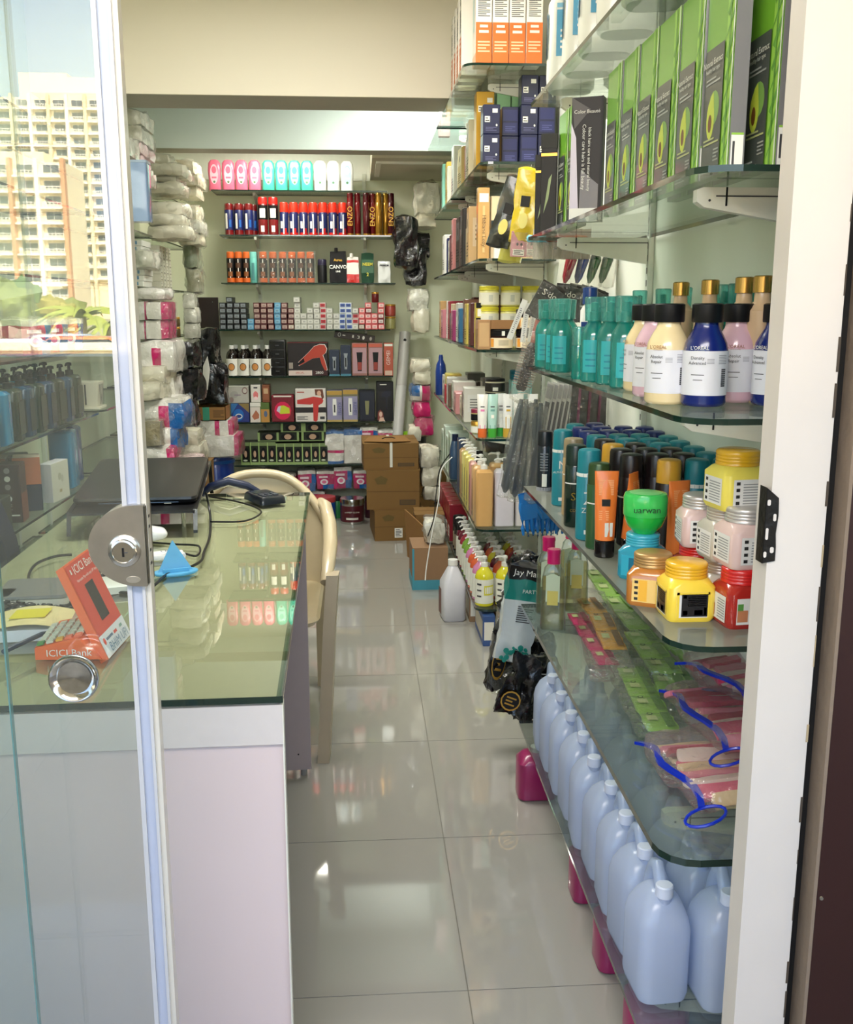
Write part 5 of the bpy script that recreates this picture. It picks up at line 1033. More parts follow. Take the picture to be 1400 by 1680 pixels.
for k, (px, py, Y) in enumerate(((911, 468, 2.9), (935, 466, 2.98), (956, 468, 3.02), (975, 472, 3.05), (988, 476, 3.08))):
    hang(BP, px, py, Y, 'black accessory pack hanging above the sprays, %s of five' % nth(k, 5), -.25 + .1 * k, rot=(.1, .5 if k == 0 else .1 * k, -.2), group='black accessory packs')
# round brush in a bag in front of the aisle
t = thing('hair_brush', 'pink-handled round bristle brush in a clear bag hanging at the aisle', 'brush', hY(893, 500, 2.95))
ax = (hY(852, 648, 2.95) - hY(893, 500, 2.95))
MB().tube([(0, 0, 0), ax * .08, ax * .3, ax * .42], [.006, .012, .013, .010], M((170, 104, 96), .25, .3), 12).build('handle', t)
MB().tube([ax * .42, ax * .46, ax * .92, ax * .95], [.01, .016, .016, .012], M((60, 50, 48), .4), 12).build('barrel', t)
m = MB(); dn = ax.normalized(); sd_ = dn.cross(Vector((0, 1, 0))).normalized()
for q in range(16):
    for a in range(10):
        th_ = a * 2 * pi / 10 + q * .3; r_ = sd_ * cos(th_) + Vector((0, 1, 0)) * sin(th_); b0 = ax * (.47 + .028 * q) + r_ * .015; m.tube([b0, b0 + r_ * .016], .0011, M((150, 130, 120), .4), 4)
m.build('bristles', t)['kind'] = 'stuff'
mt = Matrix.Translation(ax * .5) @ dn.to_track_quat('Z', 'Y').to_matrix().to_4x4()
MB().puff(.085, .05, ax.length * 1.12, WRAP, .12, 9, .008, 22, 3).xf(Matrix.Translation((0, 0, -ax.length * .56))).xf(mt).build('clear_bag', t)
# white slim cards
for k, (x0, y0, x1, y1) in enumerate(((862, 492, 836, 556), (866, 497, 858, 562), (878, 497, 870, 562))):
    a = hY(x0, y0, 3.0); b = hY(x1, y1, 3.0); P = Proto(card('tattoo_card', .017, (a - b).length, .003, [('l', .3, .15, .7, .8, 14, M((150, 150, 154), .4))], wrap=False), 'card'); hang(P, x0, y0, 3.0 + .02 * k, 'slim white eyeliner card hanging on the aisle hook, %s of three' % nth(k, 3), rot=(0, math.atan2(a.x - b.x, a.z - b.z), -.2))
# hanging comb blisters, silver tube sheets, dark packs lower
CB = Proto(card('comb_pack', .032, .2, .02, [(.1, .75, .9, .97, M((150, 150, 150), .3)), (.2, .1, .8, .7, M((90, 90, 94), .3))], body=M((190, 190, 186), .3)), 'comb pack')
for k in range(6): hang(CB, 905 + k * 8, 628, 2.98 + .03 * k, 'silver-edged comb pack hanging below the third shelf, %s of six' % nth(k, 6), rot=(0, .22, -1.0), group='silver-edged comb packs')
PP = Proto(card('brush_pack', .05, .2, .03, [(.1, .05, .9, .95, M((34, 30, 32), .3)), (.42, .1, .58, .95, M((120, 20, 80), .3))], body=M((30, 28, 30), .3)), 'pack')
for k in range(3): hang(PP, 953 + k * 17, 628, 3.0 + .03 * k, 'dark brush pack with a purple stripe, %s of three' % nth(k, 3), rot=(0, .04, -.3), group='dark brush packs')
SK = M((112, 116, 120), .25, .4, bump=.2)
LP = Proto(lambda: (lambda t: (MB().tube([(0, 0, 0), (0, 0, -.06), (0, 0, -.27), (0, 0, -.29)], [.006, .013, .015, .004], SK, 8).build('comb_body', t), MB().puff(.045, .02, .30, WRAP, .12, 7, .006, 26, 4).xf(Matrix.Translation((0, 0, -.305))).build('clear_sleeve', t), t)[-1])(empty('comb_pack')), 'comb pack')
for k in range(9): hang(LP, 856 + (k % 5) * 8, 655 + 6 * (k % 3), 2.95 + .05 * (k % 4), 'long grey sleeved comb hanging at the aisle, %s of nine' % nth(k, 9), rot=(.05 * (k % 3), .16 - .02 * k, -.2), group='long grey combs in sleeves', sc=1.0)
# yellow and black pouches near the top
for k, (px, py, c, nm, an) in enumerate(((872, 270, (214, 186, 30), 'yellow', .12), (854, 285, (40, 40, 36), 'black', .30), (862, 310, (196, 190, 80), 'yellow-green', .2))):
    def pb(c=c):
        t = empty('hanging_pouch'); q = M(c, .22, coat=.5, bump=.2, scale=30); MB().puff(.075, .03, .22, q, .22, 9, .006, 24, 2).xf(Matrix.Translation((0, 0, -.23))).build('pouch_body', t)
        MB().tube([(0, 0, .0), (0, 0, -.03)], .0012, CHROME, 5).build('hang_loop', t); m = MB().dec(.07, .034, .2, [(.3, .5, .7, .66, BLK), ('o', .5, .3, .2, .12, M((226, 214, 120), .4))]); m.xf(Matrix.Translation((0, -.002, -.225))).build('print', t); return t
    hang(Proto(pb, 'pouch'), px, py, 3.1 + .05 * k, '%s glossy pouch hanging on the aisle at the far end of the second shelf' % nm, rot=(0, an, -.3))
PK = Proto(card('pink_pack', .05, .075, .012, [(.15, .05, .85, .3, WPM), ('l', .2, .08, .8, .28, 3, INK), ('o', .4, .5, .07, .06, INK), ('o', .65, .5, .07, .06, INK)], body=M((214, 150, 160), .35)), 'pack')
for k, px in enumerate((853, 876)): hang(PK, px, 380, 3.1, 'pink card with a barcode and recycling marks, %s of two' % ('left', 'right')[k], rot=(0, .05, 0), group='pink barcode cards')
# gloves
GLV = M((30, 120, 200), .35)
def glove():
    t = empty('rubber_glove'); m = MB().puff(.07, .02, .07, GLV, .4, 6, .003, 30, 1).xf(Matrix.Translation((0, 0, -.07))).build('palm', t)
    for q in range(4): MB().tube([(-.026 + q * .017, 0, -.06), (-.028 + q * .019, 0, -.10 - .008 * (q in (1, 2))), (-.03 + q * .02, -.006, -.125 - .008 * (q in (1, 2)))], [.009, .008, .004], GLV, 8).build('finger', t)
    MB().tube([(.03, 0, -.035), (.048, 0, -.06), (.05, 0, -.08)], [.01, .008, .004], GLV, 8).build('thumb', t); MB().lathe([(-.01, .034), (.03, .037), (.03, .034), (-.01, .031)], GLV, 16, sy=.4, caps=(False, False)).build('cuff', t); return t
P = Proto(glove, 'glove', 'blue rubber gloves')
for k, px in enumerate((866, 888, 908, 924)): hang(P, px, 822, 3.0 + .05 * k, 'blue rubber glove hanging behind the fourth shelf edge, %s of four' % nth(k, 4), rot=(0, -.1 + .12 * k, .3), sc=.85)
# tall hanging bags by the aisle under the fourth shelf
t = thing('hanging_bag', 'white and teal bag with a black lettered header hanging at the aisle', 'bag', hY(868, 926, 2.82))
MB().puff(.115, .05, .30, M((206, 214, 214), .25, coat=.4, bump=.3, scale=20), .10, 14, .014, 20, 4, mf=lambda a, b, c: M((30, 130, 120), .3, coat=.4) if .66 < c < .85 else (M((24, 22, 24), .3, coat=.4) if c > .85 else M((206, 214, 214), .25, coat=.4, bump=.3, scale=20))).xf(Matrix.Rotation(.16, 4, 'Y') @ Matrix.Translation((0, 0, -.30))).build('bag_body', t)
text('Jay Mate', .026, WHITE, t, (-.005, -.034, -.02), (pi / 2, .16, 0)); text('PARTY', .016, WHITE, t, (.0, -.038, -.075), (pi / 2, .1, 0))
m = MB(); r_ = random.Random(5)
for q in range(26): m.lathe([(0, .004 + .005 * r_.random()), (.0006, .003)], M((30, 140, 126), .3), 10, x=r_.uniform(-.05, .03), y=r_.uniform(-.0, .04))
m.xf(Matrix.Translation((-.035, -.036, -.285)) @ Matrix.Rotation(pi / 2, 4, 'X')).build('bubble_print', t)
MB().dec(.1, .06, .3, [('l', .35, .42, .85, .60, 8, INK)]).xf(Matrix.Rotation(.16, 4, 'Y') @ Matrix.Translation((0, -.0, -.30))).build('small_print', t)
BKP = M((16, 16, 18), .2, coat=.4, bump=1.0, scale=24)
for k, (px, py, Y, w, h, an, lb) in enumerate(((846, 960, 2.9, .07, .34, .16, 'dark clear-wrapped pack hanging left of the teal bag'), (873, 1075, 2.78, .10, .20, .35, 'glossy black bag with a gold ring print at the bottom of the hanging column'), (884, 1045, 2.86, .11, .26, .05, 'black bag hanging behind the glass corner of the fifth shelf'), (862, 905, 3.0, .09, .2, .0, 'black and yellow pouch cluster behind the yellow bottles'))):
    def gb(w=w, h=h, k=k):
        t = empty('hanging_bag'); MB().puff(w, .06, h, BKP, .12, 14, .026, 26, k).xf(Matrix.Translation((0, 0, -h))).build('bag_body', t)
        if k == 0: MB().puff(w * 1.1, .07, h * 1.05, WRAP, .15, 8, .012, 18, k + 3).xf(Matrix.Translation((0, 0, -h * 1.03))).build('clear_wrap', t)
        m = MB().dec(w, .08, h, [('o', .35, .28, .3, .16, GOLD), ('o', .35, .28, .26, .135, BLK), ('l', .2, .2, .5, .36, 3, GOLD)] if k != 2 else [('l', .3, .5, .8, .62, 3, OFFW)]); m.xf(Matrix.Translation((0, 0, -h))).build('print', t); return t
    hang(Proto(gb, 'bag'), px, py, Y, lb, rot=(0, an, -.1))
for k, (y, z) in enumerate(((2.95, 1.55), (3.1, 1.55), (3.0, 1.38), (3.15, 1.38), (3.0, 1.0), (3.2, .95), (2.9, .78))):
    HP.put((XR - .001, y, z), 0, 'wire display hook on the right wall beyond the near shelves, %s' % ORD[k], 'wire display hooks')
# ================================================================== THE COUNTER AND WHAT STANDS ON IT
LAM = M((222, 205, 205), .3, coat=.3, vary=.03, scale=2.5); LAM2 = M((214, 207, 204), .35, coat=.2); LAM_SHADE = M((186, 172, 172), .45)  # last one: same laminate with shade put into its colour
dk = thing('counter', 'pale pinkish laminate counter with a green-edged glass top', 'counter', (-.133, 1.517, 0), .024)
MB().box(-.73, .004, 0, 0, .024, .672, LAM).build('front_panel', dk)
MB().box(-.73, -.004, .676, .0, .024, .744, LAM2).build('front_apron', dk); MB().box(-.0005, -.003, 0, .002, .026, .744, OFFW).build('edge_strip', dk)
MB().box(-.73, .024, .735, -.004, 1.81, .748, M((222, 218, 198), .5)).build('worktop', dk)
topg = M((126, 128, 98), .03, coat=1, spec=.9, vary=.02)
COUNTERGL = GL((236, 242, 228), .22, .85, 0, .006)
MB().add([(-.73, -.006, .749), (.002, -.006, .749), (.002, 1.815, .749), (-.73, 1.815, .749), (-.73, -.006, .76), (.002, -.006, .76), (.002, 1.815, .76), (-.73, 1.815, .76)], [(4, 5, 6, 7)], COUNTERGL).build('glass_top', dk)
MB().box(-.73, -.0062, .749, .0022, -.006, .76, DKG).box(.002, -.006, .749, .0023, 1.815, .76, DKG).box(-.73, 1.815, .749, .002, 1.8153, .76, DKG).box(-.725, -.003, .7485, -.003, .012, .749, DKG).box(-.010, 0, .7485, -.002, 1.81, .749, M((60, 96, 76), .1, coat=.6)).build('glass_edge', dk)
MB().box(-.73, 1.245, .02, .002, 1.268, .744, LAM_SHADE).build('leg_panel', dk)  # grey here is shade mixed into the laminate colour
for x in (-.02, -.10): MB().lathe([(0, .010), (.02, .010)], M((150, 148, 144), .5), 10).build('foot', dk, (x, 1.256, 0))
MB().lathe([(0, .0025), (.001, .0025)], BLK, 8).xf(Matrix.Rotation(pi / 2, 4, 'X')).build('screw', dk, (-.035, 1.245, .07))
MB().box(-.73, .024, 0.0, -.71, 1.81, .735, LAM_SHADE).build('side_panel', dk)
# chair
ch = thing('plastic_chair', 'beige moulded plastic armchair behind the counter', 'chair', (-.36, 3.17, 0))
BE = M((206, 190, 156), .3, coat=.3); 
v = []; f = []
nx, nz = 12, 8
def bk(u, w, off): # u -1..1 w 0..1
    x = u * (.225 + .015 * w) ; top = .80 - .16 * abs(u) ** 2.6; z = .42 + (top - .42) * w; y = .27 + .06 * w - .07 * u * u + off; return (x, y, z)
for off in (0, .014):
    for j in range(nz + 1):
        for i in range(nx + 1): v.append(bk(i / nx * 2 - 1, j / nz, off))
N_ = (nx + 1) * (nz + 1)
for j in range(nz):
    for i in range(nx):
        a = j * (nx + 1) + i; f.append((a, a + 1, a + nx + 2, a + nx + 1)); f.append((N_ + a, N_ + a + nx + 1, N_ + a + nx + 2, N_ + a + 1))
for i in range(nx): a = nz * (nx + 1) + i; f.append((a, a + 1, N_ + a + 1, N_ + a)); f.append((N_ + i, N_ + i + 1, i + 1, i))
for j in range(nz):
    a = j * (nx + 1); f.append((a + nx + 1, N_ + a + nx + 1, N_ + a, a)); b2 = a + nx; f.append((b2, N_ + b2, N_ + b2 + nx + 1, b2 + nx + 1))
MB().add(v, f, BE, True).build('backrest', ch)
MB().tube([(u * (.232 + 0 * u), .33 - .07 * u * u, .80 - .16 * abs(u) ** 2.6) for u in [k / 10 - 1 for k in range(21)]], .016, BE, 10).build('back_rim', ch)
MB().rr([(.40, .21, .22, .05), (.42, .225, .24, .06), (.43, .215, .23, .06)], BE, 4).build('seat', ch)
for sx in (-1, 1):
    MB().tube([(sx * .215, .30, .70), (sx * .235, .24, .695), (sx * .252, .10, .66), (sx * .258, -.06, .63), (sx * .255, -.18, .60), (sx * .248, -.235, .55)], [.016, .022, .024, .024, .022, .018], BE, 10).build('armrest', ch)
    MB().loft([[(sx * (.232 + .012 * q) + a, y + b, z) for a, b in ((-.018, -.03), (.018, -.03), (.022, .03), (-.018, .03))] for q, (y, z) in enumerate(((-.30, 0), (-.285, .2), (-.26, .42), (-.235, .58)))], M((190, 176, 150), .35)).build('front_leg', ch)
    MB().loft([[(sx * .21 + a, y + b, z) for a, b in ((-.02, -.02), (.02, -.02), (.02, .02), (-.02, .02))] for y, z in ((.33, 0), (.28, .42))], BE).build('rear_leg', ch)
# laptop on a stand
ls = thing('laptop_stand', 'black curved laptop stand near the far left of the counter', 'stand', (-.655, 3.02, .76), .07)
BLM = M((24, 24, 26), .3, coat=.3)
prof = [(-.32, .015), (-.30, .055), (-.24, .06), (.0, .085), (.26, .11), (.29, .10), (.31, .0)]
for sx in (-1,): pass
MB().loft([[(x, y, z), (x, y, z + .006)] * 1 if False else [(-.17, y, z), (.17, y, z), (.17, y, z + .006), (-.17, y, z + .006)] for y, z in prof[1:-1]], BLM, sm=False).build('tray', ls)
for sx in (-.175, .165): MB().loft([[(sx, y, z), (sx + .012, y, z), (sx + .012, y, z + .008), (sx, y, z + .008)] for y, z in ((-.31, 0), (-.29, .056), (.26, .11), (.30, .0))], BLM, sm=False).build('side_rail', ls)
MB().tube([(-.1, -.2, 0), (-.1, -.2, .062)], .006, CHROME, 8).build('support_post', ls); MB().tube([(.13, -.22, 0), (.13, -.22, .06)], .006, CHROME, 8).build('support_post', ls)
lt = thing('laptop', 'closed black laptop lying on the curved stand', 'laptop', (-.655, 3.02, .76), .07)
an = .0985
m0 = Matrix.Translation((0, -.0, .0935)) @ Matrix.Rotation(an, 4, 'X')
MB().rr([(0, .168, .23, .02), (.010, .172, .235, .02)], M((20, 20, 22), .4), 3).xf(m0).build('laptop_base', lt); MB().rr([(.0115, .172, .235, .02), (.019, .17, .233, .02)], M((30, 30, 32), .35, coat=.2), 3).xf(m0).build('laptop_lid', lt)
MB().box(-.1, -.237, .004, .12, -.2345, .006, M((90, 110, 140), .3)).box(.08, -.237, .001, .1, -.2345, .003, OFFW).xf(m0).build('port_strip', lt)
t = thing('mouse', 'white computer mouse behind the metal door lock', 'mouse', (-.585, 2.64, .76), 1.2); MB().puff(.06, .115, .036, M((236, 236, 238), .25, coat=.4), .75, 9, 0, fn=lambda o: Vector((o.x, o.y, max(o.z, -.014) + .002))).build('mouse_body', t); MB().box(-.0305, -.03, .010, .0305, .03, .012, INK).build('seam', t)
t = thing('phone_stand', 'light blue triangular phone stand with a round base', 'stand', (-.44, 2.29, .76), .35)
LB = M((96, 176, 222), .35); MB().lathe([(0, .05), (.003, .053), (.006, .052)], LB, 28, sx=1, sy=.62).build('base', t)
MB().add([(-.04, .0, .006), (.04, .0, .006), (.0, .024, .075), (-.04, .004, .006), (.04, .004, .006), (0, .028, .075)], [(0, 1, 2), (5, 4, 3), (0, 2, 5, 3), (1, 4, 5, 2)], LB).build('triangle_rest', t); MB().box(-.03, -.012, .006, .03, -.006, .014, LB).build('front_lip', t)
t = thing('card_reader', 'dark blue-black card payment device near the far end of the counter', 'card reader', (-.315, 3.19, .76), .5)
MB().rr([(0, .045, .075, .012), (.018, .043, .073, .012), (.024, .038, .068, .012)], M((26, 30, 38), .3, coat=.3), 3).build('reader_body', t); MB().box(-.03, .01, .0242, .03, .058, .0250, M((40, 52, 60), .1)).build('screen', t)
kk = MB().box(-.007, -.005, 0, .007, .005, .0025, M((60, 66, 78), .4)).build('key', t, (-.02, -.045, .024))
for i in range(3):
    for j in range(3):
        if i + j: o = kk.copy(); C.objects.link(o); o.parent = t; o.location = (-.02 + .02 * i, -.045 + .016 * j, .024)
t = thing('pouch', 'navy curved zip pouch with a handle, back of the counter', 'pouch', (-.44, 3.27, .76), .1); MB().tube([(-.09, 0, .01), (-.06, 0, .035), (0, 0, .052), (.06, 0, .035), (.10, 0, .012)], [.010, .013, .014, .013, .009], M((22, 34, 66), .4), 10).build('pouch_body', t); MB().tube([(-.05, -.012, .025), (0, -.014, .04), (.05, -.012, .025)], .0025, CHROME, 6).build('zip', t)
CAB = M((16, 16, 18), .4)
def cable(label, pts, r=.0028):
    P = [Vector(p) for p in pts]; out = []
    for i in range(len(P) - 1):
        p0 = P[max(0, i - 1)]; p1 = P[i]; p2 = P[i + 1]; p3 = P[min(len(P) - 1, i + 2)]
        for k in range(6):
            u = k / 6; out.append(.5 * ((2 * p1) + (p2 - p0) * u + (2 * p0 - 5 * p1 + 4 * p2 - p3) * u * u + (3 * p1 - p0 - 3 * p2 + p3) * u ** 3))
    out.append(P[-1]); c = out[0]; t = thing('cable', label, 'cable', c); MB().tube([p - c for p in out], r, CAB if 'white' not in label else WHITE, 6).build('wire', t)
zc = .764
cable('black cable curving over the far right of the counter glass', [Z(345, 815, zc), Z(385, 822, zc), Z(418, 832, zc), Z(428, 842, zc), Z(400, 855, zc), Z(345, 856, zc)])
cable('black cable running down the counter past the blue phone stand', [Z(338, 808, zc + .06), Z(345, 845, zc), Z(344, 880, zc), Z(335, 905, zc), Z(330, 920, zc), Z(308, 932, zc), Z(275, 942, zc), Z(250, 962, zc), Z(215, 972, zc), Z(180, 970, zc)], .0035)
cable('knotted black cable behind the mouse and phone stand', [Z(250, 890, zc), Z(290, 893, zc), Z(326, 896, zc), Z(322, 912, zc), Z(290, 905, zc), Z(258, 906, zc)])
cable('black cable looping over the keyboard on the left', [Z(118, 910, zc), Z(90, 913, zc), Z(60, 925, zc), Z(47, 945, zc), Z(55, 968, zc), Z(62, 980, zc)], .0035)
t = thing('sachet', 'white and blue paper sachet beside the phone stand', 'sachet', Z(270, 915, .761), .3); MB().puff(.10, .05, .012, M((232, 232, 236), .35, bump=.2), .2, 7, .004, 30, 2).build('packet', t); text('Ujet', .022, NAVY, t, (.01, 0, .017), (0, 0, .1))
t = thing('router', 'white flat router half hidden behind the orange payment box', 'router', Z(200, 965, .761), .3); MB().rr([(0, .06, .045, .012), (.016, .062, .047, .012), (.02, .055, .04, .012)], WHITE, 3).build('case', t)
t = thing('weighing_scale', 'grey topped white scale under the black cable on the left', 'scale', Z(62, 985, .761), .1); MB().rr([(0, .075, .075, .012), (.022, .075, .075, .012)], OFFW, 3).build('case', t); MB().rr([(.024, .074, .074, .012), (.030, .072, .072, .012)], M((120, 120, 118), .4), 3).build('plate', t)
# keyboard
kb = thing('keyboard', 'black keyboard standing aslant beside the orange payment box', 'keyboard', Z(98, 985, .762), 1.08); kb.rotation_euler = (.16, .0, 1.08)
MB().rr([(0, .17, .062, .006), (.012, .17, .062, .006)], M((24, 24, 26), .4), 2).build('keyboard_case', kb)
k1 = None
for r_ in range(5):
    for c in range(14):
        if k1 is None: k1 = MB().rr([(0, .0098, .0095, .002), (.005, .0085, .008, .002)], M((34, 34, 38), .35), 1).build('key', kb); o = k1
        else: o = k1.copy(); C.objects.link(o); o.parent = kb
        o.location = (-.155 + .0235 * c, -.047 + .0228 * r_, .012)
k2 = MB().rr([(0, .0098, .0095, .002), (.0055, .0085, .008, .002)], M((226, 228, 228), .35), 1)
for c in (11, 12, 13): k2.build('white_key', kb, (-.155 + .0235 * c, .067, .012)) if False else None
m = MB()
for r_ in range(5):
    for c in range(14):
        x = -.155 + .0235 * c; y = -.047 + .0228 * r_; m.box(x - .002, y, .0171, x + .002, y + .003, .0173, OFFW)
m.build('key_legends', kb)['kind'] = 'stuff'
# orange payment box
OB = M((244, 110, 58), .4); ORD_ = M((214, 60, 40), .4)
pb_ = thing('payment_box', 'orange stand with a keypad and a leaning panel on the counter', 'payment box', (-.453, 1.702, .761), 0)
ex = Vector((.008, .139, 0)); ey = Vector((-.092, .08, .15)); exn = ex.normalized(); nrm = ex.cross(ey).normalized()
if nrm.x < 0: nrm = -nrm
def plane_m(origin, e1, e2, n): return Matrix(((e1.x, n.x, e2.x, origin.x), (e1.y, n.y, e2.y, origin.y), (e1.z, n.z, e2.z, origin.z), (0, 0, 0, 1)))
Lp = ex.length; Hp = ey.length; ez = ey.normalized(); e1 = ex.normalized(); nn = nrm
mt = plane_m(Vector((0, 0, 0)), e1, ez, -nn)
m = MB(); m.box(0, 0, 0, Lp, .016, Hp, OB); m.xf(mt).build('display_panel', pb_)
m = MB(); D_ = [(0.02, .22, .98, .98, ORD_), (0.0, .0, 1, .22, M((224, 226, 232), .4)), (.34, .32, .66, .72, BLK), ('o', .12, .15, .04, .035, M((226, 60, 30), .4)), (.2, .14, .45, .165, M((90, 110, 140), .4)), (.5, .135, .62, .165, ORD_), (.75, .14, .85, .17, M((120, 160, 150), .4)), (.1, .88, .14, .93, WHITE)]
m.dec(Lp, 0, Hp, D_, 'F'); m.xf(Matrix.Translation((Lp / 2, -.0006, 0))).xf(mt).build('print', pb_)
def ptext(s, size, mat, u, w, name='lettering', turn=0):
    o = text(s, size, mat, pb_, (0, 0, 0), (0, 0, 0), name=name); me = o.data.copy(); me.transform(mt @ Matrix.Translation((Lp * u, -.0045, Hp * w)) @ Matrix.Rotation(pi / 2, 4, 'X')); o.data = me; return o
ptext('ICICI Bank', .0250, WHITE, .56, .90); ptext('Namaste Pay with any UPI App', .0085, WHITE, .52, .79); ptext('BHIM UPI', .025, M((100, 130, 160), .4), .52, .065)
wd = MB()
A0 = Vector((-.128, -.004, 0)); 
wd.loft([[(-.128, .004, 0), (-.012, 0, 0), (-.004, .125, 0), (-.12, .13, 0)], [(-.128, .004, .022), (-.052, 0, .040), (-.046, .125, .046), (-.12, .13, .032)]], OB, sm=False).build('keypad_base', pb_)
KC_ = [M((214, 220, 206), .4), M((236, 120, 90), .4), M((232, 180, 70), .4), M((90, 150, 90), .4)]
for i in range(5):
    for j in range(6):
        x = -.118 + .0165 * i; y = .012 + .0165 * j; z = .0235 + (x + .128) * .22 + (y) * .08
        MB().box(-.006, -.006, 0, .006, .006, .004, KC_[1] if j == 0 and i > 2 else KC_[3] if i == 0 and j == 0 else KC_[2] if (j == 0 and i == 2) else KC_[0]).build('key', pb_, (x, y, z), (.08, -.22, 0))
o = text('ICICI Bank', .018, WHITE, pb_, (-.068, -.0008, .013), (pi / 2, 0, 0))
# booklet, tissue box, pen
t = thing('notepad', 'white pad with a yellow printed leaflet curling over it', 'notepad', Z(52, 1040, .761), .1)
MB().rr([(0, .062, .045, .004), (.022, .062, .045, .004)], M((222, 226, 240), .4), 2).build('pad', t)
v = [( -.07 + .145 * i / 8, -.055 + .11 * j, .024 + .012 * sin(i / 8 * pi) + .004 * j) for j in (0, 1) for i in range(9)]
MB().add(v, [(i, i + 1, i + 10, i + 9) for i in range(8)], M((232, 220, 160), .45, vary=.15, scale=60), True).build('leaflet', t)
MB().add([(-.035, -.02, .0375), (.03, -.02, .0385), (.036, .03, .0415), (-.03, .03, .0405)], [(0, 1, 2, 3)], M((226, 214, 30), .4)).build('yellow_label', t)
t = thing('pen', 'blue-tipped pen lying in the front of the notepad', 'pen', Z(38, 1058, .7855 + .0), 1.2); MB().tube([(-.05, 0, .004), (.05, 0, .004), (.062, 0, .003), (.07, 0, .003)], [.0045, .0045, .003, .001], M((30, 50, 80), .3), 8).build('barrel', t)
t = thing('small_box', 'small green and white carton at the left glass edge of the counter', 'box', Z(6, 995, .761), 0); MB().box(-.03, -.03, 0, .02, .03, .03, WHITE).build('box_body', t); MB().box(-.028, -.0305, .01, .0, -.03, .025, M((60, 150, 80), .4)).build('print', t)
t = thing('office_chair_back', 'dark blue curved chair back at the left picture edge', 'chair', (-.965, 2.62, 0))
MB().loft([[(x - .03, y, z), (x + .02 + w, y, z), (x + .02 + w, y + .10, z), (x - .03, y + .10, z)] for x, y, z, w in ((-.02, 0, .48, .03), (-.015, 0, .62, .03), (-.03, 0, .76, .025), (-.05, .01, .88, .0), (-.08, .02, .96, -.03))], M((22, 30, 52), .5)).build('backrest', t)
MB().lathe([(0, .06), (.03, .06), (.05, .03), (.42, .03), (.425, .04), (.48, .04)], BLK, 18, x=0, y=.05).build('base_post', t)
# ================================================================== LEFT WALL SHELVES
ZLF = [.46, .71, .965, 1.218, 1.48, 1.74, 1.99]
for ui, (y0, y1, un) in enumerate(((1.5, 2.74, 'nearest'), (2.78, 4.05, 'second'), (4.12, 5.32, 'third'), (5.40, 6.45, 'farthest'))):
    for i, z in enumerate(ZLF):
        glass_shelf('left wall glass shelf, %s unit from the door, %s from the bottom' % (un, ORD[i]), XL + .012, y0, -1.05, y1, z, .06, .008, 'se')
def brl():
    t = empty('shelf_bracket'); v = []
    for y in (-.009, .009): v += [(0, y, -.0085), (.22, y, -.0085), (.235, y, -.03), (.22, y, -.036), (0, y, -.075)]
    MB().add(v, [(0, 1, 2, 3, 4), (9, 8, 7, 6, 5)] + [(k + 5, (k + 1) % 5 + 5, (k + 1) % 5, k) for k in range(5)], M((240, 238, 228), .35)).build('arm', t); return t
LBp = Proto(brl, 'bracket')
for y, nm in ((2.95, 'nearer'), (3.9, 'farther')):
    for i, z in enumerate(ZLF[:5]): LBp.put((XL + .012, y, z), 0, 'white bracket on the left wall, %s rail, %s from the bottom' % (nm, ORD[i]), 'left wall brackets')
SP2 = Proto(lambda: (lambda t: (MB().box(0, -.012, 0, .014, .012, 2.1, M((220, 222, 212), .4)).build('rail', t), t)[1])(empty('shelf_standard')), 'wall rail')
for y, nm in ((2.95, 'behind the black pump bottles'), (3.9, 'beside the blue liquid bottle'), (4.3, 'behind the wrapped bundles')): SP2.put((XL + .001, y, .1), 0, 'white slotted rail on the left wall ' + nm)
# blue liquid bottles with black pumps
BLQ = M((14, 120, 160), .12, coat=.8); BLQ2 = M((18, 60, 90), .15, coat=.7); DOL = M((44, 54, 40), .25, coat=.5)
PQ = [Proto(pumpb('pump_bottle', .085, .075, .165, q, BLK, lab, r=.02), 'pump bottle') for q, lab in ((BLQ, None), (DOL, M((60, 66, 50), .3)), (BLQ2, M((36, 48, 40), .3)))]
for k in range(9):
    y = 2.96 + k * .112; q = 0 if k < 2 else (1, 2)[k % 2]
    PQ[q].put((-1.10, y, ZLF[2]), R.uniform(-.1, .1) + pi / 2, '%s pump bottle, left shelf front row, %s' % (('bright blue', 'olive', 'dark blue')[q], nth(k, 9, 'from the front')), 'black-pumped bottles on the left shelf')
    PQ[(k + 1) % 3 if k > 2 else 2].put((-1.20, y + .03, ZLF[2]), R.uniform(-.4, .4) + pi / 2, 'black-pumped dark bottle on the left shelf, second row, %s' % nth(k, 9, 'from the front'), 'second row pump bottles on the left')
def lb(name, w, d, h, body, x, y, z, rz, label, **k): return Proto(cartonb(name, w, d, h, body, **k), 'box').put((x, y, z), rz, label)
z1 = ZLF[1]
BRN = M((64, 46, 44), .4)
lb('grooming_box', .075, .09, .185, BRN, -1.11, 3.17, z1, .12, 'tall brown box with a column of pale icons, left lower shelf', front=[('o', .5, .9, .12, .05, M((150, 140, 136), .4)), ('o', .5, .76, .12, .05, OFFW), ('o', .5, .62, .12, .05, M((150, 140, 136), .4)), ('o', .5, .42, .14, .055, WHITE), ('o', .5, .42, .07, .028, BRN), ('l', .38, .22, .62, .34, 4, M((150, 140, 136), .4)), (.1, .12, .9, .145, WHITE)], right=[(0, 0, 1, .5, M((120, 70, 50), .4))])
lb('trimmer_box', .085, .10, .09, M((30, 44, 66), .4), -1.12, 3.36, z1, .3, 'navy trimmer box under the beige trimmer box, left shelf', right=[(.1, .2, .5, .5, M((70, 110, 150), .4))])
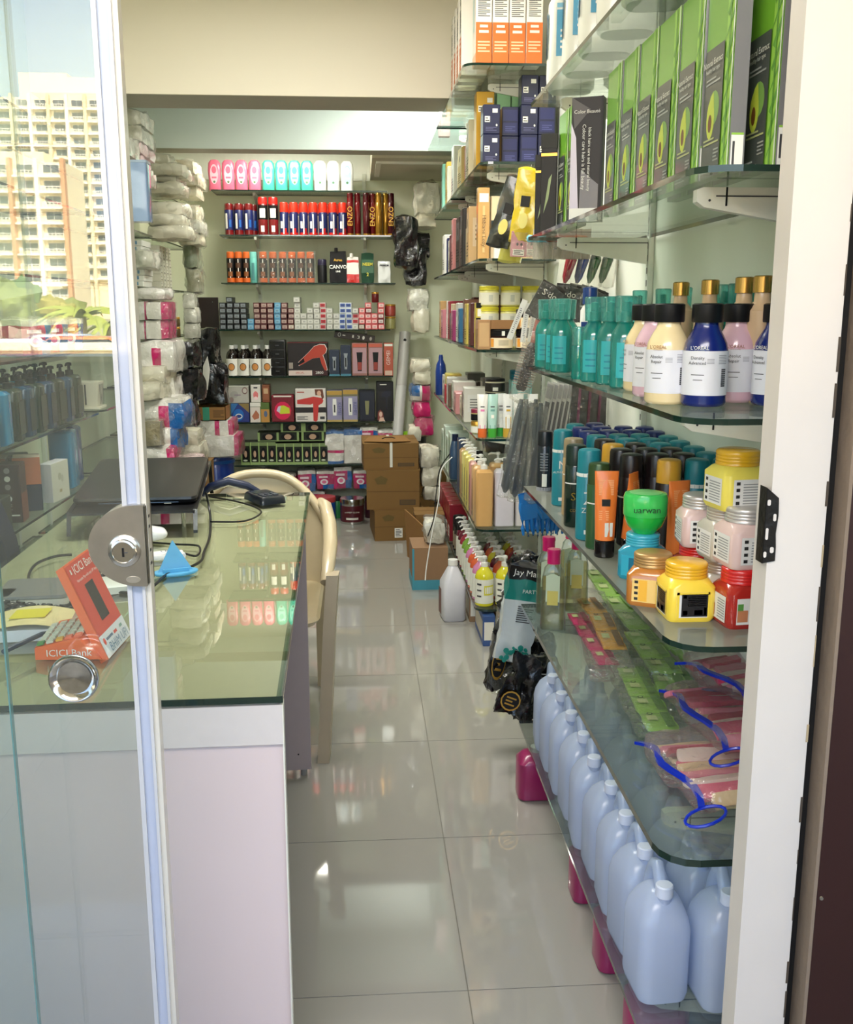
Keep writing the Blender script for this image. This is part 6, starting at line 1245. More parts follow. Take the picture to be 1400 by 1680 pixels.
lb('trimmer_box', .085, .10, .09, M((190, 176, 156), .4), -1.12, 3.36, z1 + .0905, .3, 'beige trimmer box with a dark device picture, left shelf', right=[('p', [(.3, .3), (.3, .6), (.75, .7), (.75, .4)], M((90, 60, 70), .4)), (.05, .1, .12, .9, INK)], front=[(0, 0, 1, 1, M((190, 110, 70), .4))])
lb('device_box', .11, .12, .09, M((110, 96, 84), .35, coat=.4), -1.17, 3.28, z1 + .186 - .0, .25, 'brown shiny device box lying on top, left shelf', front=[(0, 0, 1, 1, M((130, 90, 66), .35)), (.6, .1, .8, .2, M((220, 220, 120), .4))], right=[(.1, .1, .9, .9, M((120, 110, 100), .3)), (.3, .3, .6, .7, M((96, 86, 78), .3))]) if False else None
lb('device_box', .11, .10, .185, M((110, 96, 84), .35, coat=.4), -1.22, 3.30, z1, .25, 'brown shiny device box standing behind the tall icon box', front=[(0, 0, 1, 1, M((130, 90, 66), .35)), (.6, .5, .8, .56, M((220, 220, 120), .4))])
lb('black_box', .10, .1, .17, M((34, 38, 44), .35), -1.21, 3.48, z1, .2, 'dark box lettered on its side, behind the white box, left shelf', right=[(.5, .55, .68, .98, OFFW), ('l', .53, .6, .65, .95, 5, INK)])
lb('gift_box', .045, .14, .135, M((214, 214, 216), .35), -1.085, 3.53, z1, -.12, 'white box with a faint flower picture, left lower shelf', right=[(0, 0, 1, 1, M((198, 200, 186), .4)), ('o', .45, .62, .1, .1, M((170, 170, 150), .4)), ('o', .6, .55, .08, .1, M((176, 176, 160), .4)), (.4, .2, .55, .28, M((160, 150, 110), .4))])
lb('black_box', .07, .1, .11, M((44, 50, 40), .4), -1.10, 2.98, z1, 0, 'dark olive box at the left picture edge', front=[(0, .8, 1, 1, M((150, 150, 146), .4)), ('o', .5, .35, .2, .15, M((150, 130, 60), .4))])
Proto(pumpb('soap_bottle', .10, .085, .22, BLQ, M((226, 220, 206), .4), None, r=.012), 'pump bottle').put((-1.12, 3.78, z1), pi / 2, 'blue liquid soap bottle with white pump on the left lower shelf')
Proto(pumpb('soap_bottle', .10, .085, .22, M((20, 66, 120), .15, coat=.7), M((226, 220, 206), .4), None, r=.012), 'pump bottle').put((-1.14, 3.91, z1), pi / 2, 'darker blue soap bottle beyond the bright blue one')
t = thing('caddy', 'off-white slotted plastic holder on the left shelf end', 'holder', (-1.14, 4.25, ZLF[2] + .0)); m = MB().rr([(0, .045, .045, .006), (.11, .055, .055, .006)], M((206, 200, 180), .5), 2); m.build('holder_body', t); MB().rr([(-.0, .06, .06, .006), (.008, .06, .06, .006)], M((206, 200, 180), .5), 2).build('tray', t)
MB().dec(.1, .1, .1, [(.2, .15, .26, .9, INK), (.36, .15, .42, .9, INK), (.52, .15, .58, .9, INK), (.68, .15, .74, .9, INK)], 'R').dec(.1, .1, .1, [(.2, .15, .26, .9, INK), (.5, .15, .56, .9, INK)], 'F').xf(Matrix.Scale(1.12, 4)).build('slots', t)
q = diaper('pad_pack', .15, .12, .12, 'pinkblue', 4); P = Proto(q, 'pack')
for k, y in enumerate((3.45, 3.65, 3.85)): P.put((-1.13, y, ZLF[3] - .0), 1.2, 'magenta and blue pad pack above the black pumps, %s of three' % nth(k, 3, 'from the front'))
WB = Proto(lambda: (lambda t: (MB().lathe([(0, .03), (.003, .033), (.08, .033), (.1, .014), (.112, .013)], PLASTIC, 14).build('bottle_body', t), MB().lathe([(.11, .015), (.13, .015)], WHITE, 12).build('cap', t), t)[-1])(empty('clear_bottle')), 'bottle')
for k, (x, y) in enumerate(((-1.085, 3.0), (-1.09, 3.12), (-1.085, 3.24), (-1.17, 3.1), (-1.17, 3.25), (-1.09, 3.37))): WB.put((x, y, ZLF[0]), 0, 'small clear bottle with a white cap on the lowest left shelf, %s of six' % ORD[k], 'white-capped clear bottles')
# bundles and packs stacked at the back left
CLO = M((226, 220, 200), .42, bump=.5, scale=18, vary=.06); CLO2 = M((214, 208, 186), .35, bump=.6, scale=26, coat=.3, vary=.08); PLW = M((222, 220, 206), .22, bump=.7, scale=30, coat=.6, vary=.1)
def blob(label, x0, y0, x1, y1, Y, d, mat, k=.4, amp=.012, f=12, seed=0, wrap=True, name='wrapped_bundle', cat='bundle', mf=None, rot=None, n=9, grp=None):
    a = hY(x0, y1, Y); b = hY(x1, y0, Y); w = b.x - a.x; h = b.z - a.z
    t = thing(name, label, cat, ((a.x + b.x) / 2, Y + d / 2, a.z), 0, grp)
    if rot: t.rotation_euler = rot
    MB().puff(w, d, h, mat, k, n, amp, f, seed, mf=mf).build('bundle_body', t)
    if wrap: MB().puff(w * 1.04, d * 1.04, h * 1.05, WRAP, k * .8, n, amp * 1.6, f * 1.6, seed + 9, z=-h * .025).build('clear_wrap', t)
    return t
def padmf(stripe, blue=True):
    return lambda a, b, c: (PKM if .42 < a < .62 and c < .75 else PKB if (blue and a > .7 and c < .85) else PKW)
L = [(172, 215, 205, 250, 4.55, 'white carton wrapped in film under the second beam, left', PLW), (205, 178, 232, 205, 4.9, 'topmost film-wrapped pack by the door seal', PLW), (205, 205, 232, 232, 4.85, 'second film-wrapped pack by the door seal', PLW), (203, 232, 232, 252, 4.8, 'third film-wrapped pack by the door seal, with pink print', PINKW), (203, 252, 228, 275, 4.8, 'fourth film-wrapped pack by the door seal', PINKW),
     (228, 252, 275, 272, 5.5, 'folded plastic sheet bundle touching the loft', CLO2), (232, 268, 300, 288, 5.45, 'long slanted white bundle under the loft', CLO), (236, 282, 290, 300, 5.5, 'clear-wrapped roll on the highest left shelf', PLW), (236, 298, 296, 317, 5.45, 'lowest roll on the highest left shelf', CLO2), (285, 262, 318, 284, 5.9, 'white sleeve bundle pointing right near the loft', CLO), (290, 284, 325, 303, 5.95, 'white sleeve bundle below the top one', CLO2), (286, 302, 322, 322, 6.0, 'white sleeve bundle drooping over the shelf corner', CLO2), (205, 272, 236, 300, 4.7, 'crumpled clear bag beside the seal', PLW),
     (242, 330, 300, 351, 5.42, 'fat white roll, upper of three below the dark shelf edge', CLO), (242, 351, 300, 370, 5.40, 'fat white roll, middle of three below the dark shelf edge', CLO), (240, 369, 306, 390, 5.38, 'fat white roll, lowest of three below the dark shelf edge', CLO), (292, 335, 322, 362, 5.9, 'crumpled white bundle beyond the upper roll', CLO2), (296, 360, 328, 382, 5.9, 'crumpled white bundle beyond the middle roll', PLW), (290, 380, 326, 400, 5.9, 'crumpled white bundle beyond the lowest roll', CLO2)]
for k, (x0, y0, x1, y1, Y, lbl, mt_) in enumerate(L): blob(lbl, x0, y0, x1, y1, Y, .30, mt_, .3, .014, 12, k)
t = thing('document_case', 'translucent blue flat case standing at the left behind the door seal', 'case', (-1.01, 4.50, 1.74)); MB().rr([(0, .12, .045, .008), (.24, .12, .045, .008)], M((110, 136, 170), .25, coat=.6), 2).build('case_body', t); MB().rr([(.24, .122, .047, .008), (.25, .122, .047, .008)], M((140, 160, 180), .3), 2).build('lid', t)
# stacked white slabs and cartons
n = 0
for k in range(8):
    p = hY(240, 472 - 9.2 * k, 5.1); q = hY(272, 472, 5.1); w = q.x - p.x
    tag(empty('x'), None) if False else None
    t = thing('white_carton', 'flat white box stacked on the left shelf, %s' % nth(k, 8, 'from the bottom'), 'box', (-1.10 + .004 * (k % 3), 5.12, 1.4805 + k * .0275), 0, 'flat white boxes'); MB().rr([(0, .055, .1, .004), (.026, .055, .1, .004)], M((222, 222, 212), .4), 1).build('box_body', t); MB().box(.02, -.1008, .006, .03, -.1002, .022, M((110, 150, 180), .4)).build('print', t)
PBX = Proto(cartonb('small_carton', .05, .07, .036, M((206, 204, 184), .5), front=[(.1, .15, .9, .3, M((120, 116, 100), .5)), (.1, .6, .5, .8, M((150, 146, 130), .5))]), 'box')
for c in range(4):
    for r_ in range(6):
        PBX.put((-1.075 + .0, 5.46 + c * .085, 1.4805 + r_ * .0368), pi / 2, 'small beige carton in the left shelf block, column %s, row %s' % (ORD[c], nth(r_, 6, 'from the bottom')), 'small beige cartons')
        if c < 3: PBX.put((-1.135, 5.42 + c * .01 if c == 0 else 5.42 + c * .1, 1.4805 + r_ * .0368), 0, 'small beige carton behind the left shelf block, column %s, row %s' % (ORD[c], nth(r_, 6, 'from the bottom')), 'rear small beige cartons')
for k, (x0, y0, x1, y1, Y, lbl, mt_) in enumerate([(222, 410, 250, 440, 4.95, 'round crumpled clear bag above the flat white boxes', PLW), (300, 400, 322, 440, 6.1, 'clear bag of greenish goods at the end of the left shelves', M((150, 160, 136), .25, bump=.6, coat=.5)), (305, 440, 326, 480, 6.1, 'clear bag below the greenish one at the shelf end', M((166, 164, 140), .25, bump=.6, coat=.5)), (219, 474, 272, 492, 4.9, 'flat wrapped pad bale under the flat white boxes', PKW)]): blob(lbl, x0, y0, x1, y1, Y, .22, mt_, .35, .014, 14, k + 30)
P1 = diaper('pad_bale', .12, .16, .135, 'side', 5)
for k, (x0, y0, x1, y1) in enumerate(((240, 495, 276, 525), (240, 525, 276, 556), (226, 495, 242, 526), (226, 526, 242, 557))):
    blob('cream pad bale with magenta end stripe behind the seal, %s' % ('upper right', 'lower right', 'upper left', 'lower left')[k], x0, y0, x1, y1, 4.88 + .02 * k, .22, PKW, .16, .006, 14, 40 + k, name='pad_bale', cat='pad bale', mf=lambda a, b, c: PKM if a > .72 else PKW)
GB = M((120, 100, 60), .3, .3, bump=.4, scale=80, vary=.4)
for k in range(12):
    t = Proto(jarb('small_jar', .026, .055, M((90, 74, 44), .25, vary=.5, scale=200), GOLD, lidh=.2, ribs=False), 'jar').put((-1.10 + .06 * (k % 2), 5.55 + .12 * (k // 4), 1.2185 + .056 * ((k // 2) % 2) + .0), 0, 'small amber jar with gold lid in the dark left shelf corner, %s' % ORD[k], 'amber jars on the left shelf') if k in (0, 1, 2, 3, 4, 5, 8, 9, 10, 11) else None
for k, (x0, y0, x1, y1) in enumerate(((300, 482, 318, 505), (302, 505, 322, 530), (302, 530, 324, 556))): blob('pale wrapped packet at the end of the left shelves, %s' % ('upper', 'middle', 'lower')[k], x0, y0, x1, y1, 6.0, .15, PLW, .3, .01, 16, 50 + k)
LL = [(222, 560, 285, 612, 4.85, .34, 'large rounded bundle of white pads with magenta print below the left shelves', CLO, padmf(1, False)), (222, 602, 270, 632, 4.8, .3, 'crumpled white bundle under the large pad bundle', CLO, None), (222, 628, 262, 656, 4.7, .3, 'lower crumpled white bundle beside the door seal', CLO2, None), (258, 618, 286, 656, 4.95, .25, 'cream pad pack with a blue corner', CLO, lambda a, b, c: PKB if c < .2 and a < .4 else PKW), (230, 655, 300, 705, 4.75, .32, 'big diaper pack with magenta and blue print facing the aisle', CLO, padmf(1)), (232, 692, 262, 735, 4.6, .2, 'shrink-wrapped stack of printed cartons by the seal', M((150, 140, 110), .3, bump=.6, coat=.5, vary=.3, scale=60), None),
      (255, 703, 292, 742, 4.7, .26, 'diaper pack with a blue stripe below the big one', CLO, lambda a, b, c: PKB if a > .7 else PKW), (232, 735, 285, 768, 4.6, .24, 'diaper pack lying on its side above the laptop', CLO, lambda a, b, c: PKM if a > .82 else (PKB if a > .3 and c < .2 else PKW)), (285, 706, 325, 735, 5.3, .25, 'rumpled white cloth bundle left of the tray', CLO2, None), (290, 730, 330, 765, 5.3, .25, 'rumpled cream cloth bundle below the white one', CLO, None), (270, 755, 325, 790, 5.0, .25, 'pinkish clear bag low behind the laptop', PINKW, None), (236, 765, 285, 800, 4.5, .2, 'dark crinkled bag just behind the laptop', M((50, 48, 46), .2, bump=.6, coat=.6), None)]
for k, (x0, y0, x1, y1, Y, d, lbl, mt_, mf) in enumerate(LL): blob(lbl, x0, y0, x1, y1, Y, d, mt_, .3, .016, 11, 60 + k, mf=mf)
BB2 = M((14, 14, 16), .2, bump=1.0, scale=22, coat=.6)
for k, (x0, y0, x1, y1, Y, lbl) in enumerate(((280, 560, 318, 606, 5.6, 'black glossy bag under the amber jars'), (318, 540, 352, 600, 6.1, 'upright black bag against the brown board'), (286, 606, 326, 656, 5.6, 'dark grey translucent bag in the black heap'), (326, 595, 368, 665, 6.1, 'black crumpled bag touching the syrup bottles'), (283, 656, 316, 705, 5.5, 'lowest black bag beside the cardboard tray'))): blob(lbl, x0, y0, x1, y1, Y, .22, BB2, .2, .03, 10, 80 + k, name='black_bag', cat='bag', wrap=False)
t = thing('paper', 'crumpled white paper strip stuck in the black bags', 'paper', hY(338, 645, 6.0)); MB().add([(-.03, 0, 0), (.01, .01, .02), (.03, 0, .14), (.02, -.01, .22), (-.01, 0, .16), (-.02, .012, .06)], [(0, 1, 2, 3, 4, 5)], OFFW).add([(-.03, .002, 0), (.01, .012, .02), (.03, .002, .14), (.02, -.008, .22), (-.01, .002, .16), (-.02, .014, .06)], [(5, 4, 3, 2, 1, 0)], OFFW).build('sheet', t)
a = hY(312, 690, 6.1); b_ = hY(370, 668, 6.1)
t = thing('cardboard_tray', 'open cardboard tray with a green tape patch among black bags', 'tray', ((a.x + b_.x) / 2, 6.2, a.z)); w = b_.x - a.x; h = b_.z - a.z
MB().box(-w / 2, -.1, 0, w / 2, .1, .004, CARD).box(-w / 2, -.1, 0, w / 2, -.096, h, CARD).box(-w / 2, .096, 0, w / 2, .1, h, CARD).box(-w / 2, -.1, 0, -w / 2 + .004, .1, h, CARD).box(w / 2 - .004, -.1, 0, w / 2, .1, h, CARD).build('tray_body', t); MB().box(-.03, -.101, .0, .01, -.1, h, M((60, 150, 120), .5)).build('tape', t)
MB().dec(w, .2, h, [('l', .05, .2, .3, .8, 4, M((90, 64, 36), .7)), ('l', .65, .2, .95, .8, 4, M((90, 64, 36), .7))]).build('print', t)
for k, (x0, y0, x1, y1, Y, lbl, fn) in enumerate(((316, 690, 382, 722, 6.1, 'pad bale with magenta bands under the cardboard tray', lambda a, b, c: PKM if (.0 < a < .12 or .5 < a < .62 or a > .9) else PKW), (322, 715, 392, 750, 6.05, 'wide white pad bale under the banded one', lambda a, b, c: PKM if a > .93 else PKW))): blob(lbl, x0, y0, x1, y1, Y, .28, PKW, .16, .01, 14, 90 + k, mf=fn, name='pad_bale', cat='pad bale')
t = thing('blue_drum', 'blue plastic drum on the floor under the pad bales', 'drum', (hY(352, 780, 6.2).x, 6.25, 0)); hh = hY(350, 752, 6.1).z
MB().lathe([(0, .11), (.01, .12), (hh - .03, .12), (hh - .02, .115), (hh, .115)], M((20, 60, 150), .25, coat=.4), 24).build('drum_body', t); MB().lathe([(hh - .045, .125), (hh - .025, .125)], M((24, 90, 170), .3), 24).build('rim', t)
blob('navy plastic bag on the floor left of the blue drum', 322, 762, 346, 812, 6.05, .2, M((14, 30, 110), .2, bump=.7, coat=.6), .35, .02, 12, 99, name='blue_bag', cat='bag')
for k, (x, y, w, d, h) in enumerate(((-1.2, 4.9, .28, .5, .44), (-1.24, 5.6, .2, .4, .42), (-1.2, 6.12, .22, .3, .3))):
    Proto(shipb(w, d, h), 'carton').put((x, y, 0), 0, 'cardboard carton on the floor by the left wall, %s' % nth(k, 3, 'from the front'))
a = hY(285, 765, 5.3); b_ = hY(330, 765, 5.3); Proto(shipb(b_.x - a.x + .05, .3, a.z), 'carton').put(((a.x + b_.x) / 2, 5.44, 0), 0, 'cardboard carton under the two rumpled cloth bundles')
# ================================================================== FAR RIGHT SHELVES (goods)
CREAMB = M((226, 206, 168), .45); BEI = M((206, 190, 150), .4)
# topmost: white boxes with orange base
OBX = Proto(cartonb('tall_carton', .058, .10, .30, M((230, 224, 212), .4), front=[(0, 0, 1, .46, M((214, 104, 40), .4)), ('l', .12, .52, .88, .78, 12, INK), ('l', .2, .84, .8, .92, 3, INK), ('l', .12, .12, .88, .26, 4, M((240, 190, 150), .4)), (.2, .34, .8, .37, M((250, 220, 200), .4)), (.25, .40, .75, .43, M((250, 220, 200), .4))], left=[(0, .0, 1, .12, M((240, 180, 140), .4)), (.1, .4, .5, .8, M((190, 214, 206), .4))]), 'box')
for k, x in enumerate((.463, .524, .585, .646)): OBX.put((x, 3.86 - .01 * (k == 3), ZT[0]), 0, 'tall white carton with an orange base, topmost shelf, %s of four' % nth(k, 4))
for k in range(4): OBX.put((.45, 4.03 + .115 * k, ZT[0]), -pi / 2, 'tall white carton standing sideways along the topmost shelf, %s of four' % nth(k, 4, 'from the front'))
t = Proto(cartonb('pink_box', .06, .05, .22, M((206, 170, 170), .4), front=[('l', .3, .4, .7, .8, 4, INK)]), 'box').put((.45, 5.35, ZT[0] - .004), 0, 'narrow pale pink box at the far end of the topmost shelf')
NVB = M((26, 30, 66), .35, coat=.2)
NB = Proto(cartonb('navy_box', .064, .08, .105, NVB, front=[(.55, .72, .85, .86, WPM), (.1, .4, .4, .6, WPM), ('l', .13, .42, .37, .58, 2, INK), ('o', .8, .3, .05, .04, WPM), ('l', .15, .1, .8, .25, 3, M((90, 90, 130), .4))]), 'box')
NB2 = Proto(cartonb('navy_box', .064, .08, .105, NVB, front=[(.08, .1, .92, .45, M((44, 48, 96), .35)), (.08, .52, .92, .9, M((44, 48, 96), .35)), ('l', .2, .15, .8, .35, 3, M((84, 88, 140), .4))]), 'box')
for k, (x, z, lvl, q) in enumerate(((.508, 0, 'lower', 0), (.508, 1, 'upper', 0), (.585, 0, 'lower', 1), (.585, 1, 'upper', 1), (.652, 0, 'lower', 1), (.652, 1, 'middle', 0), (.652, 2, 'top', 0), (.719, 0, 'lower', 0), (.719, 1, 'middle', 1), (.719, 2, 'top', 0))):
    (NB, NB2)[q].put((x, 3.95 + (.04 if k in (2, 3) else 0), ZT[1] + z * .1055), 0, 'navy box on the second far shelf, %s stack from the left, %s' % (ORD[(0, 0, 1, 1, 2, 2, 2, 3, 3, 3)[k]], lvl), 'navy boxes')
GO = M((196, 150, 50), .3, .4)
lb('gold_box', .07, .08, .29, GO, .505, 4.12, ZT[1], 0, 'gold box standing behind the first navy stack', front=[(.6, .86, .9, .92, WPM), (.1, .74, .45, .82, WPM), ('l', .13, .75, .42, .81, 2, INK)])
for k, x in enumerate((.58, .64)): lb('green_carton', .055, .08, .30, M((150, 200, 150), .4), x, 4.14, ZT[1], 0, 'pale green carton rising behind the navy boxes, %s one' % ('left', 'right')[k], front=[('l', .2, .3, .8, .8, 8, M((190, 226, 190), .4))])
# long side row fillers along the aisle edge of each far shelf
FILL = {
 1: [('beige_box', (196, 184, 150)), ('pale_box', (206, 204, 190)), ('pink_box', (196, 120, 130)), ('gold_packet', (170, 150, 90)), ('grey_box', (150, 148, 130)), ('beige_box', (190, 176, 140)), ('silver_packet', (176, 176, 166)), ('pink_box', (206, 140, 146)), ('pale_box', (200, 196, 176)), ('gold_box', (180, 146, 60)), ('beige_box', (186, 172, 140)), ('mint_box', (130, 190, 170))],
 2: [('beige_packet', (206, 170, 120)), ('cream_box', (214, 196, 160)), ('black_box', (40, 36, 36)), ('pink_box', (206, 150, 140)), ('black_box', (34, 30, 30)), ('cream_box', (210, 190, 150)), ('pink_box', (200, 130, 130)), ('maroon_box', (90, 30, 36)), ('pale_box', (206, 200, 180)), ('navy_box', (30, 36, 80)), ('white_box', (220, 216, 206)), ('red_box', (170, 40, 50))],
 3: [('maroon_box', (84, 36, 36)), ('yellow_box', (206, 186, 90)), ('brown_box', (110, 70, 50)), ('blue_box', (50, 110, 150)), ('white_box', (216, 212, 200)), ('magenta_box', (160, 50, 110)), ('cream_box', (210, 196, 160)), ('black_box', (36, 32, 30)), ('red_box', (160, 40, 56)), ('white_box', (214, 210, 200)), ('pink_box', (190, 120, 130)), ('tan_box', (186, 150, 96))],
 4: [('white_box', (216, 212, 200)), ('brown_card', (120, 90, 76)), ('cream_box', (216, 206, 180)), ('pink_card', (200, 140, 140)), ('white_box', (220, 216, 206)), ('green_box', (90, 140, 80)), ('brown_card', (110, 84, 70)), ('white_box', (210, 206, 196)), ('red_box', (170, 50, 60)), ('yellow_box', (210, 190, 90)), ('white_box', (214, 210, 200)), ('blue_box', (50, 90, 160))],
}
SN = {1: 'second', 2: 'third', 3: 'fourth', 4: 'fifth'}
HGT = {1: .22, 2: .23, 3: .18, 4: .14}
for s_, items in FILL.items():
    y = 4.30 if s_ != 4 else 4.45
    for k, (nm, c) in enumerate(items):
        wy = R.uniform(.09, .15); hh = HGT[s_] * R.uniform(.7, 1.15)
        if y + wy > 6.15: break
        c2 = tuple(min(255, int(v * .7 + 70)) for v in c); ck = tuple(int(v * .55) for v in c)
        cname = nm.replace('_', ' ')
        lb(nm, wy - .004, R.uniform(.07, .12), hh, M(c, .38), .525, y + wy / 2 + (.01 if y > 5.0 else 0), ZT[s_] - (.004 if y > 5.06 else 0), -pi / 2 + R.uniform(-.05, .05), '%s in the aisle row of the %s far shelf, %s from the front' % (cname, SN[s_], ORD[k]),
           front=[(.08, .55, .92, .9, M(c2, .4)), ('l', .15, .12, .85, .4, 5, M(ck, .5)), ('o', .5, .72, .14, .08, M(ck, .4))], right=[(.15, .3, .85, .8, M(c2, .4)), ('l', .25, .4, .75, .7, 4, M(ck, .5))])
        if k % 2 == 0: lb(nm, wy - .01, .1, hh * 1.1, M(ck, .4), .665, y + wy / 2, ZT[s_] - (.004 if y > 5.06 else 0), -pi / 2, '%s in the wall row of the %s far shelf, %s from the front' % (cname, SN[s_], ORD[k]), front=[(.1, .5, .9, .9, M(c, .4))])
        y += wy + (.03 if 4.95 < y + wy < 5.08 else .004)
t = Proto(pouch('flat_pouch', .16, .03, M((20, 40, 110), .2, coat=.6)), 'pouch').put((.52, 5.0, ZT[1] + .27), 0, 'glossy navy pouch lying on the boxes of the second far shelf', rot=(0, 0, -pi / 2 + .3)) if False else None
# third shelf front end: long orange pack, cream boxes with dark bands, wood boxes, lipsticks
z = ZT[2]
lb('long_pack', .045, .04, .27, M((206, 160, 96), .25, coat=.6), .488, 3.98, z, .05, 'tall orange-beige clear pack at the corner of the third far shelf', front=[(.1, .8, .9, .92, WPM), (.4, .1, .6, .75, M((226, 190, 130), .3))], texts=(('Habiane Lozy', .5, .4, .022, M((110, 70, 40), .4), 'F', pi / 2),))
for k, (x, w, h) in enumerate(((.545, .052, .24), (.602, .05, .235), (.655, .05, .23), (.708, .05, .235))):
    lb('cream_carton', w, .1, h, CREAMB, x, 4.02, z, 0, 'cream carton on the third far shelf, %s of four' % nth(k, 4), front=[(0, .42, 1, .62, M((20, 44, 50), .4)), ('l', .3, .46, .7, .58, 3, OFFW)] if k == 0 else ([(.2, .05, .5, .45, M((170, 40, 40), .4)), (.55, .05, .8, .9, WPM)] if k == 1 else [('l', .3, .2, .7, .9, 9, M((190, 170, 130), .4))]))
lb('wooden_box', .13, .06, .11, M((206, 180, 130), .5, vary=.12, scale=30), .635, 3.925, z, 0, 'pale wooden-print box in front of the cream cartons', front=[(.3, .05, .36, .95, M((180, 150, 100), .5)), (.62, .05, .66, .95, M((180, 150, 100), .5)), (.42, .3, .56, .95, WPM), ('o', .49, .5, .06, .25, M((220, 140, 60), .4))])
lb('red_lipstick_box', .03, .03, .10, M((180, 40, 40), .35), .568, 3.92, z, 0, 'small red box leaning before the cream cartons', front=[(.2, .5, .8, .8, WPM)]); lb('white_tube_box', .024, .03, .085, WPM, .535, 3.91, z, 0, 'small white box with a red cap beside the red box', front=[(0, .8, 1, 1, RED)])
lb('magenta_box', .07, .1, .07, MAG, .59, 4.16, z + .0, 0, 'magenta box behind the cream cartons', right=[(.1, .1, .9, .9, PKM)]) if False else None
# fourth shelf front end: yellow lidded jars and brown jars
z = ZT[3]
YJ = Proto(jarb('body_cream_jar', .041, .082, M((214, 206, 130), .3, coat=.4), M((206, 196, 60), .35), M((222, 218, 200), .4), lidh=.2, extra=[(262, .3, 285, .7, M((190, 190, 180), .4))]), 'jar')
for k, (x, r_) in enumerate(((.53, 0), (.53, 1), (.618, 0), (.618, 1), (.706, 1), (.706, 0))): YJ.put((x, 4.09, z + .155 * 0 + .083 * r_), 0, 'yellow-lidded cream jar at the back of the fourth far shelf, %s %s' % (('left', 'middle', 'right')[(0, 0, 1, 1, 2, 2)[k]], ('lower', 'upper')[r_]), 'yellow-lidded jars', sc=(1, 1, 1.25) if r_ == 0 and False else None)
for k, (x, r_) in enumerate(((.53, 2), (.618, 2), (.706, 2))): YJ.put((x, 4.09, z + .083 * r_), 0, 'yellow-lidded cream jar on top, %s of three' % nth(k, 3), 'topmost yellow-lidded jars')
DJ = Proto(jarb('dark_jar', .047, .078, M((52, 26, 20), .2, coat=.5), BLK, M((226, 210, 180), .4), lidh=.32, extra=[(205, .2, 225, .8, M((220, 150, 60), .4)), (250, .3, 300, .7, M((190, 176, 150), .4)), (265, 1.02, 280, 1.35, WPM)]), 'jar')
for k, (x, r_) in enumerate(((.56, 0), (.665, 0), (.665, 1))): DJ.put((x, 3.935, z + r_ * .0785), 0, 'dark jar with a cream label at the front of the fourth far shelf, %s' % ('left', 'right lower', 'right upper')[k], 'dark jars with cream labels')
lb('brown_carton', .12, .05, .035, M((140, 100, 60), .4), .575, 3.93, z + .079, 0, 'flat brown carton lying on the left dark jar'); lb('brown_carton', .05, .09, .115, M((170, 130, 90), .3, coat=.4), .49, 3.96, z, 0, 'brown clear-fronted box left of the dark jars', front=[(.1, .1, .9, .9, M((196, 160, 116), .3))])
for k in range(3): lb('yellow_tin', .03, .06, .06, M((206, 186, 70), .4), .490, 4.10 + 0 * k, z + .0605 * k, 0, 'small yellow and black tin by the maroon boxes, %s of three' % nth(k, 3, 'from the bottom'), front=[(0, .65, 1, 1, BLK), (.2, .1, 1, .6, WPM)])
# fifth shelf front end: tubes and jars
z = ZT[4]
TBS = [(.488, (232, 228, 222), (230, 110, 50), 'white tube with an orange cap and pink print', (214, 120, 170)), (.528, (170, 206, 196), (70, 170, 60), 'mint tube with a green cap', (110, 160, 150)), (.566, (226, 226, 222), (60, 160, 70), 'white tube with a green cap', (150, 150, 150)), (.590, (222, 222, 220), (200, 160, 60), 'white and gold tube with a gold cap', (200, 160, 60)), (.632, (222, 222, 220), (70, 40, 34), 'white and brown tube with a brown cap', (90, 50, 40)), (.69, (222, 222, 220), (60, 36, 30), 'white tube at the right with a dark cap', (90, 50, 40))]
for k, (x, c, cc, lbl, pc) in enumerate(TBS):
    Proto(tubeb('hair_tube', .044, .172, M(c, .3, coat=.3), M(cc, .3), .018, [(.2, .0, .8, .34 if k in (3, 4, 5) else .1, M(pc, .35)), (.3, .5, .7, .56, M(pc, .4)), (.3, .62, .7, .65, INK), (.35, .3, .65, .4, WPM)], d=.034), 'tube').put((x, 3.925 + (.03 if k == 2 else 0), z), -.1 + .05 * k, lbl + ', fifth far shelf')
CB2 = Proto(jarb('cream_tub', .042, .06, M((222, 214, 186), .35), M((40, 36, 36), .3), M((40, 36, 34), .4), lidh=.18, extra=[(250, .2, 280, .5, WPM)]), 'jar')
CB2.put((.565, 4.13, z + .1), 0, 'cream tub with a black label panel, upper of the two on the fifth far shelf'); CB2.put((.565, 4.13, z + .161), 0, 'cream tub with a black lid, topmost on the fifth far shelf')
Proto(jarb('green_tub', .046, .099, M((80, 160, 90), .3), M((40, 150, 60), .3), lidh=.2), 'jar').put((.565, 4.13, z), 0, 'green-lidded tub beneath the cream tubs')
for k in range(2): lb('aqua_box', .085, .08, .07, M((140, 200, 200), .4), .665, 4.09, z + .0705 * k + .075, 0, 'aqua cream box on the fifth far shelf, %s of two' % ('lower', 'upper')[k], front=[('l', .3, .2, .8, .7, 4, WPM), (.5, .85, .65, .95, INK)])
lb('aqua_box', .085, .08, .0745, M((180, 200, 190), .4), .665, 4.09, z, 0, 'pale box carrying the two aqua boxes', front=[('l', .2, .2, .8, .7, 4, INK)])
Proto(jarb('teal_tub', .045, .04, M((20, 110, 130), .3), M((20, 100, 120), .3), lidh=.4), 'jar').put((.665, 4.09, z + .217), 0, 'teal tub on top of the aqua boxes')
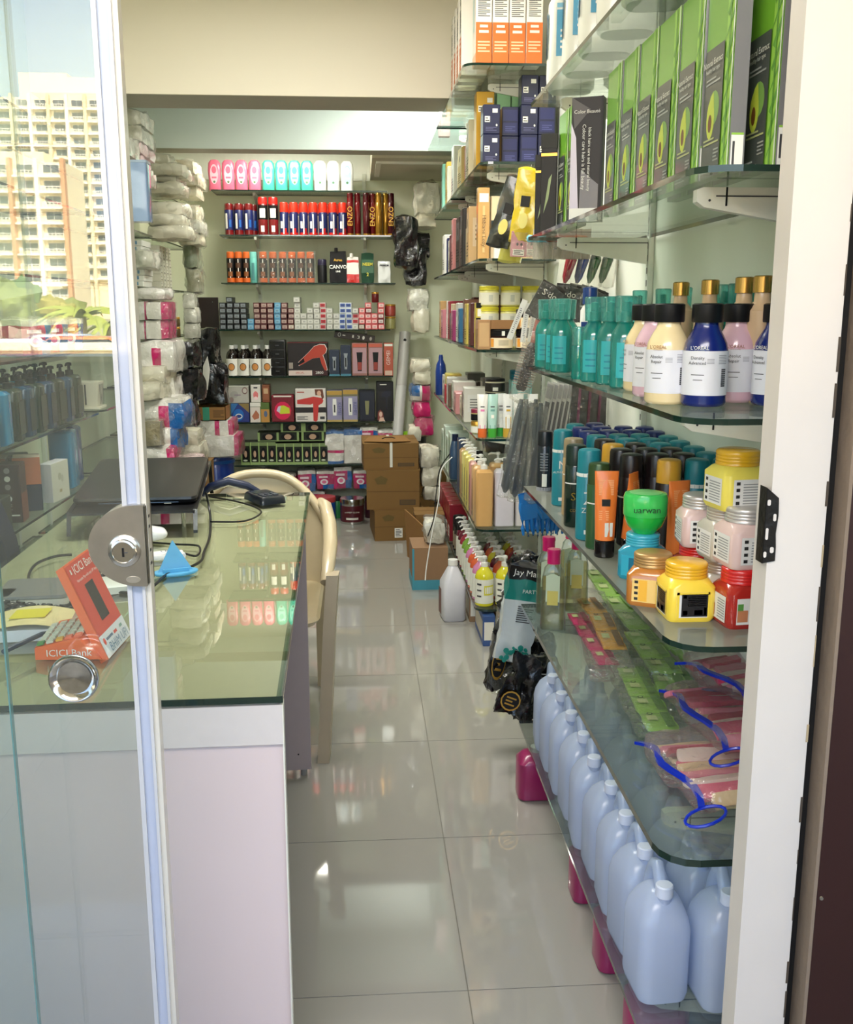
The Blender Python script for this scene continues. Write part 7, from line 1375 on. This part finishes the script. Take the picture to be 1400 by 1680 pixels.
Proto(jarb('small_tin', .03, .05, M((200, 190, 120), .3), GOLD, WPM, lidh=.3), 'jar').put((.487, 4.06, z), 0, 'small white and gold tin behind the white tube'); Proto(jarb('small_tin', .03, .05, M((200, 190, 120), .3), M((130, 30, 60), .3), BLK, lidh=.3), 'jar').put((.487, 4.06, z + .051), 0, 'small jar with a maroon lid stacked on the gold tin')
Proto(lambda: (lambda t: (MB().lathe([(0, .030), (.004, .033), (.14, .033), (.18, .028), (.21, .014), (.225, .014), (.24, .010)], M((24, 60, 140), .3, coat=.3), 18).build('bottle_body', t), t)[-1])(empty('blue_bottle')), 'bottle').put((.49, 6.0, ZT[4] - .004), 0, 'plain blue bottle at the far end of the fifth far shelf')
# sixth shelf: pump bottles
z = ZT[5]
WP = M((232, 230, 224), .3)
for k, (x, y, c, lbl, w) in enumerate(((.50, 3.95, (206, 160, 100), 'tan pump bottle, foremost on the sixth far shelf', .07), (.583, 3.95, (206, 200, 210), 'white-lilac pump bottle right of the tan one', .08), (.668, 3.95, (206, 200, 200), 'white pump bottle at the right of the sixth far shelf', .08), (.50, 4.06, (214, 170, 116), 'tan pump bottle with dark script, second along the aisle', .07), (.50, 4.17, (206, 150, 140), 'pinkish pump bottle third along the aisle', .07), (.50, 4.27, (222, 206, 110), 'yellow pump bottle fourth along the aisle', .07), (.50, 4.37, (222, 206, 110), 'yellow pump bottle fifth along the aisle', .07), (.50, 4.47, (226, 214, 130), 'yellow pump bottle sixth along the aisle', .07), (.50, 4.57, (200, 160, 100), 'tan pump bottle seventh along the aisle', .07), (.58, 4.12, (214, 170, 116), 'tan pump bottle in the second row', .07))):
    t = Proto(pumpb('pump_bottle', w, .09 if k > 2 else .07, .235, M(c, .3, coat=.2), WP, r=.014), 'pump bottle').put((x, y, z), 0 if k < 3 else 0, lbl)
    if 3 <= k < 9:
        m = MB(); m.dec(w, .09, .235, [(.42, .2, .58, .75, M((110, 40, 40), .4) if k < 5 else M((60, 50, 30), .4)), ('l', .2, .1, .8, .16, 2, INK)], 'L').build('print', t)
    if k in (1, 4): MB().box(-.012, -.052, .235, .016, -.048, .285, BLK).build('tag_label', t)
lb('blue_grey_box', .1, .04, .26, M((50, 70, 100), .35), .49, 4.72, z, -pi / 2, 'slate blue flat bottle box past the yellow pumps')
for k, y in enumerate((5.2, 5.35, 5.5, 5.65)): lb('white_slatted_box', .12, .1, .2 if k % 2 else .24, M((206, 220, 206), .4), .52, y, ZT[5] - .004, -pi / 2, 'pale green-white box on the sixth far shelf, %s of four' % nth(k, 4, 'from the front'), front=[(.1 + .2 * q, .1, .2 + .2 * q, .9, M((170, 196, 170), .4)) for q in range(4)])
Proto(lambda: (lambda t: (MB().rr([(0, .026, .04, .02), (.01, .03, .045, .02), (.15, .028, .04, .02), (.2, .018, .02, .017)], M((50, 76, 106), .3), 4).build('bottle_body', t), MB().lathe([(.2, .016), (.235, .016)], M((24, 36, 70), .3), 14).build('cap', t), t)[-1])(empty('blue_bottle')), 'bottle').put((.495, 5.13, ZT[5] - .004), 0, 'slate blue lotion bottle at the near end of the farthest unit')
for k in range(4): blob('dark shiny wrapped pack behind the tan and white pumps, %s' % nth(k, 4), 795 + 18 * k, 712, 822 + 18 * k, 745, 4.25, .12, M((60, 60, 62), .2, bump=.6, coat=.7), .35, .012, 18, k, name='dark_pack', cat='pack', wrap=False)
# lowest far shelf: rows of yellow pump bottles etc
z = ZT[6]
YLQ = M((214, 206, 40), .15, coat=.7); LBW = M((232, 232, 220), .35)
YP = Proto(pumpb('soap_bottle', .078, .078, .165, YLQ, WP, LBW, square=False, extra=[(262, .30, 330, .55, M((214, 206, 60), .4)), (268, .34, 322, .51, LBW), (215, .55, 245, .6, INK), (215, .4, 245, .44, INK), (215, .25, 245, .29, INK)]), 'pump bottle')
CP = {'orange': (206, 90, 50), 'pink': (206, 130, 170), 'green': (120, 160, 60), 'red': (150, 40, 60), 'dark red': (96, 24, 44)}
CPP = {k: Proto(pumpb('soap_bottle', .078, .078, .165, M(c, .2, coat=.6), WP, LBW, square=False), 'pump bottle') for k, c in CP.items()}
YP.put((.505, 3.935, z), 0, 'yellow pump bottle, foremost on the lowest far shelf'); YP.put((.59, 3.935, z), 0, 'yellow bottle right beside the foremost yellow pump')
seq = ['pink', 'orange', 'orange', 'pink', 'green', 'green', 'red', 'dark red', 'dark red']
for k in range(1, 10): CPP[seq[k - 1]].put((.503, 3.935 + .088 * k, z), R.uniform(-.3, .3), '%s soap pump bottle on the lowest far shelf, %s behind the yellow one' % (seq[k - 1], ORD[k - 1]), 'soap pump bottles')
for c, x in enumerate((.59, .68)):
    for k in range(1, 6): (YP if (k + c) % 3 == 0 or c == 1 and k < 3 else CPP[('red', 'orange', 'dark red')[k % 3]]).put((x, 3.94 + .088 * k, z), R.uniform(-.3, .3), 'soap pump bottle, lowest far shelf, %s row, %s' % (('middle', 'wall')[c], nth(k - 1, 5, 'from the front')), 'rear soap pump bottles')
YP.put((.68, 3.935, z), 0, 'yellow pump bottle at the wall side of the lowest far shelf')
BCK = Proto(canb('black_bottle', .032, .17, M((40, 36, 34), .25, coat=.4), BLK, .25, [(.1, .7, 200, 340, M((200, 180, 150), .4))]), 'bottle')
for k in range(4): BCK.put((.50, 4.73 + .075 * k, z), 0, 'black-capped bottle on the lowest far shelf past the soap pumps, %s' % nth(k, 4, 'from the front'), 'black-capped bottles')
RB = Proto(cartonb('red_carton', .1, .1, .2, M((140, 30, 46), .35), front=[(.1, .1, .9, .4, WPM), ('l', .15, .15, .85, .35, 3, INK)]), 'box')
for k in range(6): RB.put((.515, 5.15 + .12 * k, z - .004), -pi / 2, 'dark red carton at the far lowest shelf, %s of six' % nth(k, 6, 'from the front'), 'dark red cartons')
# boxes on the floor under the lowest shelf
for k, (x, y) in enumerate(((.52, 4.02), (.50, 4.35), (.50, 4.75))): lb('flat_box', .05, .28, .13, M(((60, 90, 150), (150, 120, 90), (70, 90, 100))[k], .45), x, y, 0, 0, '%s flat box on the floor under the lowest far shelf' % ('blue', 'brown', 'slate')[k], front=[(.1, .2, .9, .8, WPM)], left=[(.05, .2, .95, .8, M((200, 190, 170), .4))])
for k, x in enumerate((.58, .64, .70)): lb('flat_box', .05, .28, .13, M(((150, 120, 96), (190, 186, 176), (70, 110, 130))[k], .45), x, 4.02, 0, 0, '%s flat box on the floor right of the blue one' % ('brown', 'grey', 'teal')[k], front=[(.1, .2, .9, .8, WPM)])
# floor items in the aisle
t = thing('white_canister', 'white plastic canister with a chamfered top standing on the aisle floor', 'canister', (.405, 4.27, 0), .1)
MB().rr([(0, .046, .055, .02), (.01, .052, .062, .02), (.17, .052, .062, .02), (.235, .025, .03, .02), (.25, .018, .018, .0179)], M((214, 214, 220), .35), 3).build('can_body', t); MB().lathe([(.25, .022), (.275, .022)], WHITE, 14).build('cap', t); MB().dec(.104, .124, .2, [(.0, .1, .5, .7, M((110, 60, 50), .4))], 'L').build('label', t)
t = thing('open_carton', 'teal-based brown carton with a bag on top beside the shelves', 'carton', (.335, 4.86, 0), .02)
MB().box(-.09, -.12, 0, .09, .12, .05, M((70, 150, 170), .5)).box(-.088, -.118, .05, .088, .118, .215, M((150, 116, 84), .7)).build('box_body', t); MB().box(-.09, -.1205, .0, -.08, -.118, .21, M((70, 150, 170), .5)).build('edge_print', t)
blob('clear bag bulging on top of the teal-based carton', 698, 858, 732, 896, 4.78, .18, PLW, .4, .02, 14, 7, name='clear_bag', cat='bag', wrap=True)
t = thing('cardboard_flap', 'tall flattened cardboard leaning beside the cartons on the floor', 'cardboard', (.285, 5.28, 0)); MB().add([(-.03, .14, 0), (.08, -.16, 0), (.06, -.14, .22), (-.045, .16, .27), (-.024, .143, 0), (.086, -.157, 0), (.066, -.137, .22), (-.039, .163, .27)], [(0, 1, 2, 3), (7, 6, 5, 4), (0, 4, 5, 1), (1, 5, 6, 2), (2, 6, 7, 3), (3, 7, 4, 0)], CARD).build('sheet', t)
Proto(shipb(.16, .22, .26), 'carton').put((.375, 5.42, 0), 0, 'pale carton standing behind the leaning cardboard')
cable('black cable hanging down beside the far right shelves', [hY(738, 745, 4.8), hY(722, 770, 4.8), hY(716, 810, 4.78), hY(712, 850, 4.75), hY(702, 880, 4.72)], .003)
cable('white cable hanging down to the aisle floor', [hY(742, 750, 4.78), hY(724, 772, 4.76), hY(720, 820, 4.72), hY(710, 870, 4.68), hY(700, 930, 4.66), hY(698, 952, 4.64)], .003)
# bag pile in the right back corner
QQ = [(682, 298, 722, 352, 'topmost clear bag of pale goods in the right back corner', PLW), (686, 345, 716, 372, 'second clear bag in the right back corner', CLO2), (672, 475, 704, 510, 'rumpled white bag below the black ones', PLW), (678, 505, 706, 545, 'lower rumpled white bag in the right back corner', CLO2), (676, 590, 706, 612, 'round white bundle right of the sheet roll', CLO), (680, 608, 708, 632, 'second round white bundle right of the sheet roll', CLO2), (674, 632, 708, 660, 'pad pack with magenta and blue corner, right back', PKW), (678, 658, 708, 685, 'magenta pad pack below it, right back corner', PKM), (682, 684, 712, 715, 'magenta and white pad pack beside the cartons', PKM), (672, 700, 692, 725, 'small white bundle on the mesh bucket side', CLO), (690, 735, 722, 768, 'white bundle with a blue print right of the cartons', CLO), (692, 765, 724, 800, 'lower white bundle right of the cartons', CLO2), (697, 798, 725, 822, 'lowest white bundle right of the cartons', CLO)]
for k, (x0, y0, x1, y1, lbl, mt_) in enumerate(QQ):
    Y = 6.28 if y1 < 730 else 5.9
    blob(lbl, x0, y0, x1, y1, Y, .2, mt_, .35, .014, 14, 110 + k, mf=(lambda a, b, c: PKB if a < .4 and c > .3 else PKM if a > .5 else PKW) if 'corner, right back' in lbl and mt_ is PKW else None, wrap=(k % 2 == 0))
for k, (x0, y0, x1, y1, lbl) in enumerate(((648, 355, 686, 440, 'black shiny bag high in the right back corner'), (664, 405, 700, 470, 'wrinkled dark clear bag under the black one'), (672, 380, 706, 425, 'black bag touching the far shelf edges'))): blob(lbl, x0, y0, x1, y1, 6.3 + .16 * k, .14, BB2, .3, .02, 12, 130 + k, name='black_bag', cat='bag', wrap=False)

for q_ in Proto.every:      # drop the patterns nothing was copied from
    if not q_.used:
        for ch_, gs_ in q_.ch:
            for g_ in gs_: bpy.data.objects.remove(g_)
            bpy.data.objects.remove(ch_)
        bpy.data.objects.remove(q_.root)
